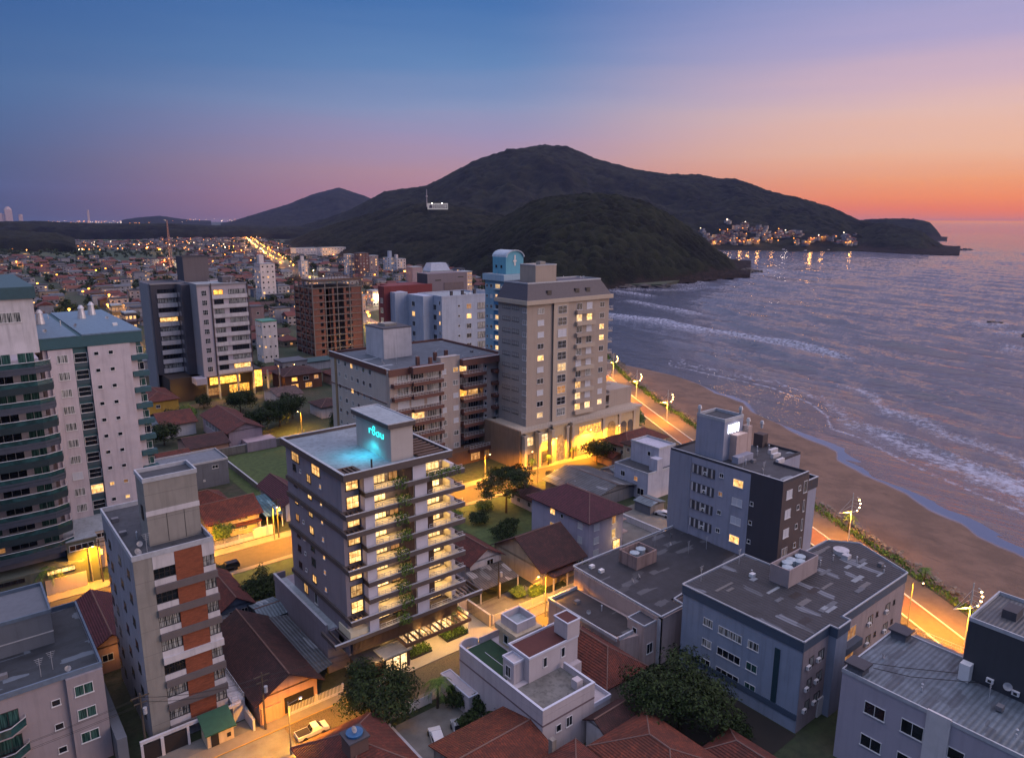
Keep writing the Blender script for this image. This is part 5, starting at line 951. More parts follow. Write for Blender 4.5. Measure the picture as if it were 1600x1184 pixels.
# ================================================================ 17  BOTTOM LEFT BLOCK
T=thing('apartment_block','beige-grey block with a patched black roof in the bottom left corner','apartment building',2,107)
DW=plaster('d_lilac_beige',hexc('8c8286'),dirt=.2); DB=plaster('d_cool_grey',hexc('5c6068'),dirt=.2)  # second material: darker, cooler grey for roof block and boundary wall
MB().box(-14,11.3,98.6,118,0,13.0).box(7.2,11.3,98.0,98.6,0,13.0).build('wall',DW,T); MB().box(-13.8,11.1,98.8,117.8,13.004,13.05).build('roof_deck',slabroof('patched_black_roof',hexc('30353c'),(.14,.17,.21),amt=1.0),T)
MB().parapet(-14.1,11.4,98.4,118.1,13,13.7,.25).build('parapet',plain('blue_grey_coping',hexc('5c6a7c'),.7),T); q=MB().box(-14,7.4,108.5,118,13.05,17.6).build('roof_block',DB,T); MB().parapet(-14.1,7.5,108.4,118.1,17.6,18.1,.25).build('coping',plain('blue_grey_coping2',hexc('566474'),.7),q); MB().box(-14,7.44,108.44,108.5,14.8,14.95).build('pipe',METAL,q)
for z in (11.0,7.6,4.2): win(T,'y',98.0,9.0,z,2.1,1.5,'teal',WFR,2,.09); win(T,'y',98.6,5.9,z-.9,1.0,.9,'dark',WFR,1,.09)
for z in (8.9,5.4,2.0):
    o=MB().prism([(-3.5,97.6),(-2.5,96.6),(1.0,96.6),(2.6,98.0),(2.6,98.6),(-3.5,98.6)],z-.2,z).build('balcony',DW,T); m=MB()
    for p,qq in zip([(-3.5,97.6),(-2.5,96.6),(1.0,96.6),(2.6,98.0)],[(-2.5,96.6),(1.0,96.6),(2.6,98.0),(2.6,98.6)]): m.tube((*p,z+1.1),(*qq,z+1.1),.06)
    m.build('handrail',METAL,o); m=MB()
    for p,qq in zip([(-3.5,97.6),(-2.5,96.6),(1.0,96.6)],[(-2.5,96.6),(1.0,96.6),(2.6,98.0)]): m.add([(*p,z),(*qq,z),(*qq,z+1),(*p,z+1)],[(0,1,2,3)])
    m.build('glass_front',TG,o); win(o,'y',98.6,.3,z+1.2,3.4,2.1,'teal',DFR,3,.05,name='balcony_door')
MB().box(11.4,12.6,94.5,118,0,4.4).build('boundary_wall',DB,T)
# ================================================================ STREETS
COB=None
b=NB('cobbles'); P=b.pos(); vo=b.n('ShaderNodeTexVoronoi',feature='DISTANCE_TO_EDGE'); vo.inputs['Scale'].default_value=4.5; b.l(P,vo.inputs['Vector']); v=b.noise(.5,5,P)
c=b.mix(b.mr(vo.outputs['Distance'],0,.12),hexc('362e24'),hexc('62563f')); c=b.mix(b.mr(v,.45,.7,0,.5),c,hexc('4a4a30')); b.col(c); b.set(Roughness=.85); b.bump(vo.outputs['Distance'],.05); COB=b.m
BIKE=plain('red_bike_lane',hexc('80563c'),.85,0,.2,.8); LINE=plain('white_paint',hexc('c8c4bc'),.7,0,.15,3)
def sheet(name,pts,z,mat,kind='structure',label=None,th=.0):
    m=MB(); m.add([(x,y,z) for x,y in pts],[tuple(range(len(pts)))] )
    a=sum(pts[i][0]*pts[(i+1)%len(pts)][1]-pts[(i+1)%len(pts)][0]*pts[i][1] for i in range(len(pts)))
    if a<0: m.f=[m.f[0][::-1]]
    return tag(m.build(name,mat),label or name.replace('_',' ')+' among the buildings',name.replace('_',' ').split()[-1],kind=kind)
def rect(a,b_,c,d): return [(a,c),(b_,c),(b_,d),(a,d)]
sheet('street',rect(-60,84.2,83,88.9),.012,COB,label='cobbled street in front of the lit centre tower'); sheet('street',rect(84.2,150,86.9,89.0),.012,COB,label='narrow end of the cobbled street')
sheet('street',rect(-60,176,140,148.9),.012,ASPH,label='asphalt street behind the lit centre tower'); sheet('street',rect(30,112,279,285.5),.012,ASPH,label='street in front of the grey tower shops')
def kerbed(name,x0,x1,y0,y1,label,mat=PAVE,h=.13):
    m=MB().box(x0,x1,y0,y1,-.01,h); return tag(m.build(name,mat),label,'pavement',kind='structure')
kerbed('pavement',-60,84.0,88.9,91.3,'pavement along the cobbled street'); kerbed('pavement',-60,76.0,80.9,83.0,'far pavement of the cobbled street'); kerbed('pavement',-60,176,148.9,151.8,'pavement along the asphalt street'); kerbed('pavement',-60,120,138.6,140,'near pavement of the asphalt street')
m=MB().box(-40,43,88.9,89.05,.13,.16); tag(m.build('yellow_kerb',plain('yellow_kerb',hexc('a8822c'),.7,0,.3)),'faded yellow kerb paint along the cobbled street','kerb',kind='structure')
sheet('forecourt',rect(44,69,88.95,97),.145,plain('pale_forecourt',hexc('9c9484'),.7,0,.1,1.5),label='pale forecourt under the canopy of the centre tower')
sheet('plaza',[(118,149.2),(176,143),(196,176),(232,214),(228,222),(176,222),(176,149.2)],.17,plain('plaza_paving',hexc('8a7c66'),.8,0,.2,.5),label='paved plaza around the colonnaded base of the tallest tower')
for n_,(r_,mt,lb) in enumerate(((rect(69,83.5,91.6,99),plain('yard_concrete',hexc('6c6a66'),.9,0,.4,.4),'concrete yard by the carport'),(rect(112,134,92,113.5),MATS['yard_concrete'],'dark yard behind the maroon hipped house'),(rect(40,75,122,138.6),LAWN,'grass verge beside the asphalt street'),(rect(89,118,112,138.5),LAWN,'garden lawn with the spreading tree'),(rect(58,92,172,214),LAWN,'fenced vacant grass lot'),(rect(42,58,66,79.5),MATS['yard_concrete'],'parking yard by the palm'),(rect(13,31,80,94),MATS['yard_concrete'],'entrance yard of the brick tower'),(rect(-30,20,150.2,153),PAVE,'garage apron of the teal-balcony tower'),(rect(68,86,43,66),plain('dark_earth',hexc('241f1a'),.95,0,.4,.4),'dark garden under the big tree'))):
    sheet('yard' if 'yard' in lb else 'lawn',r_,.02+n_*.004,mt,label=lb)
# beach avenue
L1=[onZ(*p) for p in ((951.5,587.8),(992.7,622.3),(1042,658.6),(1078.3,684.9),(1290,838),(1416.7,930),(1519,1008))]; L1=[(L1[0][0]+55,L1[0][1]+75)]+L1+[(L1[-1][0]-18,L1[-1][1]-60)]
def off(L,d,d2=None):
    o=[]
    for i,(x,y) in enumerate(L):
        a=L[max(0,i-1)];b_=L[min(len(L)-1,i+1)]; t=Vector((b_[0]-a[0],b_[1]-a[1])).normalized(); o.append((x-t.y*d*-1,y+t.x*d*-1))
    return o
def strip(name,L,d0,d1,z,mat,label,cat='road',h=None):
    A=off(L,d0);B=off(L,d1); m=MB()
    for i in range(len(L)-1):
        q=[A[i],A[i+1],B[i+1],B[i]]
        if h: m.prism(q,z,z+h)
        else: m.add([(x,y,z) for x,y in q],[(0,1,2,3)])
    if not h:
        f=m.f[0];v=m.v; n=(Vector(v[f[1]])-Vector(v[f[0]])).cross(Vector(v[f[2]])-Vector(v[f[0]]))
        if n.z<0: m.f=[g[::-1] for g in m.f]
    return tag(m.build(name,mat),label,cat,kind='structure')
# positive d = landward
sgn=1 if off(L1,1)[3][0]<L1[3][0] else -1
strip('promenade',L1,0,-sgn*6.0,.03,plain('promenade_paving',hexc('6a5644'),.85,0,.3,.5),'brown seaside promenade along the beach','promenade'); strip('road_kerb',L1,sgn*.25,-sgn*.05,.0,LINE,'white kerb between beach road and promenade','kerb',.16); strip('bike_lane',L1,sgn*.25,sgn*5.2,.02,BIKE,'reddish beach road lane lit orange','road'); strip('road_kerb',L1,sgn*5.2,sgn*5.5,.0,LINE,'white kerb on the land side of the beach road','kerb',.16)
strip('beach_road',L1,sgn*5.5,sgn*15,.015,ASPH,'paved strip on the land side of the beach road')
# sea-side planting and boulders
LAMPY=[(x,y) for x,y in L1]
rg=random.Random(8)
def along(L,t):
    S=[0]
    for p,q in zip(L,L[1:]): S.append(S[-1]+math.hypot(q[0]-p[0],q[1]-p[1]))
    d=t*S[-1]; i=max(0,min(len(L)-2,[k for k in range(len(S)) if S[k]<=d][-1])); f=(d-S[i])/(S[i+1]-S[i]); return (L[i][0]+(L[i+1][0]-L[i][0])*f,L[i][1]+(L[i+1][1]-L[i][1])*f)
P1=off(L1,-sgn*7.4); P2=off(L1,-sgn*11.0)
m=MB()
for i in range(9000):
    t=rg.random(); x,y=along(P1,t); x+=rg.gauss(0,.7);y+=rg.gauss(0,.5); cl=.35+1.1*max(0,math.sin(t*160)*.5+.4*math.sin(t*61)); z=rg.random()**.7*cl; s=rg.uniform(.18,.42)
    a=Vector((rg.uniform(-1,1),rg.uniform(-1,1),rg.uniform(-.2,1))).normalized();b_=a.orthogonal().normalized();c=a.cross(b_);p=Vector((x,y,z)); m.add([tuple(p-b_*s),tuple(p+c*s*.6),tuple(p+b_*s),tuple(p-c*s*.6)],[(0,1,2,3)])
tag(m.build('dune_shrubs',LEAFB),'strip of low green shrubs between promenade and boulders','shrubs',kind='stuff')
m=MB()
for i in range(1100):
    t=rg.random(); x,y=along(P2,t); x+=rg.gauss(0,1.1);y+=rg.gauss(0,.6); r=rg.uniform(.22,.7); m.blob(x,y,-.4-.25*(x-along(P2,t)[0]),r,r*rg.uniform(.6,1),r*rg.uniform(.5,.9),seed=i,n=6,m=4,j=.35)
tag(m.build('boulders',plain('boulder_rock',hexc('7a6e62'),.9,0,.5,.7)),'band of broken boulders along the top of the beach','boulders',kind='stuff')
for x,y,r in ((263,247,3.0),(266,243,2.2),(258,246,2.4)): tag(MB().blob(x,y,-1.6,r*1.5,r,r*.7,seed=int(x),n=9,m=5,j=.35).build('rock',ROCK),{3.0:'largest dark rock at the head of the beach',2.2:'middle dark rock at the head of the beach, nearest the sea',2.4:'dark rock by the shrubs at the head of the beach'}[r],'rock','rocks at the head of the beach')
# ---- lamps
def sail_lamp(x,y,label,h=11.4,pw=5200):
    o=thing('beach_lamp',label,'street lamp',x,y,group='sail-shaped lamps along the beach'); PW=plain('lamp_white',hexc('c4beb4'),.4,0,.1)
    MB().cyl(x,y,0,h,.17,.09,8).build('pole',PW,o)
    q=[(x+2.1*math.sin(a),y-2.1*math.sin(a)*.6,h*.62+2.2+2.3*-math.cos(a)) for a in np.linspace(-1.2,2.7,14)]
    q=[(x-2.6,y+1.6,h*.60)]+[(x+1.9*math.sin(a)*.85,y-1.9*math.sin(a)*.53,h*.60+1.9-1.9*math.cos(a)) for a in np.linspace(0,2.6,12)]
    MB().path(q,.1,6).build('curved_arm',PW,o); m=MB()
    for k in (2,5,7,9): m.tube(q[k],(x,y,q[k][2]+.8),.03,n=4)
    m.tube(q[0],(x,y,h*.9),.025,n=4).tube(q[0],(x,y,h*.75),.025,n=4); m.build('stays',PW,o)
    m=MB()
    for k in (4,6,8,10): m.blob(q[k][0],q[k][1],q[k][2]-.1,.2,.2,.14,n=6,m=4,j=0)
    m.build('lamp_head',BULB,o); sodium(o,x-.8,y+.5,h*.60+.3,pw*.8,(1,.40,.02),.4,cone=168); return o
names=['nearest sail-shaped beach lamp, beside the black tower','sail-shaped beach lamp rising behind the patched-roof block','sail-shaped beach lamp left of the lit white sign','second farthest sail-shaped beach lamp','farthest sail-shaped beach lamp beside the tallest beige tower']
LP=[(128.7,37.0),(152.9,69.2),(198.5,157.7),(215.6,187.2),(236.4,219.4)]
for k_,((x,y),lb) in enumerate(zip(LP,names)): sail_lamp(x,y,lb,pw=5200 if k_<2 else 9500)
sail_lamp(180.5,125.5,'sail-shaped beach lamp hidden behind the block with the white sign')
POLE=plain('wooden_pole',hexc('4c4238'),.9,0,.3); POLEC=plain('concrete_pole',hexc('7c766c'),.85)
def street_lamp(x,y,h,dx,dy,label,pw=900,mat=None,bulb=None,col=(1,.40,.015),group='sodium street lamps'):
    o=thing('street_lamp',label,'street lamp',x,y,group=group); MB().cyl(x,y,0,h,.13,.08,7).build('pole',mat or POLEC,o)
    e=(x+dx,y+dy,h+.1); MB().tube((x,y,h-.4),e,.045).build('arm',mat or POLEC,o); MB().blob(e[0],e[1],e[2],.28,.2,.1,n=7,m=4,j=0).build('lamp_head',METAL,o); MB().blob(e[0],e[1],e[2]-.12,.18,.14,.09,n=7,m=4,j=0).build('bulb',bulb or BULB,o)
    sodium(o,e[0],e[1],e[2]-.35,pw*8.0,col,.25,cone=158); return o
SL=[(18,152.6,8.2,.4,-2,'street lamp on a tangled pole beside the green-grey garage wing',700),(53.1,149.3,8.4,.2,-2.2,'street lamp on twin poles outside the red-tiled roadside house',1100),(74,149.3,8,.2,-2.2,'street lamp behind the lit centre tower',1000),(98,149.8,8,0,-2.2,'street lamp left of the brown balcony block base',1100),(121.7,139.2,8.6,0,2.2,'slim street lamp beside the tin-roofed shed',1300),(136,149.6,8.2,0,-2.2,'street lamp before the arched doorway of the colonnade',1100),(112,149.8,8.2,0,-2.2,'street lamp opposite the spreading garden tree',1100),(150,149.6,8.2,0,-2.2,'street lamp before the long lit shop window',1100),(36,152.6,8,0,-2.2,'street lamp between white tower podium and red-tiled roadside house',900),(160,143,8.2,0,2.2,'street lamp behind the red tiled corner house',1400),(174,160,8.2,-2,0,'street lamp on the plaza by the palms',1500),(196,184,8.2,-2,0,'street lamp between plaza and beach road',1500),
(79.1,87.9,8.6,-2.0,-.3,'street lamp on a wooden pole beside the tiled house fence',900),(29.8,83.3,8.0,1.6,-.3,'black street lamp leaning over the cobbled street',650),(-8,83.2,8,0,1.8,'street lamp at the dark end of the cobbled street',600),(91.5,224.4,7.5,-1.2,-.4,'garden lamp glowing by the dark trees',700),(127,45.6,9,0,-1.6,'thin dark pole lamp between patched roof and beach road',900),(140,90,8,1.6,0,'street lamp behind the block with the white sign',1300),(-16,150,8,0,-2,'street lamp beyond the left edge',700),(36,280,8,0,-2,'street lamp left of the grey tower',700),(120,300,8,0,-2,'street lamp right of the grey tower',900)]
for a in SL: street_lamp(*a[:6],pw=a[6])
# ---- utility poles and wires
def pole(x,y,h,label):
    o=thing('utility_pole',label,'utility pole',x,y,group='utility poles'); MB().cyl(x,y,0,h,.17,.11,8).build('pole',POLE,o); MB().box(x-1.1,x+1.1,y-.06,y+.06,h-.6,h-.45).box(x-.8,x+.8,y-.06,y+.06,h-1.5,h-1.38).build('crossarm',POLE,o); MB().cyl(x+.35,y-.3,h-3,h-2.1,.26,n=8).build('transformer',METAL,o); return o
for a in ((14.7,95.0,9.5,'utility pole tangled with wires beside the brick tower'),(28.9,90.2,9.0,'utility pole by the white entrance gate'),(54.2,149.6,9.5,'second of the twin poles outside the red-tiled house'),(19.6,151.5,9,'utility pole by the palm and garage doors'),(76.5,98.2,7.5,'pale pole beside the open carport'),(97,149.9,9,'utility pole hidden behind the centre tower')): pole(*a)
m=MB()
def wire(p,q,sag=.8,n=8):
    pts=[(p[0]+(q[0]-p[0])*i/n,p[1]+(q[1]-p[1])*i/n,p[2]+(q[2]-p[2])*i/n-sag*4*(i/n)*(1-i/n)) for i in range(n+1)]; m.path(pts,.022,3)
DZ=list(enumerate((0,-.15,-.9,-1.1)))
for k,dz in DZ: wire((14.7+k*.3,95,8.9+dz),(28.9+k*.3,90.2,8.4+dz)); wire((28.9+k*.3,90.2,8.4+dz),(79.1,87.9,8.4+dz),1.6,14); wire((14.7+k*.3,95,8.9+dz),(-20,96,8.9+dz))
tag(m.build('overhead_wires',DMETAL),'thin overhead wires strung along the cobbled street','wires')
m=MB()
for k,dz in DZ: wire((19.6+k*.3,151.5,8.5+dz),(54.2,149.6,8.8+dz),1.2,12); wire((54.2,149.6,8.8+dz),(97,149.9,8.4+dz),1.4,12)
tag(m.build('overhead_wires',DMETAL),'thin overhead wires strung along the asphalt street','wires')
# ================================================================ HOUSES
def house(label,x0,x1,y0,y1,z,h,roof,kind='hip',axis='x',wall=WHITE,ov=.6,name='house',wins=(),group=None):
    o=thing(name,label,'house',(x0+x1)/2,(y0+y1)/2,group=group); MB().box(x0,x1,y0,y1,0,z-.02).build('wall',wall,o)
    if kind=='hip': hiproof(o,x0,x1,y0,y1,z,h,roof,axis,.95,ov)
    elif kind=='gable': gable(o,x0,x1,y0,y1,z,h,roof,axis,ov,gm=wall)
    else: MB().box(x0+.2,x1-.2,y0+.2,y1-.2,z,z+.04).build('roof_deck',roof,o); MB().parapet(x0-.05,x1+.05,y0-.05,y1+.05,z-.02,z+.5,.22).build('parapet',CAP,o)
    for f,c,zz,w,hh,st in wins: win(o,f,x0 if f=='x' else y0,c,zz,w,hh,st,WFR,2)
    return o
O=plaster('ochre_yellow',hexc('a88434')); PK=plaster('salmon_render',hexc('a88474')); GRW=plaster('mid_grey_wall',hexc('5e6068'))
t=house('house with dark mottled tile roof and lit cream gable beside the street',85.2,96.2,95.8,110.8,4,4.2,TILED,'gable','x',CREAM,.7,wins=(('y',95.0,2.3,1.8,1.3,'dark'),)); MB().box(86,94,93.4,95.8,2.9,3.05).build('porch_roof',TILED,t); MB().box(90.5,94,93.8,95.8,0,.2).build('porch',PAVE,t); m=MB()
for xx in (86.4,90.0,93.8): m.box(xx-.12,xx+.12,93.6,93.85,0,2.9)
m.each('porch_post',WHITE,t)
t=house('small white house with a red gable roof behind the open carport',74.8,82.4,105,115,5,2.2,TILEY,'gable','y',WHITE,.7,wins=(('y',79.6,3.8,1.6,1.3,'dark'),))
t=thing('carport','open carport with a weathered striped sheet roof','carport',77,101); MB().add([(72.3,98.2,2.8),(81.8,98.4,2.8),(82,104.6,3.6),(73.4,104.6,3.6)],[(0,1,2,3)]).build('roof',slabroof('worn_striped_sheet',hexc('5c5650'),(.4,.38,.36),ax=1,amt=1.5,rib=.5),t)
for xx,yy in ((72.5,98.5),(77,98.5),(81.5,98.6),(73.6,104.2),(81.7,104.2)): MB().box(xx-.1,xx+.1,yy-.1,yy+.1,0,2.9).build('post',WHITE,t)
house('low shed with a long dark corrugated roof beside the street',120.5,136,117,134.5,3.3,1.9,CORR,'gable','y',GRW,.9,'shed')
house('little white house with dark hipped roof left of the maroon roof',108,114.6,122.4,133.6,3,1.9,TILED,'hip','y',WHITE,.6,wins=(('x',130.5,1.7,1.1,1.2,'dark'),('x',126.5,1.7,1.1,1.2,'dark'),('x',124,1.7,1,1.2,'dark')))
house('cream corner house with a broad red hipped roof near the plaza',151,168,133.5,143,6,2.6,TILE,'hip','x',CREAM,.8,wins=(('x',138.5,4.0,1.6,1.4,'dark'),('x',135.6,4,1.2,1.2,'dark')))
house('two-storey cream house with black hipped roof behind the white modern house',148.5,158,127,133,8,1.6,TILED,'hip','x',CREAM,.6,wins=(('x',131,6.4,1.0,1.2,'dark'),('x',128.6,6.4,1.0,1.2,'dark'),('x',131,3.4,1.0,1.2,'dark'),('x',128.6,3.4,1,1.2,'dark')))
t=house('white modern stepped house wedged behind the block with the lit sign',135.4,146.4,112.5,124,7,0,CONCD,'flat','x',plaster('bluish_white2',hexc('a4a4b2')),wins=(('x',121,5.2,1.4,1.5,'dark'),('x',116.5,5.0,1.2,1.2,'dim'),('x',114.8,2.0,2.2,1.8,'dark'))); MB().box(141,147.5,114,123.5,7.02,12.2).box(138.6,140.9,112.4,115,7.02,10.4).build('upper_storey',MATS['bluish_white2'],t); MB().parapet(140.9,147.6,113.9,123.6,12.2,12.7,.2).build('coping',CAP,t); win(t,'x',141,117.2,10.4,1.0,1.2,'dark',WFR,1)
house('low house with orange tin roof beside the round street tree',147.5,152,136,143.5,3,1,TILEO,'gable','y',PK,.5); house('low grey-roofed outbuilding beside the yard',128,134.5,118,127,3,.8,CORRX,'gable','x',WHITE,.5) if False else None
house('grey-roofed outbuilding row behind the tin-roofed shed',138,147,125,131,3.2,1,CORRX,'gable','x',WHITE,.5,wins=(('x',128,1.8,1.6,1.3,'dark'),))
house('lean-to with blue-grey roof in the dark yard',129,134,106,111,2.6,.5,CORRX,'gable','y',GRW,.3,'shed')
# left side
house('ochre yellow house with dark red hipped roof left of the grey tower',54.2,65,269.6,289,7,2.2,TILEY,'hip','y',O,.6,wins=(('y',58.2,5.0,1.4,1.2,'dark'),))
house('house with a wide red gable roof below the ochre yellow house',53.5,63.6,244.8,260,4.6,2.4,TILE,'gable','x',WHITE,.8)
t=house('long white house with an L of orange-red roofs and pink end wall',66.3,76.6,219.6,246,6,2.2,TILEY,'gable','y',plaster('pinkish_end',hexc('a8949a')),.8,wins=tuple(('x',222.5+i*3.1,4.0,2.2,2.2,'curt') for i in range(7)))
MB().box(70,79,214.5,219.6,0,3.0).build('end_annex',MATS['pinkish_end'],t)
house('house with a low dark purple roof beside the long white house',53.6,64.8,215.4,228,4.2,1.8,TILED,'gable','x',PK,.6); house('small house with red gable beside the white slab tower',44,52,207,217,4,1.6,TILE,'gable','x',WHITE,.6); 
t=house('flat-roofed mid grey two-storey building beside the grass lot',40.6,57,191.4,202,6.8,0,plaster('pale_flat_roof',hexc('6c727c')),'flat','x',GRW,wins=(('y',53.6,5.4,1.6,.9,'dark'),('y',46.9,4.8,.9,.9,'dark'),('y',43.4,4.6,1.4,.8,'dark'),('y',50.6,2.2,.5,.5,'dark'),('y',41,4.2,.7,.7,'litw')))
house('pink-roofed low house behind the big dark trees',97.8,107,260,275,4.6,1.6,roofmat('pink_roof',hexc('6c5450'),0),'gable','x',WHITE,.7,wins=(('y',104,2.4,1.2,1.4,'dark'),))
t=house('cream two-storey house with orange-red tiled roof by the street',41.6,52.6,157,167.4,4.7,2.3,TILEO,'gable','x',CREAM,.9,wins=(('y',49,3.6,2.2,.8,'curt'),('y',49,1.4,2.0,.8,'curt'))); MB().box(46.5,52.8,155.6,157,2.5,2.8).build('porch_roof',TILEO,t); MB().box(52.2,52.5,155.7,156,0,2.5).build('porch_post',WHITE,t); house('red hipped roof house behind the orange-red roadside house',40.5,49,168.4,175,4.6,2.2,TILE,'hip','x',WHITE,.6)
t=thing('carport','carport with flat blue-green sheet roof beside the roadside house','carport',56,160); MB().add([(53.6,155.2,3.2),(57.6,155.2,3.2),(58.6,168,3.9),(54.2,168,3.9)],[(0,1,2,3)]).build('roof',slabroof('blue_green_sheet',hexc('3c6470'),(.2,.35,.4),ax=1,amt=.5,rib=.8),t); MB().box(53.8,54,155.4,155.6,0,3.2).box(57.3,57.5,155.4,155.6,0,3.2).each('post',WHITE,t)
house('house with steep dark plum roof touching the centre tower',59,65,157.2,173.5,4.6,2.0,TILEM,'gable','y',WHITE,.8,wins=(('y',62,2.4,1.4,1.3,'dim'),))
house('blue-walled house with maroon gable behind the brick tower',32.2,37.6,119.6,134,3.8,1.8,TILEY,'gable','y',plaster('blue_wall',hexc('6c7688')),.7,wins=(('y',34.2,2.3,1.2,1.2,'dark'),('y',36.3,2.3,1.2,1.2,'dark')))
t=house('broad house with sagging dark tiles and a salmon lit gable on the cobbled street',28.6,37.2,91.4,112,4.3,2.6,TILEDY,'gable','y',PK,.9); MB().box(28.8,31.8,91.2,91.4,.1,2.6).build('garage_door',plaster('salmon_door',hexc('b08a74')),t); MB().box(32.2,36.6,91.3,91.4,.3,2.8).build('open_garage',DMETAL,t)
MB().add([(37.4,92,4.0),(41.0,94,3.3),(41.0,112,3.3),(37.4,112,4.0)],[(0,1,2,3)]).build('lean_to_roof',CORR,t); house('little shed with pale tin roof against the tower podium',37.2,41,113,119,3.4,.6,CORRX,'gable','x',GRW,.4,'shed')
house('small outbuilding with grey tin roof beside the blue-walled house',28.5,33,113.2,118.6,3.2,.8,CORR,'gable','x',GRW,.5,'shed')
house('long maroon-roofed house between brick tower and bottom left block',12.8,15.2,119,136,4.6,2.0,TILEM,'gable','y',PK,.9,wins=(('y',14.3,2.2,1,1.2,'dim'),)) if False else house('maroon-roofed house behind the brick tower at left',12.4,18.6,118.5,136,4.6,1.8,TILEM,'gable','y',PK,.4,wins=(('y',14.6,2.6,1.6,1.2,'dark'),))
sodium(None,16,116.5,3.6,60,(1,.5,.12),.3)
t=house('dark red tiled pyramid roof house at the bottom edge with a blue dish chimney',29,39.4,66.5,78.6,4.4,3.0,TILEM if False else TILEY,'hip','y',PK,.7); MB().box(32.2,34.6,70.2,72.6,5.0,8.6).build('chimney',plaster('brown_chimney',hexc('5c4640')),t); MB().box(32.0,34.8,70.0,72.8,8.6,8.8).build('chimney_cap',DGREY,t); MB().cyl(33.4,71.4,8.8,9.1,1.0,1.05,14).build('blue_tank_lid',plain('blue_lid',hexc('2c5c88'),.4),t); dish(t,33.2,71.2,9.1,.45)
t=house('weathered terracotta roof house between parking yard and white terraced house',42.5,53.6,57.4,68.0,4.8,1.3,TILEO,'gable','x',plaster('grimy_wall',hexc('8c847c'),dirt=.8),.5); MB().box(52.8,53.5,57.0,57.7,0,7.0).build('chimney',MATS['grimy_wall'],t)
house('terracotta roof cut by the bottom edge in front of the white terraced house',47,56.4,48,58.0 if False else 56.6,5.4,1.8,TILE,'hip','x',PK,.5)
house('orange-red steep roof between white terraced house and low white buildings',68.2,76,62.4,75.6,4.8,3.0,TILE,'hip','y',PINK,.6)
house('little lean-to roof of brown tiles behind the white terraced house',61.6,67.6,56.4,59.8,4.4,1.0,TILED,'gable','x',WHITE,.4,'outbuilding')
house('wide rust-red roof at the bottom edge beside the big dark tree',57.6,67.6,42,54.6,5.4,2.2,TILEO,'hip','y',PK,.6)
house('deep red tiled roof below the big dark tree at the bottom edge',68.8,75,36,46.5,4.0,2.0,TILE,'hip','y',PK,.5)
t=house('dark-roofed two-storey wooden restaurant glowing beside the grey tower',110,126,284,298,6.4,2.2,TILED,'hip','x',plaster('restaurant_wood',hexc('5a3826')),1.0,wins=(('y',114,4.6,2.4,1.6,'hot'),('y',119,4.6,2.4,1.6,'dark'),('y',123.5,4.6,2,1.6,'dim'),('y',114,1.6,3,2,'hot'),('y',120,1.6,3,2,'hot')))
house('dark red roof house right of the glowing restaurant',130,142,280,292,4.6,2.2,TILE,'hip','x',PK,.8,wins=(('y',134,2.4,1.6,1.3,'lit'),('y',138.5,2.4,1.6,1.3,'hot'))); house('white house with teal roof under the brick shell',134,146,318,328,4.2,1.0,plain('teal_tin',hexc('28484c'),.6),'gable','x',WHITE,.6)
house('small brown-roofed house between park trees and white slab side',104,113,236,246,4.2,1.8,TILED,'hip','x',WHITE,.6); house('pale roof house by the back of the balcony block',118,128,228,238,4.6,1.6,CORRX,'gable','x',PK,.6); house('red roof house behind the beige balcony block',132,142,224,233,4.6,1.8,TILE,'hip','x',WHITE,.6)
# walls, fences and gates
def wall_(label,x0,x1,y0,y1,h,mat=WHITE,name='boundary_wall',cap=True):
    o=thing(name,label,'wall' if 'wall' in name else 'fence',(x0+x1)/2,(y0+y1)/2); MB().box(x0,x1,y0,y1,0,h).build('wall',mat,o)
    if cap: MB().box(x0-.05,x1+.05,y0-.05,y1+.05,h,h+.08).build('coping',CAP,o)
    return o
def fence_(label,x0,x1,y,h=1.5,base=.5,mat=WHITE,n=None):
    o=thing('street_fence',label,'fence',(x0+x1)/2,y); MB().box(x0,x1,y-.1,y+.1,0,base).build('base_wall',mat,o); m=MB(); n=n or int((x1-x0)/.22)
    for i in range(n): a=x0+(x1-x0)*i/n; m.box(a,a+.08,y-.04,y+.04,base,h)
    m.build('pickets',WFR,o)
    for i in range(int((x1-x0)/3)+1): a=x0+(x1-x0)*i/max(1,int((x1-x0)/3)); MB().box(a-.12,a+.12,y-.13,y+.13,0,h+.1).build('post',mat,o)
    return o
fence_('white picket fence on a low wall before the dark mottled tile house',83,94.5,91.7); fence_('pale slatted fence and gate beside the open carport',70.2,82.4,91.8,1.7,.3); wall_('tan boundary wall between forecourt and carport yard',69.2,69.5,91.5,103,2.2,CREAM); fence_('white slatted fence in front of the salmon gable house',32.6,41,90.9,1.5,.4); fence_('white railing fence before the orange-red roadside house',40.2,49.6,152.6,1.8,.8); wall_('rendered white wall right of the roadside fence',49.7,54.0,152.6,152.9,2.2)
wall_('long pale wall between the long white house and grass lot',57.6,92,215.2,215.5,2.4,plaster('old_wall',hexc('7a746e'),dirt=.6)); wall_('pale dividing wall running through the grass lot',61.0,61.3,180,213,1.6,MATS['old_wall']); wall_('low pale wall between the dark yard and hipped house',122,122.4,90,112,1.4,WHITE); wall_('white low wall bordering the salmon house driveway',27.4,27.7,90.8,97,1.8); wall_('stone wall of the parking yard by the palm',42,42.3,66,79,1.2,MATS['old_wall'])
t=thing('metal_gate','white barred gate between the round tree and the small palm','gate',48.6,80.6); m=MB()
for i in range(9): m.box(46.6,50.0,80.55,80.65,.1+i*.17,.2+i*.17)
m.build('gate_bars',WFR,t); MB().box(46.4,46.6,80.5,80.7,0,1.8).box(50,50.2,80.5,80.7,0,1.8).each('gate_post',WFR,t)
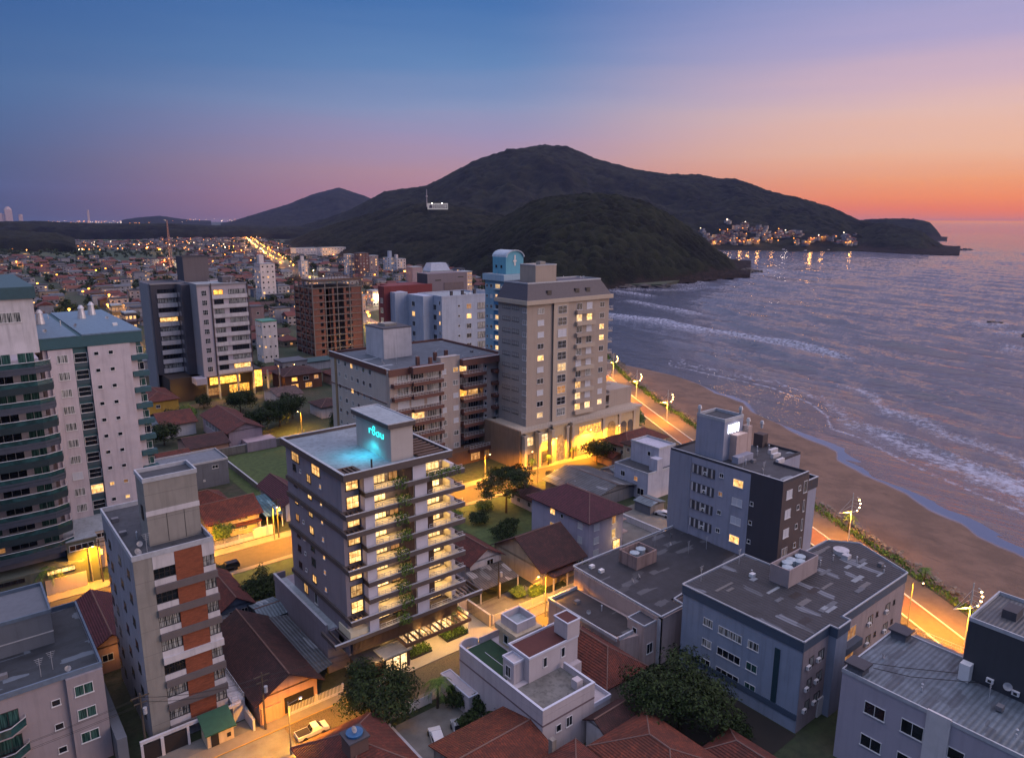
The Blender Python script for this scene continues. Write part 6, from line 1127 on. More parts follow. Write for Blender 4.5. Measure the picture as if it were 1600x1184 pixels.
t=thing('roof_terrace','pale pergola carport frame in front of the salmon house','carport',45,92) if False else None
# ================================================================ TREES
def leafmesh(name,blobs,n,size,mat,seed=0,flat=1.0):
    r=random.Random(seed); V=[];Fc=[]
    tot=sum(b_[3]**2 for b_ in blobs)
    for (bx,by,bz,br,bh) in blobs:
        k=int(n*br*br/tot)
        for i in range(k):
            d=Vector((r.gauss(0,1),r.gauss(0,1),r.gauss(0,1))).normalized(); q=r.random()**.33*.92+.08
            if d.z<-.2 and r.random()<.6: d.z=-d.z
            j=1+.18*math.sin(d.x*7+bx)+.15*math.sin(d.y*9+d.z*6+by); p=Vector((bx+d.x*br*q*j,by+d.y*br*q*j,bz+d.z*bh*q*j)); s=size*r.uniform(.6,1.35)
            a=(d+Vector((r.uniform(-.8,.8),r.uniform(-.8,.8),r.uniform(-.3,.9)))).normalized(); u=a.orthogonal().normalized(); u=Matrix.Rotation(r.uniform(0,6.28),3,a)@u; w=a.cross(u); L=len(V)
            V+= [tuple(p-u*s*.6),tuple(p+w*s*.32+a*s*.1),tuple(p+u*s*.6),tuple(p-w*s*.32+a*s*.1)]; Fc.append((L,L+1,L+2,L+3))
    me=bpy.data.meshes.new(name); me.from_pydata(V,[],Fc); me.materials.append(mat); me.update(); return me
def lobes(r_,h,n,seed,spread=1.0,br=.45):
    r=random.Random(seed); B=[(0,0,h*.55,r_*.62,h*.40)]
    for i in range(n):
        a=i*6.283/n+r.uniform(-.4,.4); d=r_*r.uniform(.45,.72)*spread; B.append((d*math.cos(a),d*math.sin(a),h*r.uniform(.36,.74),r_*br*r.uniform(.75,1.15),h*.26*r.uniform(.8,1.2)))
    return B
TREEK={}
def tree(x,y,h,r_,label,kind='round',n=5200,seed=0,size=.42,mat=None,z=0,group=None,trunk=True,flat=False):
    key=(kind,seed,n,round(r_,1),round(h,1))
    if key not in TREEK:
        if kind=='umbrella': B=[(r_*.35,0,h*.86,r_*.62,h*.13),(-r_*.5,r_*.1,h*.72,r_*.5,h*.13),(r_*.1,r_*.5,h*.80,r_*.45,h*.10),(r_*.2,-r_*.45,h*.76,r_*.42,h*.10),(-.2*r_,-r_*.45,h*.60,r_*.3,h*.07),(r_*.75,.2*r_,h*.72,r_*.3,h*.08),(-r_*.85,-.1*r_,h*.58,r_*.26,h*.06)]
        else: B=lobes(r_,h,9,seed)
        TREEK[key]=(leafmesh('crown',B,n,size,mat or LEAF,seed),B)
    me,B=TREEK[key]; o=thing('tree',label,'tree',x,y,z,group=group); c=bpy.data.objects.new('crown',me); COL.objects.link(c); c.parent=o
    m=MB(); m.tube((x,y,z-.1),(x+.1,y,z+h*.42),.05*h*.55,.03*h*.6,8)
    for b_ in B[:7]: m.tube((x+.1,y,z+h*.38),(x+b_[0],y+b_[1],z+b_[2]),.022*h*.5,.01*h*.4,5)
    m.build('trunk',BARK,o); return o
def palm(x,y,h,label,n=11,L=2.6,seed=0,group=None):
    o=thing('palm_tree',label,'palm tree',x,y,group=group); r=random.Random(seed); m=MB(); m.tube((x,y,0),(x+.15,y,h),.22,.14,8); m.build('trunk',BARK,o); m=MB()
    for k in range(n):
        a=k*6.283/n+r.uniform(-.2,.2); up=r.uniform(.2,.9); pts=[]
        for i in range(7):
            t=i/6; pts.append(Vector((x+.15+math.cos(a)*L*t,y+math.sin(a)*L*t,h+L*(up*t-1.1*t*t))))
        s=Vector((-math.sin(a),math.cos(a),0))
        for i in range(6):
            p,q=pts[i],pts[i+1]
            for sd in (-1,1):
                for f in (0,.33,.66): c=p.lerp(q,f); e=c+s*sd*(.75*(1-((i+f)/6.5)**2)+.1)+Vector((0,0,-.28))+(q-p)*.8; m.add([tuple(c),tuple(c+(q-p)*.22),tuple(e)],[(0,1,2)])
    m.build('fronds',LEAFB if h<7 else LEAF,o); return o
tree(102.9,129.1,11.0,7.4,'spreading flat-topped street tree over the lit garden','umbrella',6500,1,.45)
tree(145.8,140.6,8.6,4.6,'round dark street tree in front of the colonnaded base','round',4200,2,.4)
tree(42.4,81.8,8.6,5.6,'big round tree over the cobbled street at the bottom','round',9000,3,.36)
tree(74.2,54.0,10.0,7.6,'largest dark tree beside the blue-grey block at the bottom','round',13000,4,.38)
tree(88.5,236,10.5,6.4,'tall dark trees in the park left of the brown balcony block','round',7000,5,.5); tree(80.5,232,9,5.2,'dark tree touching the long white house','round',5000,6,.5); tree(96,243,9.5,5,'dark tree behind the park lamp','round',5000,7,.5); tree(84,262,9.5,5.6,'dark tree in front of the bright shops','round',5000,8,.5); tree(75.5,277,6,2.8,'small round tree before the shop columns','round',1600,9,.5)
tree(41.2,124.6,6.0,4.2,'leafy dark tree beside the podium terrace','round',4200,10,.36); tree(43.5,154.4,4.6,2.8,'round hedge tree before the red-tiled roadside house','round',2600,11,.32,LEAFB); tree(36.5,136.5,4.2,2.2,'small bush tree beside the grass verge','round',1600,12,.32)
tree(61,256,7,4.0,'dark tree beside the ochre yellow house','round',3200,13,.5); tree(52,238,7.5,4.4,'dark garden trees left of the purple roof','round',3600,14,.5); tree(101,214,8,4.2,'dark tree at the foot of the brown balcony block','round',3200,15,.5); tree(66,262,6,3,'orange-lit tree beside the entrance steps','round',2000,16,.45,LEAFB)
tree(181.5,158,6.8,3.4,'bushy orange-lit tree on the plaza corner','round',2600,17,.42,LEAFB); palm(173.4,155.2,6.2,'palm in front of the arched end of the colonnade',seed=1); palm(177.2,154.8,5.6,'palm between the arches and the bushy plaza tree',seed=2); palm(134,148.6,3.0,'low lit shrub palm by the arched doorway',9,1.6,3); palm(143.5,148.2,3.4,'round clipped shrub right of the arched doorway',12,1.6,4); palm(127.5,148.4,3.2,'shrub palm at the corner of the colonnaded base',9,1.6,5)
palm(10.8,152.4,5.0,'palm between the two cream garage doors',12,2.8,6); palm(2,151.8,3.6,'small palm at the left edge by the shop window',10,2.0,7); palm(50.2,79.0,4.4,'small palm beside the white barred gate',14,2.2,8); palm(62.6,93.4,5.2,'palm rising through the entrance canopy',11,2.0,9); palm(157.5,71.6,4.0,'small palm at the top of the beach',9,1.8,10); palm(144.5,50,3.6,'low palm on the promenade edge by the nearest lamp',9,1.5,11)
for k,(x,y,h,r_,lb) in enumerate(((93,118,3.4,3.2,'dense low bush left of the lilac hipped house'),(97,121,2.8,2.6,'overgrown bush beside the spreading tree'),(100,134,2.4,2.2,'yellow-lit bush on the verge near the spreading tree'),(94,128,3,2.8,'bush in the garden behind the red gable house'),(90,133,2.6,2.6,'lit bush between the street and garden'),(79.5,96.2,2.0,1.6,'yellowish shrub in the carport yard'),(82.5,94.4,2.2,1.8,'shrub against the lit cream gable'),(54.6,74,3.4,1.8,'dark hedge along the white terraced house'),(54,70,3.2,1.7,'lower dark hedge beside the parking yard'),(52.4,77.4,3.2,1.7,'hedge tree next to the small palm'),(51,72,2.6,1.9,'dark shrub behind the parked cars'),(36.5,70.5,3,2,'bush beside the pyramid roof'),(68,50,3.2,2.6,'dark undergrowth under the largest tree'),(79,48,3,2.6,'dark shrubs along the blue-grey wall'),(88,171,3,3,'dark bush beside the grass lot wall'),(111,117.4,2.2,2,'shrub behind the lilac hipped house'))): tree(x,y,h,r_,lb,'round',1500,20+k%5,.34,LEAFB if 'lit' in lb or 'yellow' in lb else LEAF)  # lit bushes get the brighter leaf colour, lamplight painted in
# ================================================================ VEHICLES
TYRE=plain('tyre_rubber',hexc('1a1a1a'),.9); CGL=glassy('car_glass',hexc('0c1014'),.06)
def carmesh(x,y,rz,paint,label,kind='hatch',group=None,cat='car',name='parked_car',detail=True):
    o=thing(name,label,cat,x,y,0,group,rz); L=4.1;Wd=1.7
    if kind=='pickup': prof=[(-2.3,.45),(-2.3,.95),(-.35,.95),(-.3,1.0),(-.1,1.5),(.75,1.5),(1.25,.98),(2.15,.88),(2.25,.45)]
    elif kind=='suv': prof=[(-2.1,.45),(-2.15,1.0),(-1.95,1.6),(.45,1.62),(1.05,1.08),(2.0,.95),(2.1,.45)]
    else: prof=[(-2.0,.4),(-2.02,.9),(-1.6,1.38),(.25,1.42),(.95,.95),(1.85,.82),(2.0,.4)]
    m=MB(); n=len(prof); V=[]
    for s in (-1,1):
        for a,z in prof: V.append((a,s*(Wd/2 if z<1.02 else Wd/2-.16),z))
    m.add(V,[tuple(range(n))[::1],tuple(range(2*n-1,n-1,-1))]+[(i,i+n,(i+1)%n+n,(i+1)%n) for i in range(n)])
    if kind=='pickup': pass
    m.build('body',paint,o,world=False)
    g=MB(); zt=1.36 if kind=='hatch' else (1.56 if kind=='suv' else 1.45); xs=(-1.5,.15) if kind=='hatch' else ((-1.85,.35) if kind=='suv' else (-.05,.65)); lo=.98 if kind!='suv' else 1.1
    for s in (-1,1): g.add([(xs[0]-.18,s*(Wd/2-.02),lo),(xs[1]+.5,s*(Wd/2-.02),lo),(xs[1],s*(Wd/2-.13),zt-.06),(xs[0]+.06,s*(Wd/2-.13),zt-.06)],[(0,1,2,3) if s<0 else (3,2,1,0)])
    g.add([(xs[1]+.72,-.7,lo),(xs[1]+.72,.7,lo),(xs[1]+.16,.62,zt),(xs[1]+.16,-.62,zt)],[(0,1,2,3)]); g.add([(xs[0]-.38,-.7,lo),(xs[0]-.1,-.62,zt),(xs[0]-.1,.62,zt),(xs[0]-.38,.7,lo)],[(0,1,2,3)])
    g.build('windows',CGL,o,world=False)
    if detail:
        if kind=='pickup': MB().box(-2.2,-.45,-.72,.72,.952,.97).build('load_bed',DMETAL,o,world=False)
        for a in (-1.3,1.3):
            for s in (-1,1):
                w=MB(); n_=12; w.add([(a+.33*math.cos(i*6.283/n_),s*.87+d_,.33+.33*math.sin(i*6.283/n_)) for d_ in (-.1,.1) for i in range(n_)],[(i,(i+1)%n_,n_+(i+1)%n_,n_+i) for i in range(n_)]+[tuple(range(n_-1,-1,-1)),tuple(range(n_,2*n_))]); w.build('wheel',TYRE,o,world=False)
        for s in (-1,1): MB().box(1.88,2.03 if kind!='hatch' else 1.97,s*.6-.16,s*.6+.16,.6,.75).build('headlight',WFR,o,world=False); MB().box(-2.1 if kind!='pickup' else -2.33,-1.95,s*.68-.1,s*.68+.1,.7,.88).build('tail_light',plain('red_lens',hexc('7c1a1a'),.3),o,world=False)
    return o
def paint(n,h): return plain('paint_'+n,hexc(h),.25,.1,.03)
CW=paint('white','c4c4c8'); CK=paint('black','16161a'); CS=paint('silver','8c9096'); CR=paint('red','6c1c1c'); CB2=paint('blue','24344c')
carmesh(33.6,85.2,R_(-2),CW,'white pickup truck parked on the cobbled street','pickup',cat='pickup truck',name='pickup_truck'); carmesh(46.4,73.4,R_(70),CW,'white hatchback in the parking yard behind the pyramid roof'); carmesh(49.6,72.6,R_(68),CS,'open-bed silver pickup beside the white hatchback in the yard','pickup',cat='pickup truck',name='pickup_truck')
carmesh(129.4,141.4,0,CK,'black car parked by the kerb near the tin-roofed shed','suv'); carmesh(40.4,141.4,R_(180),CK,'dark car beside the grass verge left of the podium','suv'); carmesh(131.5,104.2,R_(100),CW,'white car under the lean-to in the dark yard')
carmesh(45,281.6,R_(0),CS,'silver car on the street before the grey tower')
# ================================================================ THE TOWN BEHIND
rt=random.Random(21); LATER=[]
ORD='first second third fourth fifth sixth seventh eighth ninth tenth eleventh twelfth thirteenth fourteenth fifteenth sixteenth seventeenth eighteenth nineteenth twentieth'.split(); ORD+=['twenty-'+q for q in ORD[:9]]+['thirtieth']+['thirty-'+q for q in ORD[:9]]+['fortieth']+['forty-'+q for q in ORD[:9]]+['fiftieth']+['fifty-'+q for q in ORD[:9]]+['sixtieth']+['sixty-'+q for q in ORD[:9]]
LAWNP=[onZ(*p) for p in ((497,500),(545,497),(596,503),(600,531),(560,536),(497,524))]
sheet('grass',LAWNP,.06,plain('mown_grass',hexc('4c5a28'),.95,0,.35,.05),label='mown grass field beside the unfinished brick tower')
CURVE=[onZ(*p) for p in ((640,522),(600,512),(572,500),(563,492),(572,486),(600,480))]
m=MB()
for p,q in zip(CURVE,CURVE[1:]):
    t=Vector((q[0]-p[0],q[1]-p[1])).normalized(); n_=Vector((-t.y,t.x))*4.5; m.add([(p[0]-n_.x,p[1]-n_.y,.09),(q[0]-n_.x,q[1]-n_.y,.09),(q[0]+n_.x,q[1]+n_.y,.09),(p[0]+n_.x,p[1]+n_.y,.09)],[(0,1,2,3)])
tag(m.build('curved_road',PAVE),'pale curved road by the grass field','road',kind='structure')
sheet('road',[onZ(*p) for p in ((497,498),(540,494),(600,478),(600,470),(540,482),(497,492))],.07,ASPH,label='lit road on the far side of the grass field')
AV=[onZ(*p) for p in ((388,374),(400,384),(418,398),(440,412),(470,428),(505,446),(540,466),(575,482))]
m=MB()
for p,q in zip(AV,AV[1:]):
    t=Vector((q[0]-p[0],q[1]-p[1])).normalized(); n_=Vector((-t.y,t.x))*9; m.add([(p[0]-n_.x,p[1]-n_.y,.05),(q[0]-n_.x,q[1]-n_.y,.05),(q[0]+n_.x,q[1]+n_.y,.05),(p[0]+n_.x,p[1]+n_.y,.05)],[(0,1,2,3)])
tag(m.build('avenue',ASPH),'straight avenue running away through the town','road',kind='structure')
sheet('field',[onZ(*p) for p in ((85,376),(120,364),(240,362),(255,374),(170,378))],.08,plain('far_field',hexc('3c4a28'),.95,0,.3,.01),label='pale green field beyond the far houses'); sheet('field',[onZ(*p) for p in ((50,404),(60,393),(200,391),(285,396),(270,404),(120,409))],.08,plain('far_field2',hexc('26381f'),.95,0,.3,.02),label='dark green field between two bands of houses')
OCC=[(60,145,262,300),(60,104,262,322),(132,148,316,330),(102,144,222,248),(146,186,340,376),(143,194,238,284),(88,182,146,214),(36,112,146,300),(-40,40,100,214)]
def xmax(y): return float(np.interp(y,[200,230,300,450,560,700,960,1370,1760,2600,4000],[120,160,215,395,490,570,612,660,705,950,1500]))
def inpoly(P,x,y):
    c=False;n=len(P)
    for i in range(n):
        a,b_=P[i],P[i-1]
        if (a[1]>y)!=(b_[1]>y) and x<(b_[0]-a[0])*(y-a[1])/(b_[1]-a[1])+a[0]: c=not c
    return c
def avd(x,y):
    d=1e9
    for L_ in (AV,CURVE):
        for p,q in zip(L_,L_[1:]):
            vx,vy=q[0]-p[0],q[1]-p[1]; t=max(0,min(1,((x-p[0])*vx+(y-p[1])*vy)/(vx*vx+vy*vy))); d=min(d,math.hypot(x-p[0]-t*vx,y-p[1]-t*vy))
    return d
def zone(px,py):
    if 50<px<290 and 390.5<py<406: return 'field'
    if 84<px<250 and 361<py<377: return 'field'
    if px<112 and 362<py<385: return 'wood'
    if px<430 and 345<py<=361.5: return 'wood'
    if px<60 and 392<py<402: return 'wood'
    return 'town'
# mid-rise blocks
def block(label,pl,pr,base,top,ratio,wall,roof,nf,ncol,st=(('dark',.6),('lit',.2),('curt',.2)),band=None,box=None,ww=1.6,hh=1.5,cat='apartment building',name='apartment_block'):
    x,y=onZ((pl+pr)/2,base); D=math.hypot(x,y); dep=Vector((x,y,-70)).dot(_f); W_=(pr-pl)*dep/F_; w=W_/(math.cos(HEAD)+ratio*math.sin(HEAD)); dp=w*ratio; lo,hi=2,150
    for _ in range(30):
        h=(lo+hi)/2
        if proj(x,y,h)[1]>top: lo=h
        else: hi=h
    x0=x-w/2+dp*.1;x1=x0+w;y0=y;y1=y+dp; OCC.append((x0-4,x1+4,y0-6,y1+4)); T=thing(name,label,cat,x,y+dp/2); MB().box(x0,x1,y0,y1,0,h).build('wall',wall,T); MB().box(x0-.2,x1+.2,y0-.2,y1+.2,h,h+.6).build('roof',roof,T)
    if box: MB().box(x0+w*box[0],x0+w*box[1],y0+dp*.3,y0+dp*.7,h+.6,h+.6+box[2]).build('roof_box',wall,T)
    fh=h/nf
    for i in range(nf):
        z=fh*(i+.55)
        if band: MB().box(x0+w*.05,x1-w*.05,y0-.8,y0,z-fh*.45,z-fh*.2).build('balcony',band,T)
        for k in range(ncol): win(T,'y',y0,x0+w*(k+.5)/ncol,z,min(ww,w/ncol*.7),min(hh,fh*.5),pick(*st),WFR,1,.05)
        for k in range(max(1,int(ncol*ratio))): win(T,'x',x0,y0+dp*(k+.5)/max(1,int(ncol*ratio)),z,min(ww,w/ncol*.7),min(hh,fh*.5),pick(*st),WFR,1,.05)
    return T,(x0,x1,y0,y1,h)
BM=plaster('far_brown',hexc('5c3c3a')); 
block('white-sided half of the twin blocks left of the stepped white block',540,558,436,398,1.5,IW,SCREED,9,2,band=WHITE); block('brown half of the white and brown twin blocks',557,580,437,396,1.0,BM,DGREY,9,3); block('grey end of the white and brown twin blocks',574,594,436,400,.8,plaster('far_mauve',hexc('7c7076')),SCREED,9,2)
block('white stepped block to the right of the brown twin blocks',601,618,428,403,1.0,IW,SCREED,7,2,box=(.5,.9,8)); block('lower wing of the white stepped block',616,637,430,405,.8,WHITE,SCREED,6,3,box=(.1,.3,5))
block('terraced five-storey block with a bright showroom beside the grass field',497,534,500,455,1.4,plaster('terrace_grey',hexc('7c7678')),SCREED,5,4,st=(('dark',.7),('dim',.3)),band=WHITE,ww=5)
block('small white house block with a greenish roof room under the brick shell',404,440,566,503,1.2,WHITE,plain('greenish_roof',hexc('3c7a68'),.6),4,3,hh=1.0,ww=1.0); block('mauve blank block left of the brick shell',388,418,522,480,1.2,plaster('mauve_blank',hexc('6c5c60')),DGREY,2,1)
block('white block with a roof tower behind the grey tower',402,436,470,413,1.1,WHITE,SCREED,7,3,box=(.1,.4,7)); block('pinkish blank block behind the brown-grey roof box',639,664,470,418,1.1,plaster('far_pink',hexc('8c7c82')),SCREED,3,1); block('block with orange-lit windows left of the blue tower',716,742,470,425,1.0,PINK,SCREED,8,4,st=(('dim',.7),('lit',.3)),ww=2.4)
T_,(a,b_,c_,d_,h_)=block('white block topped by a sloped penthouse beyond the roof box',662,714,452,424,.7,WHITE,SCREED,4,5,st=(('dim',.5),('dark',.5)))
MB().add([(a+2,c_+2,h_+.6),(b_-2,c_+2,h_+.6),(b_-2,d_-2,h_+.6),(a+2,d_-2,h_+.6),(a+5,c_+5,h_+8),(b_-5,c_+5,h_+8),(b_-5,d_-5,h_+8),(a+5,d_-5,h_+8)],[(0,1,5,4),(1,2,6,5),(2,3,7,6),(3,0,4,7),(4,5,6,7)]).build('penthouse',IW,T_)
block('ochre balcony block with strings of lights left of the grey tower',176,200,548,478,1.4,plaster('ochre_block',hexc('8c6c44')),SCREED,6,3,st=(('dim',.6),('lit',.2),('dark',.2)),band=plaster('ochre_band',hexc('7c6450'))); block('brown block with orange-lit balconies touching the grey tower',196,224,572,490,1.5,plaster('brown_block',hexc('4c3c3c')),SCREED,6,3,st=(('dim',.5),('lit',.3),('dark',.2)),band=plaster('mauve_band',hexc('6c6068')))
block('long white low block in the middle of the far town',458,500,402,388,.5,WHITE,SCREED,3,8,st=(('lit',.3),('dark',.7))); block('white hotel block with bright signs far behind the brick shell',500,542,404,387,.4,IW,SCREED,4,8,st=(('lit',.3),('dark',.7))); block('white tower of the far town left of the twin blocks',468,484,437,408,1.2,WHITE,SCREED,7,2,box=(.2,.6,5)); block('low white commercial block right of the grass field',576,600,478,455,1.2,WHITE,SCREED,4,3,st=(('hot',.4),('dark',.6))); block('glass-fronted commercial block at the road bend',548,575,490,463,1.0,PINK,SCREED,4,4,st=(('dim',.6),('dark',.4)),ww=3)
block('white low church-like block in the far left town',20,36,460,447,.8,WHITE,SCREED,2,2) ; block('long white warehouse with green light at the far left',2,24,392,383,.6,WHITE,SCREED,2,3,st=(('lit',.5),('dark',.5)))
# houses of the town: prototypes copied
WALLS=[plaster('town_white',hexc('8e8c90')),plaster('far_white',hexc('7c7c84')),plaster('town_cream',hexc('847664')),plaster('far_blue_grey',hexc('5c6474')),plaster('town_pink',hexc('7a6862')),plaster('far_ochre',hexc('6c5438'))]; ROOFS=[('red',plain('far_red_tiles',hexc('5a2c26'),.85,0,.3,.3)),('dark brown',plain('far_dark_tiles',hexc('3c2a28'),.85,0,.3,.3)),('orange',plain('far_orange_tiles',hexc('643a2c'),.85,0,.3,.3)),('pale grey',plain('far_grey_roof',hexc('50545c'),.7,0,.3,.3)),('black',plain('far_black_roof',hexc('2c2c32'),.8,0,.3,.3))]
def hgeo(w,d,h,kind,rh):
    wl=MB().box(-w/2,w/2,-d/2,d/2,0,h); rf=MB()
    if kind=='flat': rf.box(-w/2-.2,w/2+.2,-d/2-.2,d/2+.2,h,h+.5)
    else:
        k=d/2 if kind=='hip' else 0.; o_=.6; X=w/2+o_;Y=d/2+o_; rf.add([(-X,-Y,h-.1),(X,-Y,h-.1),(X,Y,h-.1),(-X,Y,h-.1),(-X+k,0,h+rh),(X-k,0,h+rh)],[(0,1,5,4),(1,2,5),(2,3,4,5),(3,0,4),(3,2,1,0)])
    return wl,rf
LITW=PT['lit']; DIMW=PT['dim']
def add_house_windows(wd,w,d,h,x=0,y=0,c=1,s=0,rng=rt,p=.45):
    for zz in ([1.6] if h<5 else [1.6,4.6] if h<8 else [1.6,4.6,7.6]):
        for k in range(3):
            a=-w/2+w*(k+.5)/3; wd.k=0 if rng.random()<p*.30 else (1 if rng.random()<.10 else 2); P4=[(a-.7,-d/2-.05,zz-.55),(a+.7,-d/2-.05,zz-.55),(a+.7,-d/2-.05,zz+.55),(a-.7,-d/2-.05,zz+.55)]; wd.add([(x+q[0]*c-q[1]*s,y+q[0]*s+q[1]*c,q[2]) for q in P4],[(0,1,2,3)])
            a=-d/2+d*(k+.5)/3; wd.k=2 if rng.random()<.85 else 0; P4=[(-w/2-.05,a+.6,zz-.55),(-w/2-.05,a-.6,zz-.55),(-w/2-.05,a-.6,zz+.55),(-w/2-.05,a+.6,zz+.55)]; wd.add([(x+q[0]*c-q[1]*s,y+q[0]*s+q[1]*c,q[2]) for q in P4],[(0,1,2,3)])
protos=[]
for i in range(30):
    w=rt.uniform(8,15); d=rt.uniform(7,11); kind=rt.choice(['hip','hip','gable','gable','flat']); h=rt.choice([3.2,3.4,3.6,6.2,6.4]) if kind!='flat' else rt.choice([3.6,6.6,6.8,9.6]); rn,rm=ROOFS[(0,1,2,0,1,0,3)[i%7]] if kind!='flat' else ROOFS[3+i%2]; wn=(0,1,0,3,2,1,4,0,1,5)[i%10]; wl,rf=hgeo(w,d,h,kind,rt.uniform(1.6,2.6)); wd=MB(); add_house_windows(wd,w,d,h)
    protos.append((wl,rf,wd,WALLS[wn],rm,rn,kind,w,d,h,['white','pale','cream','blue-grey','pinkish','ochre'][wn]))
WM=[LITW,DIMW,PT['dark']]
meshes=[]
for wl,rf,wd,wm,rm,rn,kind,w,d,h,wn in protos:
    a=wl.build('wall',wm); b_=rf.build('roof',rm); c=wd.build('windows',WM); meshes.append((a.data,b_.data,c.data))
    for o in (a,b_,c): bpy.data.objects.remove(o)
cand=[]; rh=random.Random(5)
gy=225.0
while gy<2700:
    step=15.5 if gy<1500 else 21; x=-900.0+rh.uniform(0,10)
    while x<xmax(gy)-8:
        X_=x+rh.uniform(-2.2,2.2); Y_=gy+rh.uniform(-2.5,2.5); px,py=proj(X_,Y_,2)
        if -40<px<760 and 345<py<600 and zone(px,py)=='town' and not inpoly(LAWNP,X_,Y_) and avd(X_,Y_)>16 and not any(a-7<X_<b_+7 and c-7<Y_<d+7 for a,b_,c,d in OCC):
            dn=.90 if gy<900 else (.85 if gy<1700 else .7); g_=fbm(np.array([X_/90]),np.array([Y_/90]),2,4)[0]
            if rh.random()<dn and (int((X_+2000)/15.5)%5!=0 or gy>1500): cand.append((math.hypot(X_,Y_),X_,Y_,g_))
        x+=step if gy<1500 else 20
    gy+=(14.5 if int(gy/14.5)%3 else 24) if gy<1500 else 26
cand.sort(); houses=[];treesp=[]
for D,x,y,g_ in cand: (treesp if g_>.17 or rh.random()<.09 else houses).append((D,x,y))
far=[(MB(),MB(),MB()) for _ in range(1)]
fw=MB();fr_=MB();fd=MB(); wi={};ri={}
def addxf(dst,src,x,y,c,s,k):
    dst.k=k; dst.add([(x+a*c-b_*s,y+a*s+b_*c,z) for a,b_,z in src.v],src.f)
for i,(D,x,y) in enumerate(houses):
    j=rh.randrange(len(protos)); P_=protos[j]; rot=rh.choice((0,0,math.pi/2*0+0,math.pi/2)) ; rot=0 if rh.random()<.65 else math.pi/2*3
    if i<300:
        big={3.2:'one-storey',3.4:'one-storey',3.6:'one-storey',9.6:'three-storey'}.get(P_[9],'two-storey')
        lb='%s %s house with %s %s roof in the town behind the towers'%(big,P_[10],P_[5],{'hip':'hipped','gable':'gable','flat':'flat'}[P_[6]]); lb='%s %s house with %s %s roof'%(big,P_[10],P_[5],{'hip':'hipped','gable':'gable','flat':'flat'}[P_[6]]); t=thing('town_house',lb,'house',x,y,group='houses of the town behind the towers',rz=rot); LATER.append((t,lb,1))
        for nm,me in zip(('wall','roof','windows'),meshes[j]): o=bpy.data.objects.new(nm,me); COL.objects.link(o); o.parent=t
    else:
        c,s=math.cos(rot),math.sin(rot); addxf(fw,P_[0],x,y,c,s,WALLS.index(P_[3])); addxf(fr_,P_[1],x,y,c,s,[r[1] for r in ROOFS].index(P_[4]))
        add_house_windows(fd,P_[7],P_[8],P_[9],x,y,c,s,rh,.5)
ff=MB(); ff.v=fw.v+fr_.v+fd.v; n1=len(fw.v);n2=n1+len(fr_.v); ff.f=fw.f+[tuple(q+n1 for q in f) for f in fr_.f]+[tuple(q+n2 for q in f) for f in fd.f]; ff.mi=fw.mi+[k+6 for k in fr_.mi]+[k+11 for k in fd.mi]
tag(ff.build('far_houses',WALLS+[r[1] for r in ROOFS]+WM),'hundreds of tiny houses of the far town','houses',kind='stuff')
# town trees
tm=[leafmesh('crown',lobes(4.2,7.5,6,30+k),230,1.15,LEAF,30+k) for k in range(4)]; trm=MB().cyl(0,0,0,3.4,.28,.18,5).build('trunk',BARK); trd=trm.data; bpy.data.objects.remove(trm)
extra=[]
for i in range(3600):
    y=rh.uniform(215,2300); x=rh.uniform(-700,xmax(y)+20); px,py=proj(x,y,2)
    if -40<px<760 and 345<py<600 and not inpoly(LAWNP,x,y) and avd(x,y)>13 and not any(a-3<x<b_+3 and c-3<y<d+3 for a,b_,c,d in OCC): extra.append((math.hypot(x,y),x,y))
treesp=sorted(treesp+extra); st_t=MB(); vv=[[tuple(v.co) for v in m_.vertices] for m_ in tm]; 
for i,(D,x,y) in enumerate(treesp):
    s=rh.uniform(.6,1.25)
    if i<260:
        lb=('tall' if s>1.08 else 'small' if s<.8 else 'middling')+' dark town tree'; t=thing('town_tree',lb,'tree',x,y,group='trees among the town houses'); LATER.append((t,lb,1)); t.scale=(s,s,s); t.rotation_euler=(0,0,rh.uniform(0,6.28))
        for nm,me in (('crown',tm[i%4]),('trunk',trd)): o=bpy.data.objects.new(nm,me); COL.objects.link(o); o.parent=t
    else:
        V=vv[i%4]; k=3 if D<900 else 5; L=len(st_t.v)
        for q in range(0,len(V),4*k):
            e=1.6 if k==3 else 2.2; c=[sum(V[q+n_][ax] for n_ in range(4))/4 for ax in range(3)]
            st_t.add([(x+s*(c[0]+(V[q+n_][0]-c[0])*e),y+s*(c[1]+(V[q+n_][1]-c[1])*e),s*(c[2]+(V[q+n_][2]-c[2])*e)) for n_ in range(4)],[(0,1,2,3)])
tag(st_t.build('far_trees',LEAF),'scattered small trees of the far town','trees',kind='stuff')
# lamps of the town
lp=[]
for k in range(150):
    y=rh.uniform(230,1700); x=rh.uniform(-650,xmax(y)); px,py=proj(x,y,8)
    if -20<px<740 and 350<py<590 and zone(px,py)=='town' and not any(a-2<x<b_+2 and c-2<y<d+2 for a,b_,c,d in OCC): lp.append((x,y,7.5))
S_=[0]
for i in range(62):
    t=(i+.5)/62; x,y=along(AV,t)
    if y<1120 and i%3: continue
    x+=rh.uniform(-3,3)
    for s in (-1,1): lp.append((x+s*8,y+rh.uniform(-3,3),9))
for p in ((500,492),(520,489),(545,485),(560,497),(575,505),(590,478),(600,490),(583,483),(596,468),(552,478),(510,497),(600,512)): lp.append((*onZ(*p),8))
for p in ((178,520),(185,500),(190,535),(172,475),(205,560),(212,545),(170,492),(265,412),(262,408),(270,415),(258,414),(110,500),(60,455),(90,440)): lp.append((*onZ(*p),7))
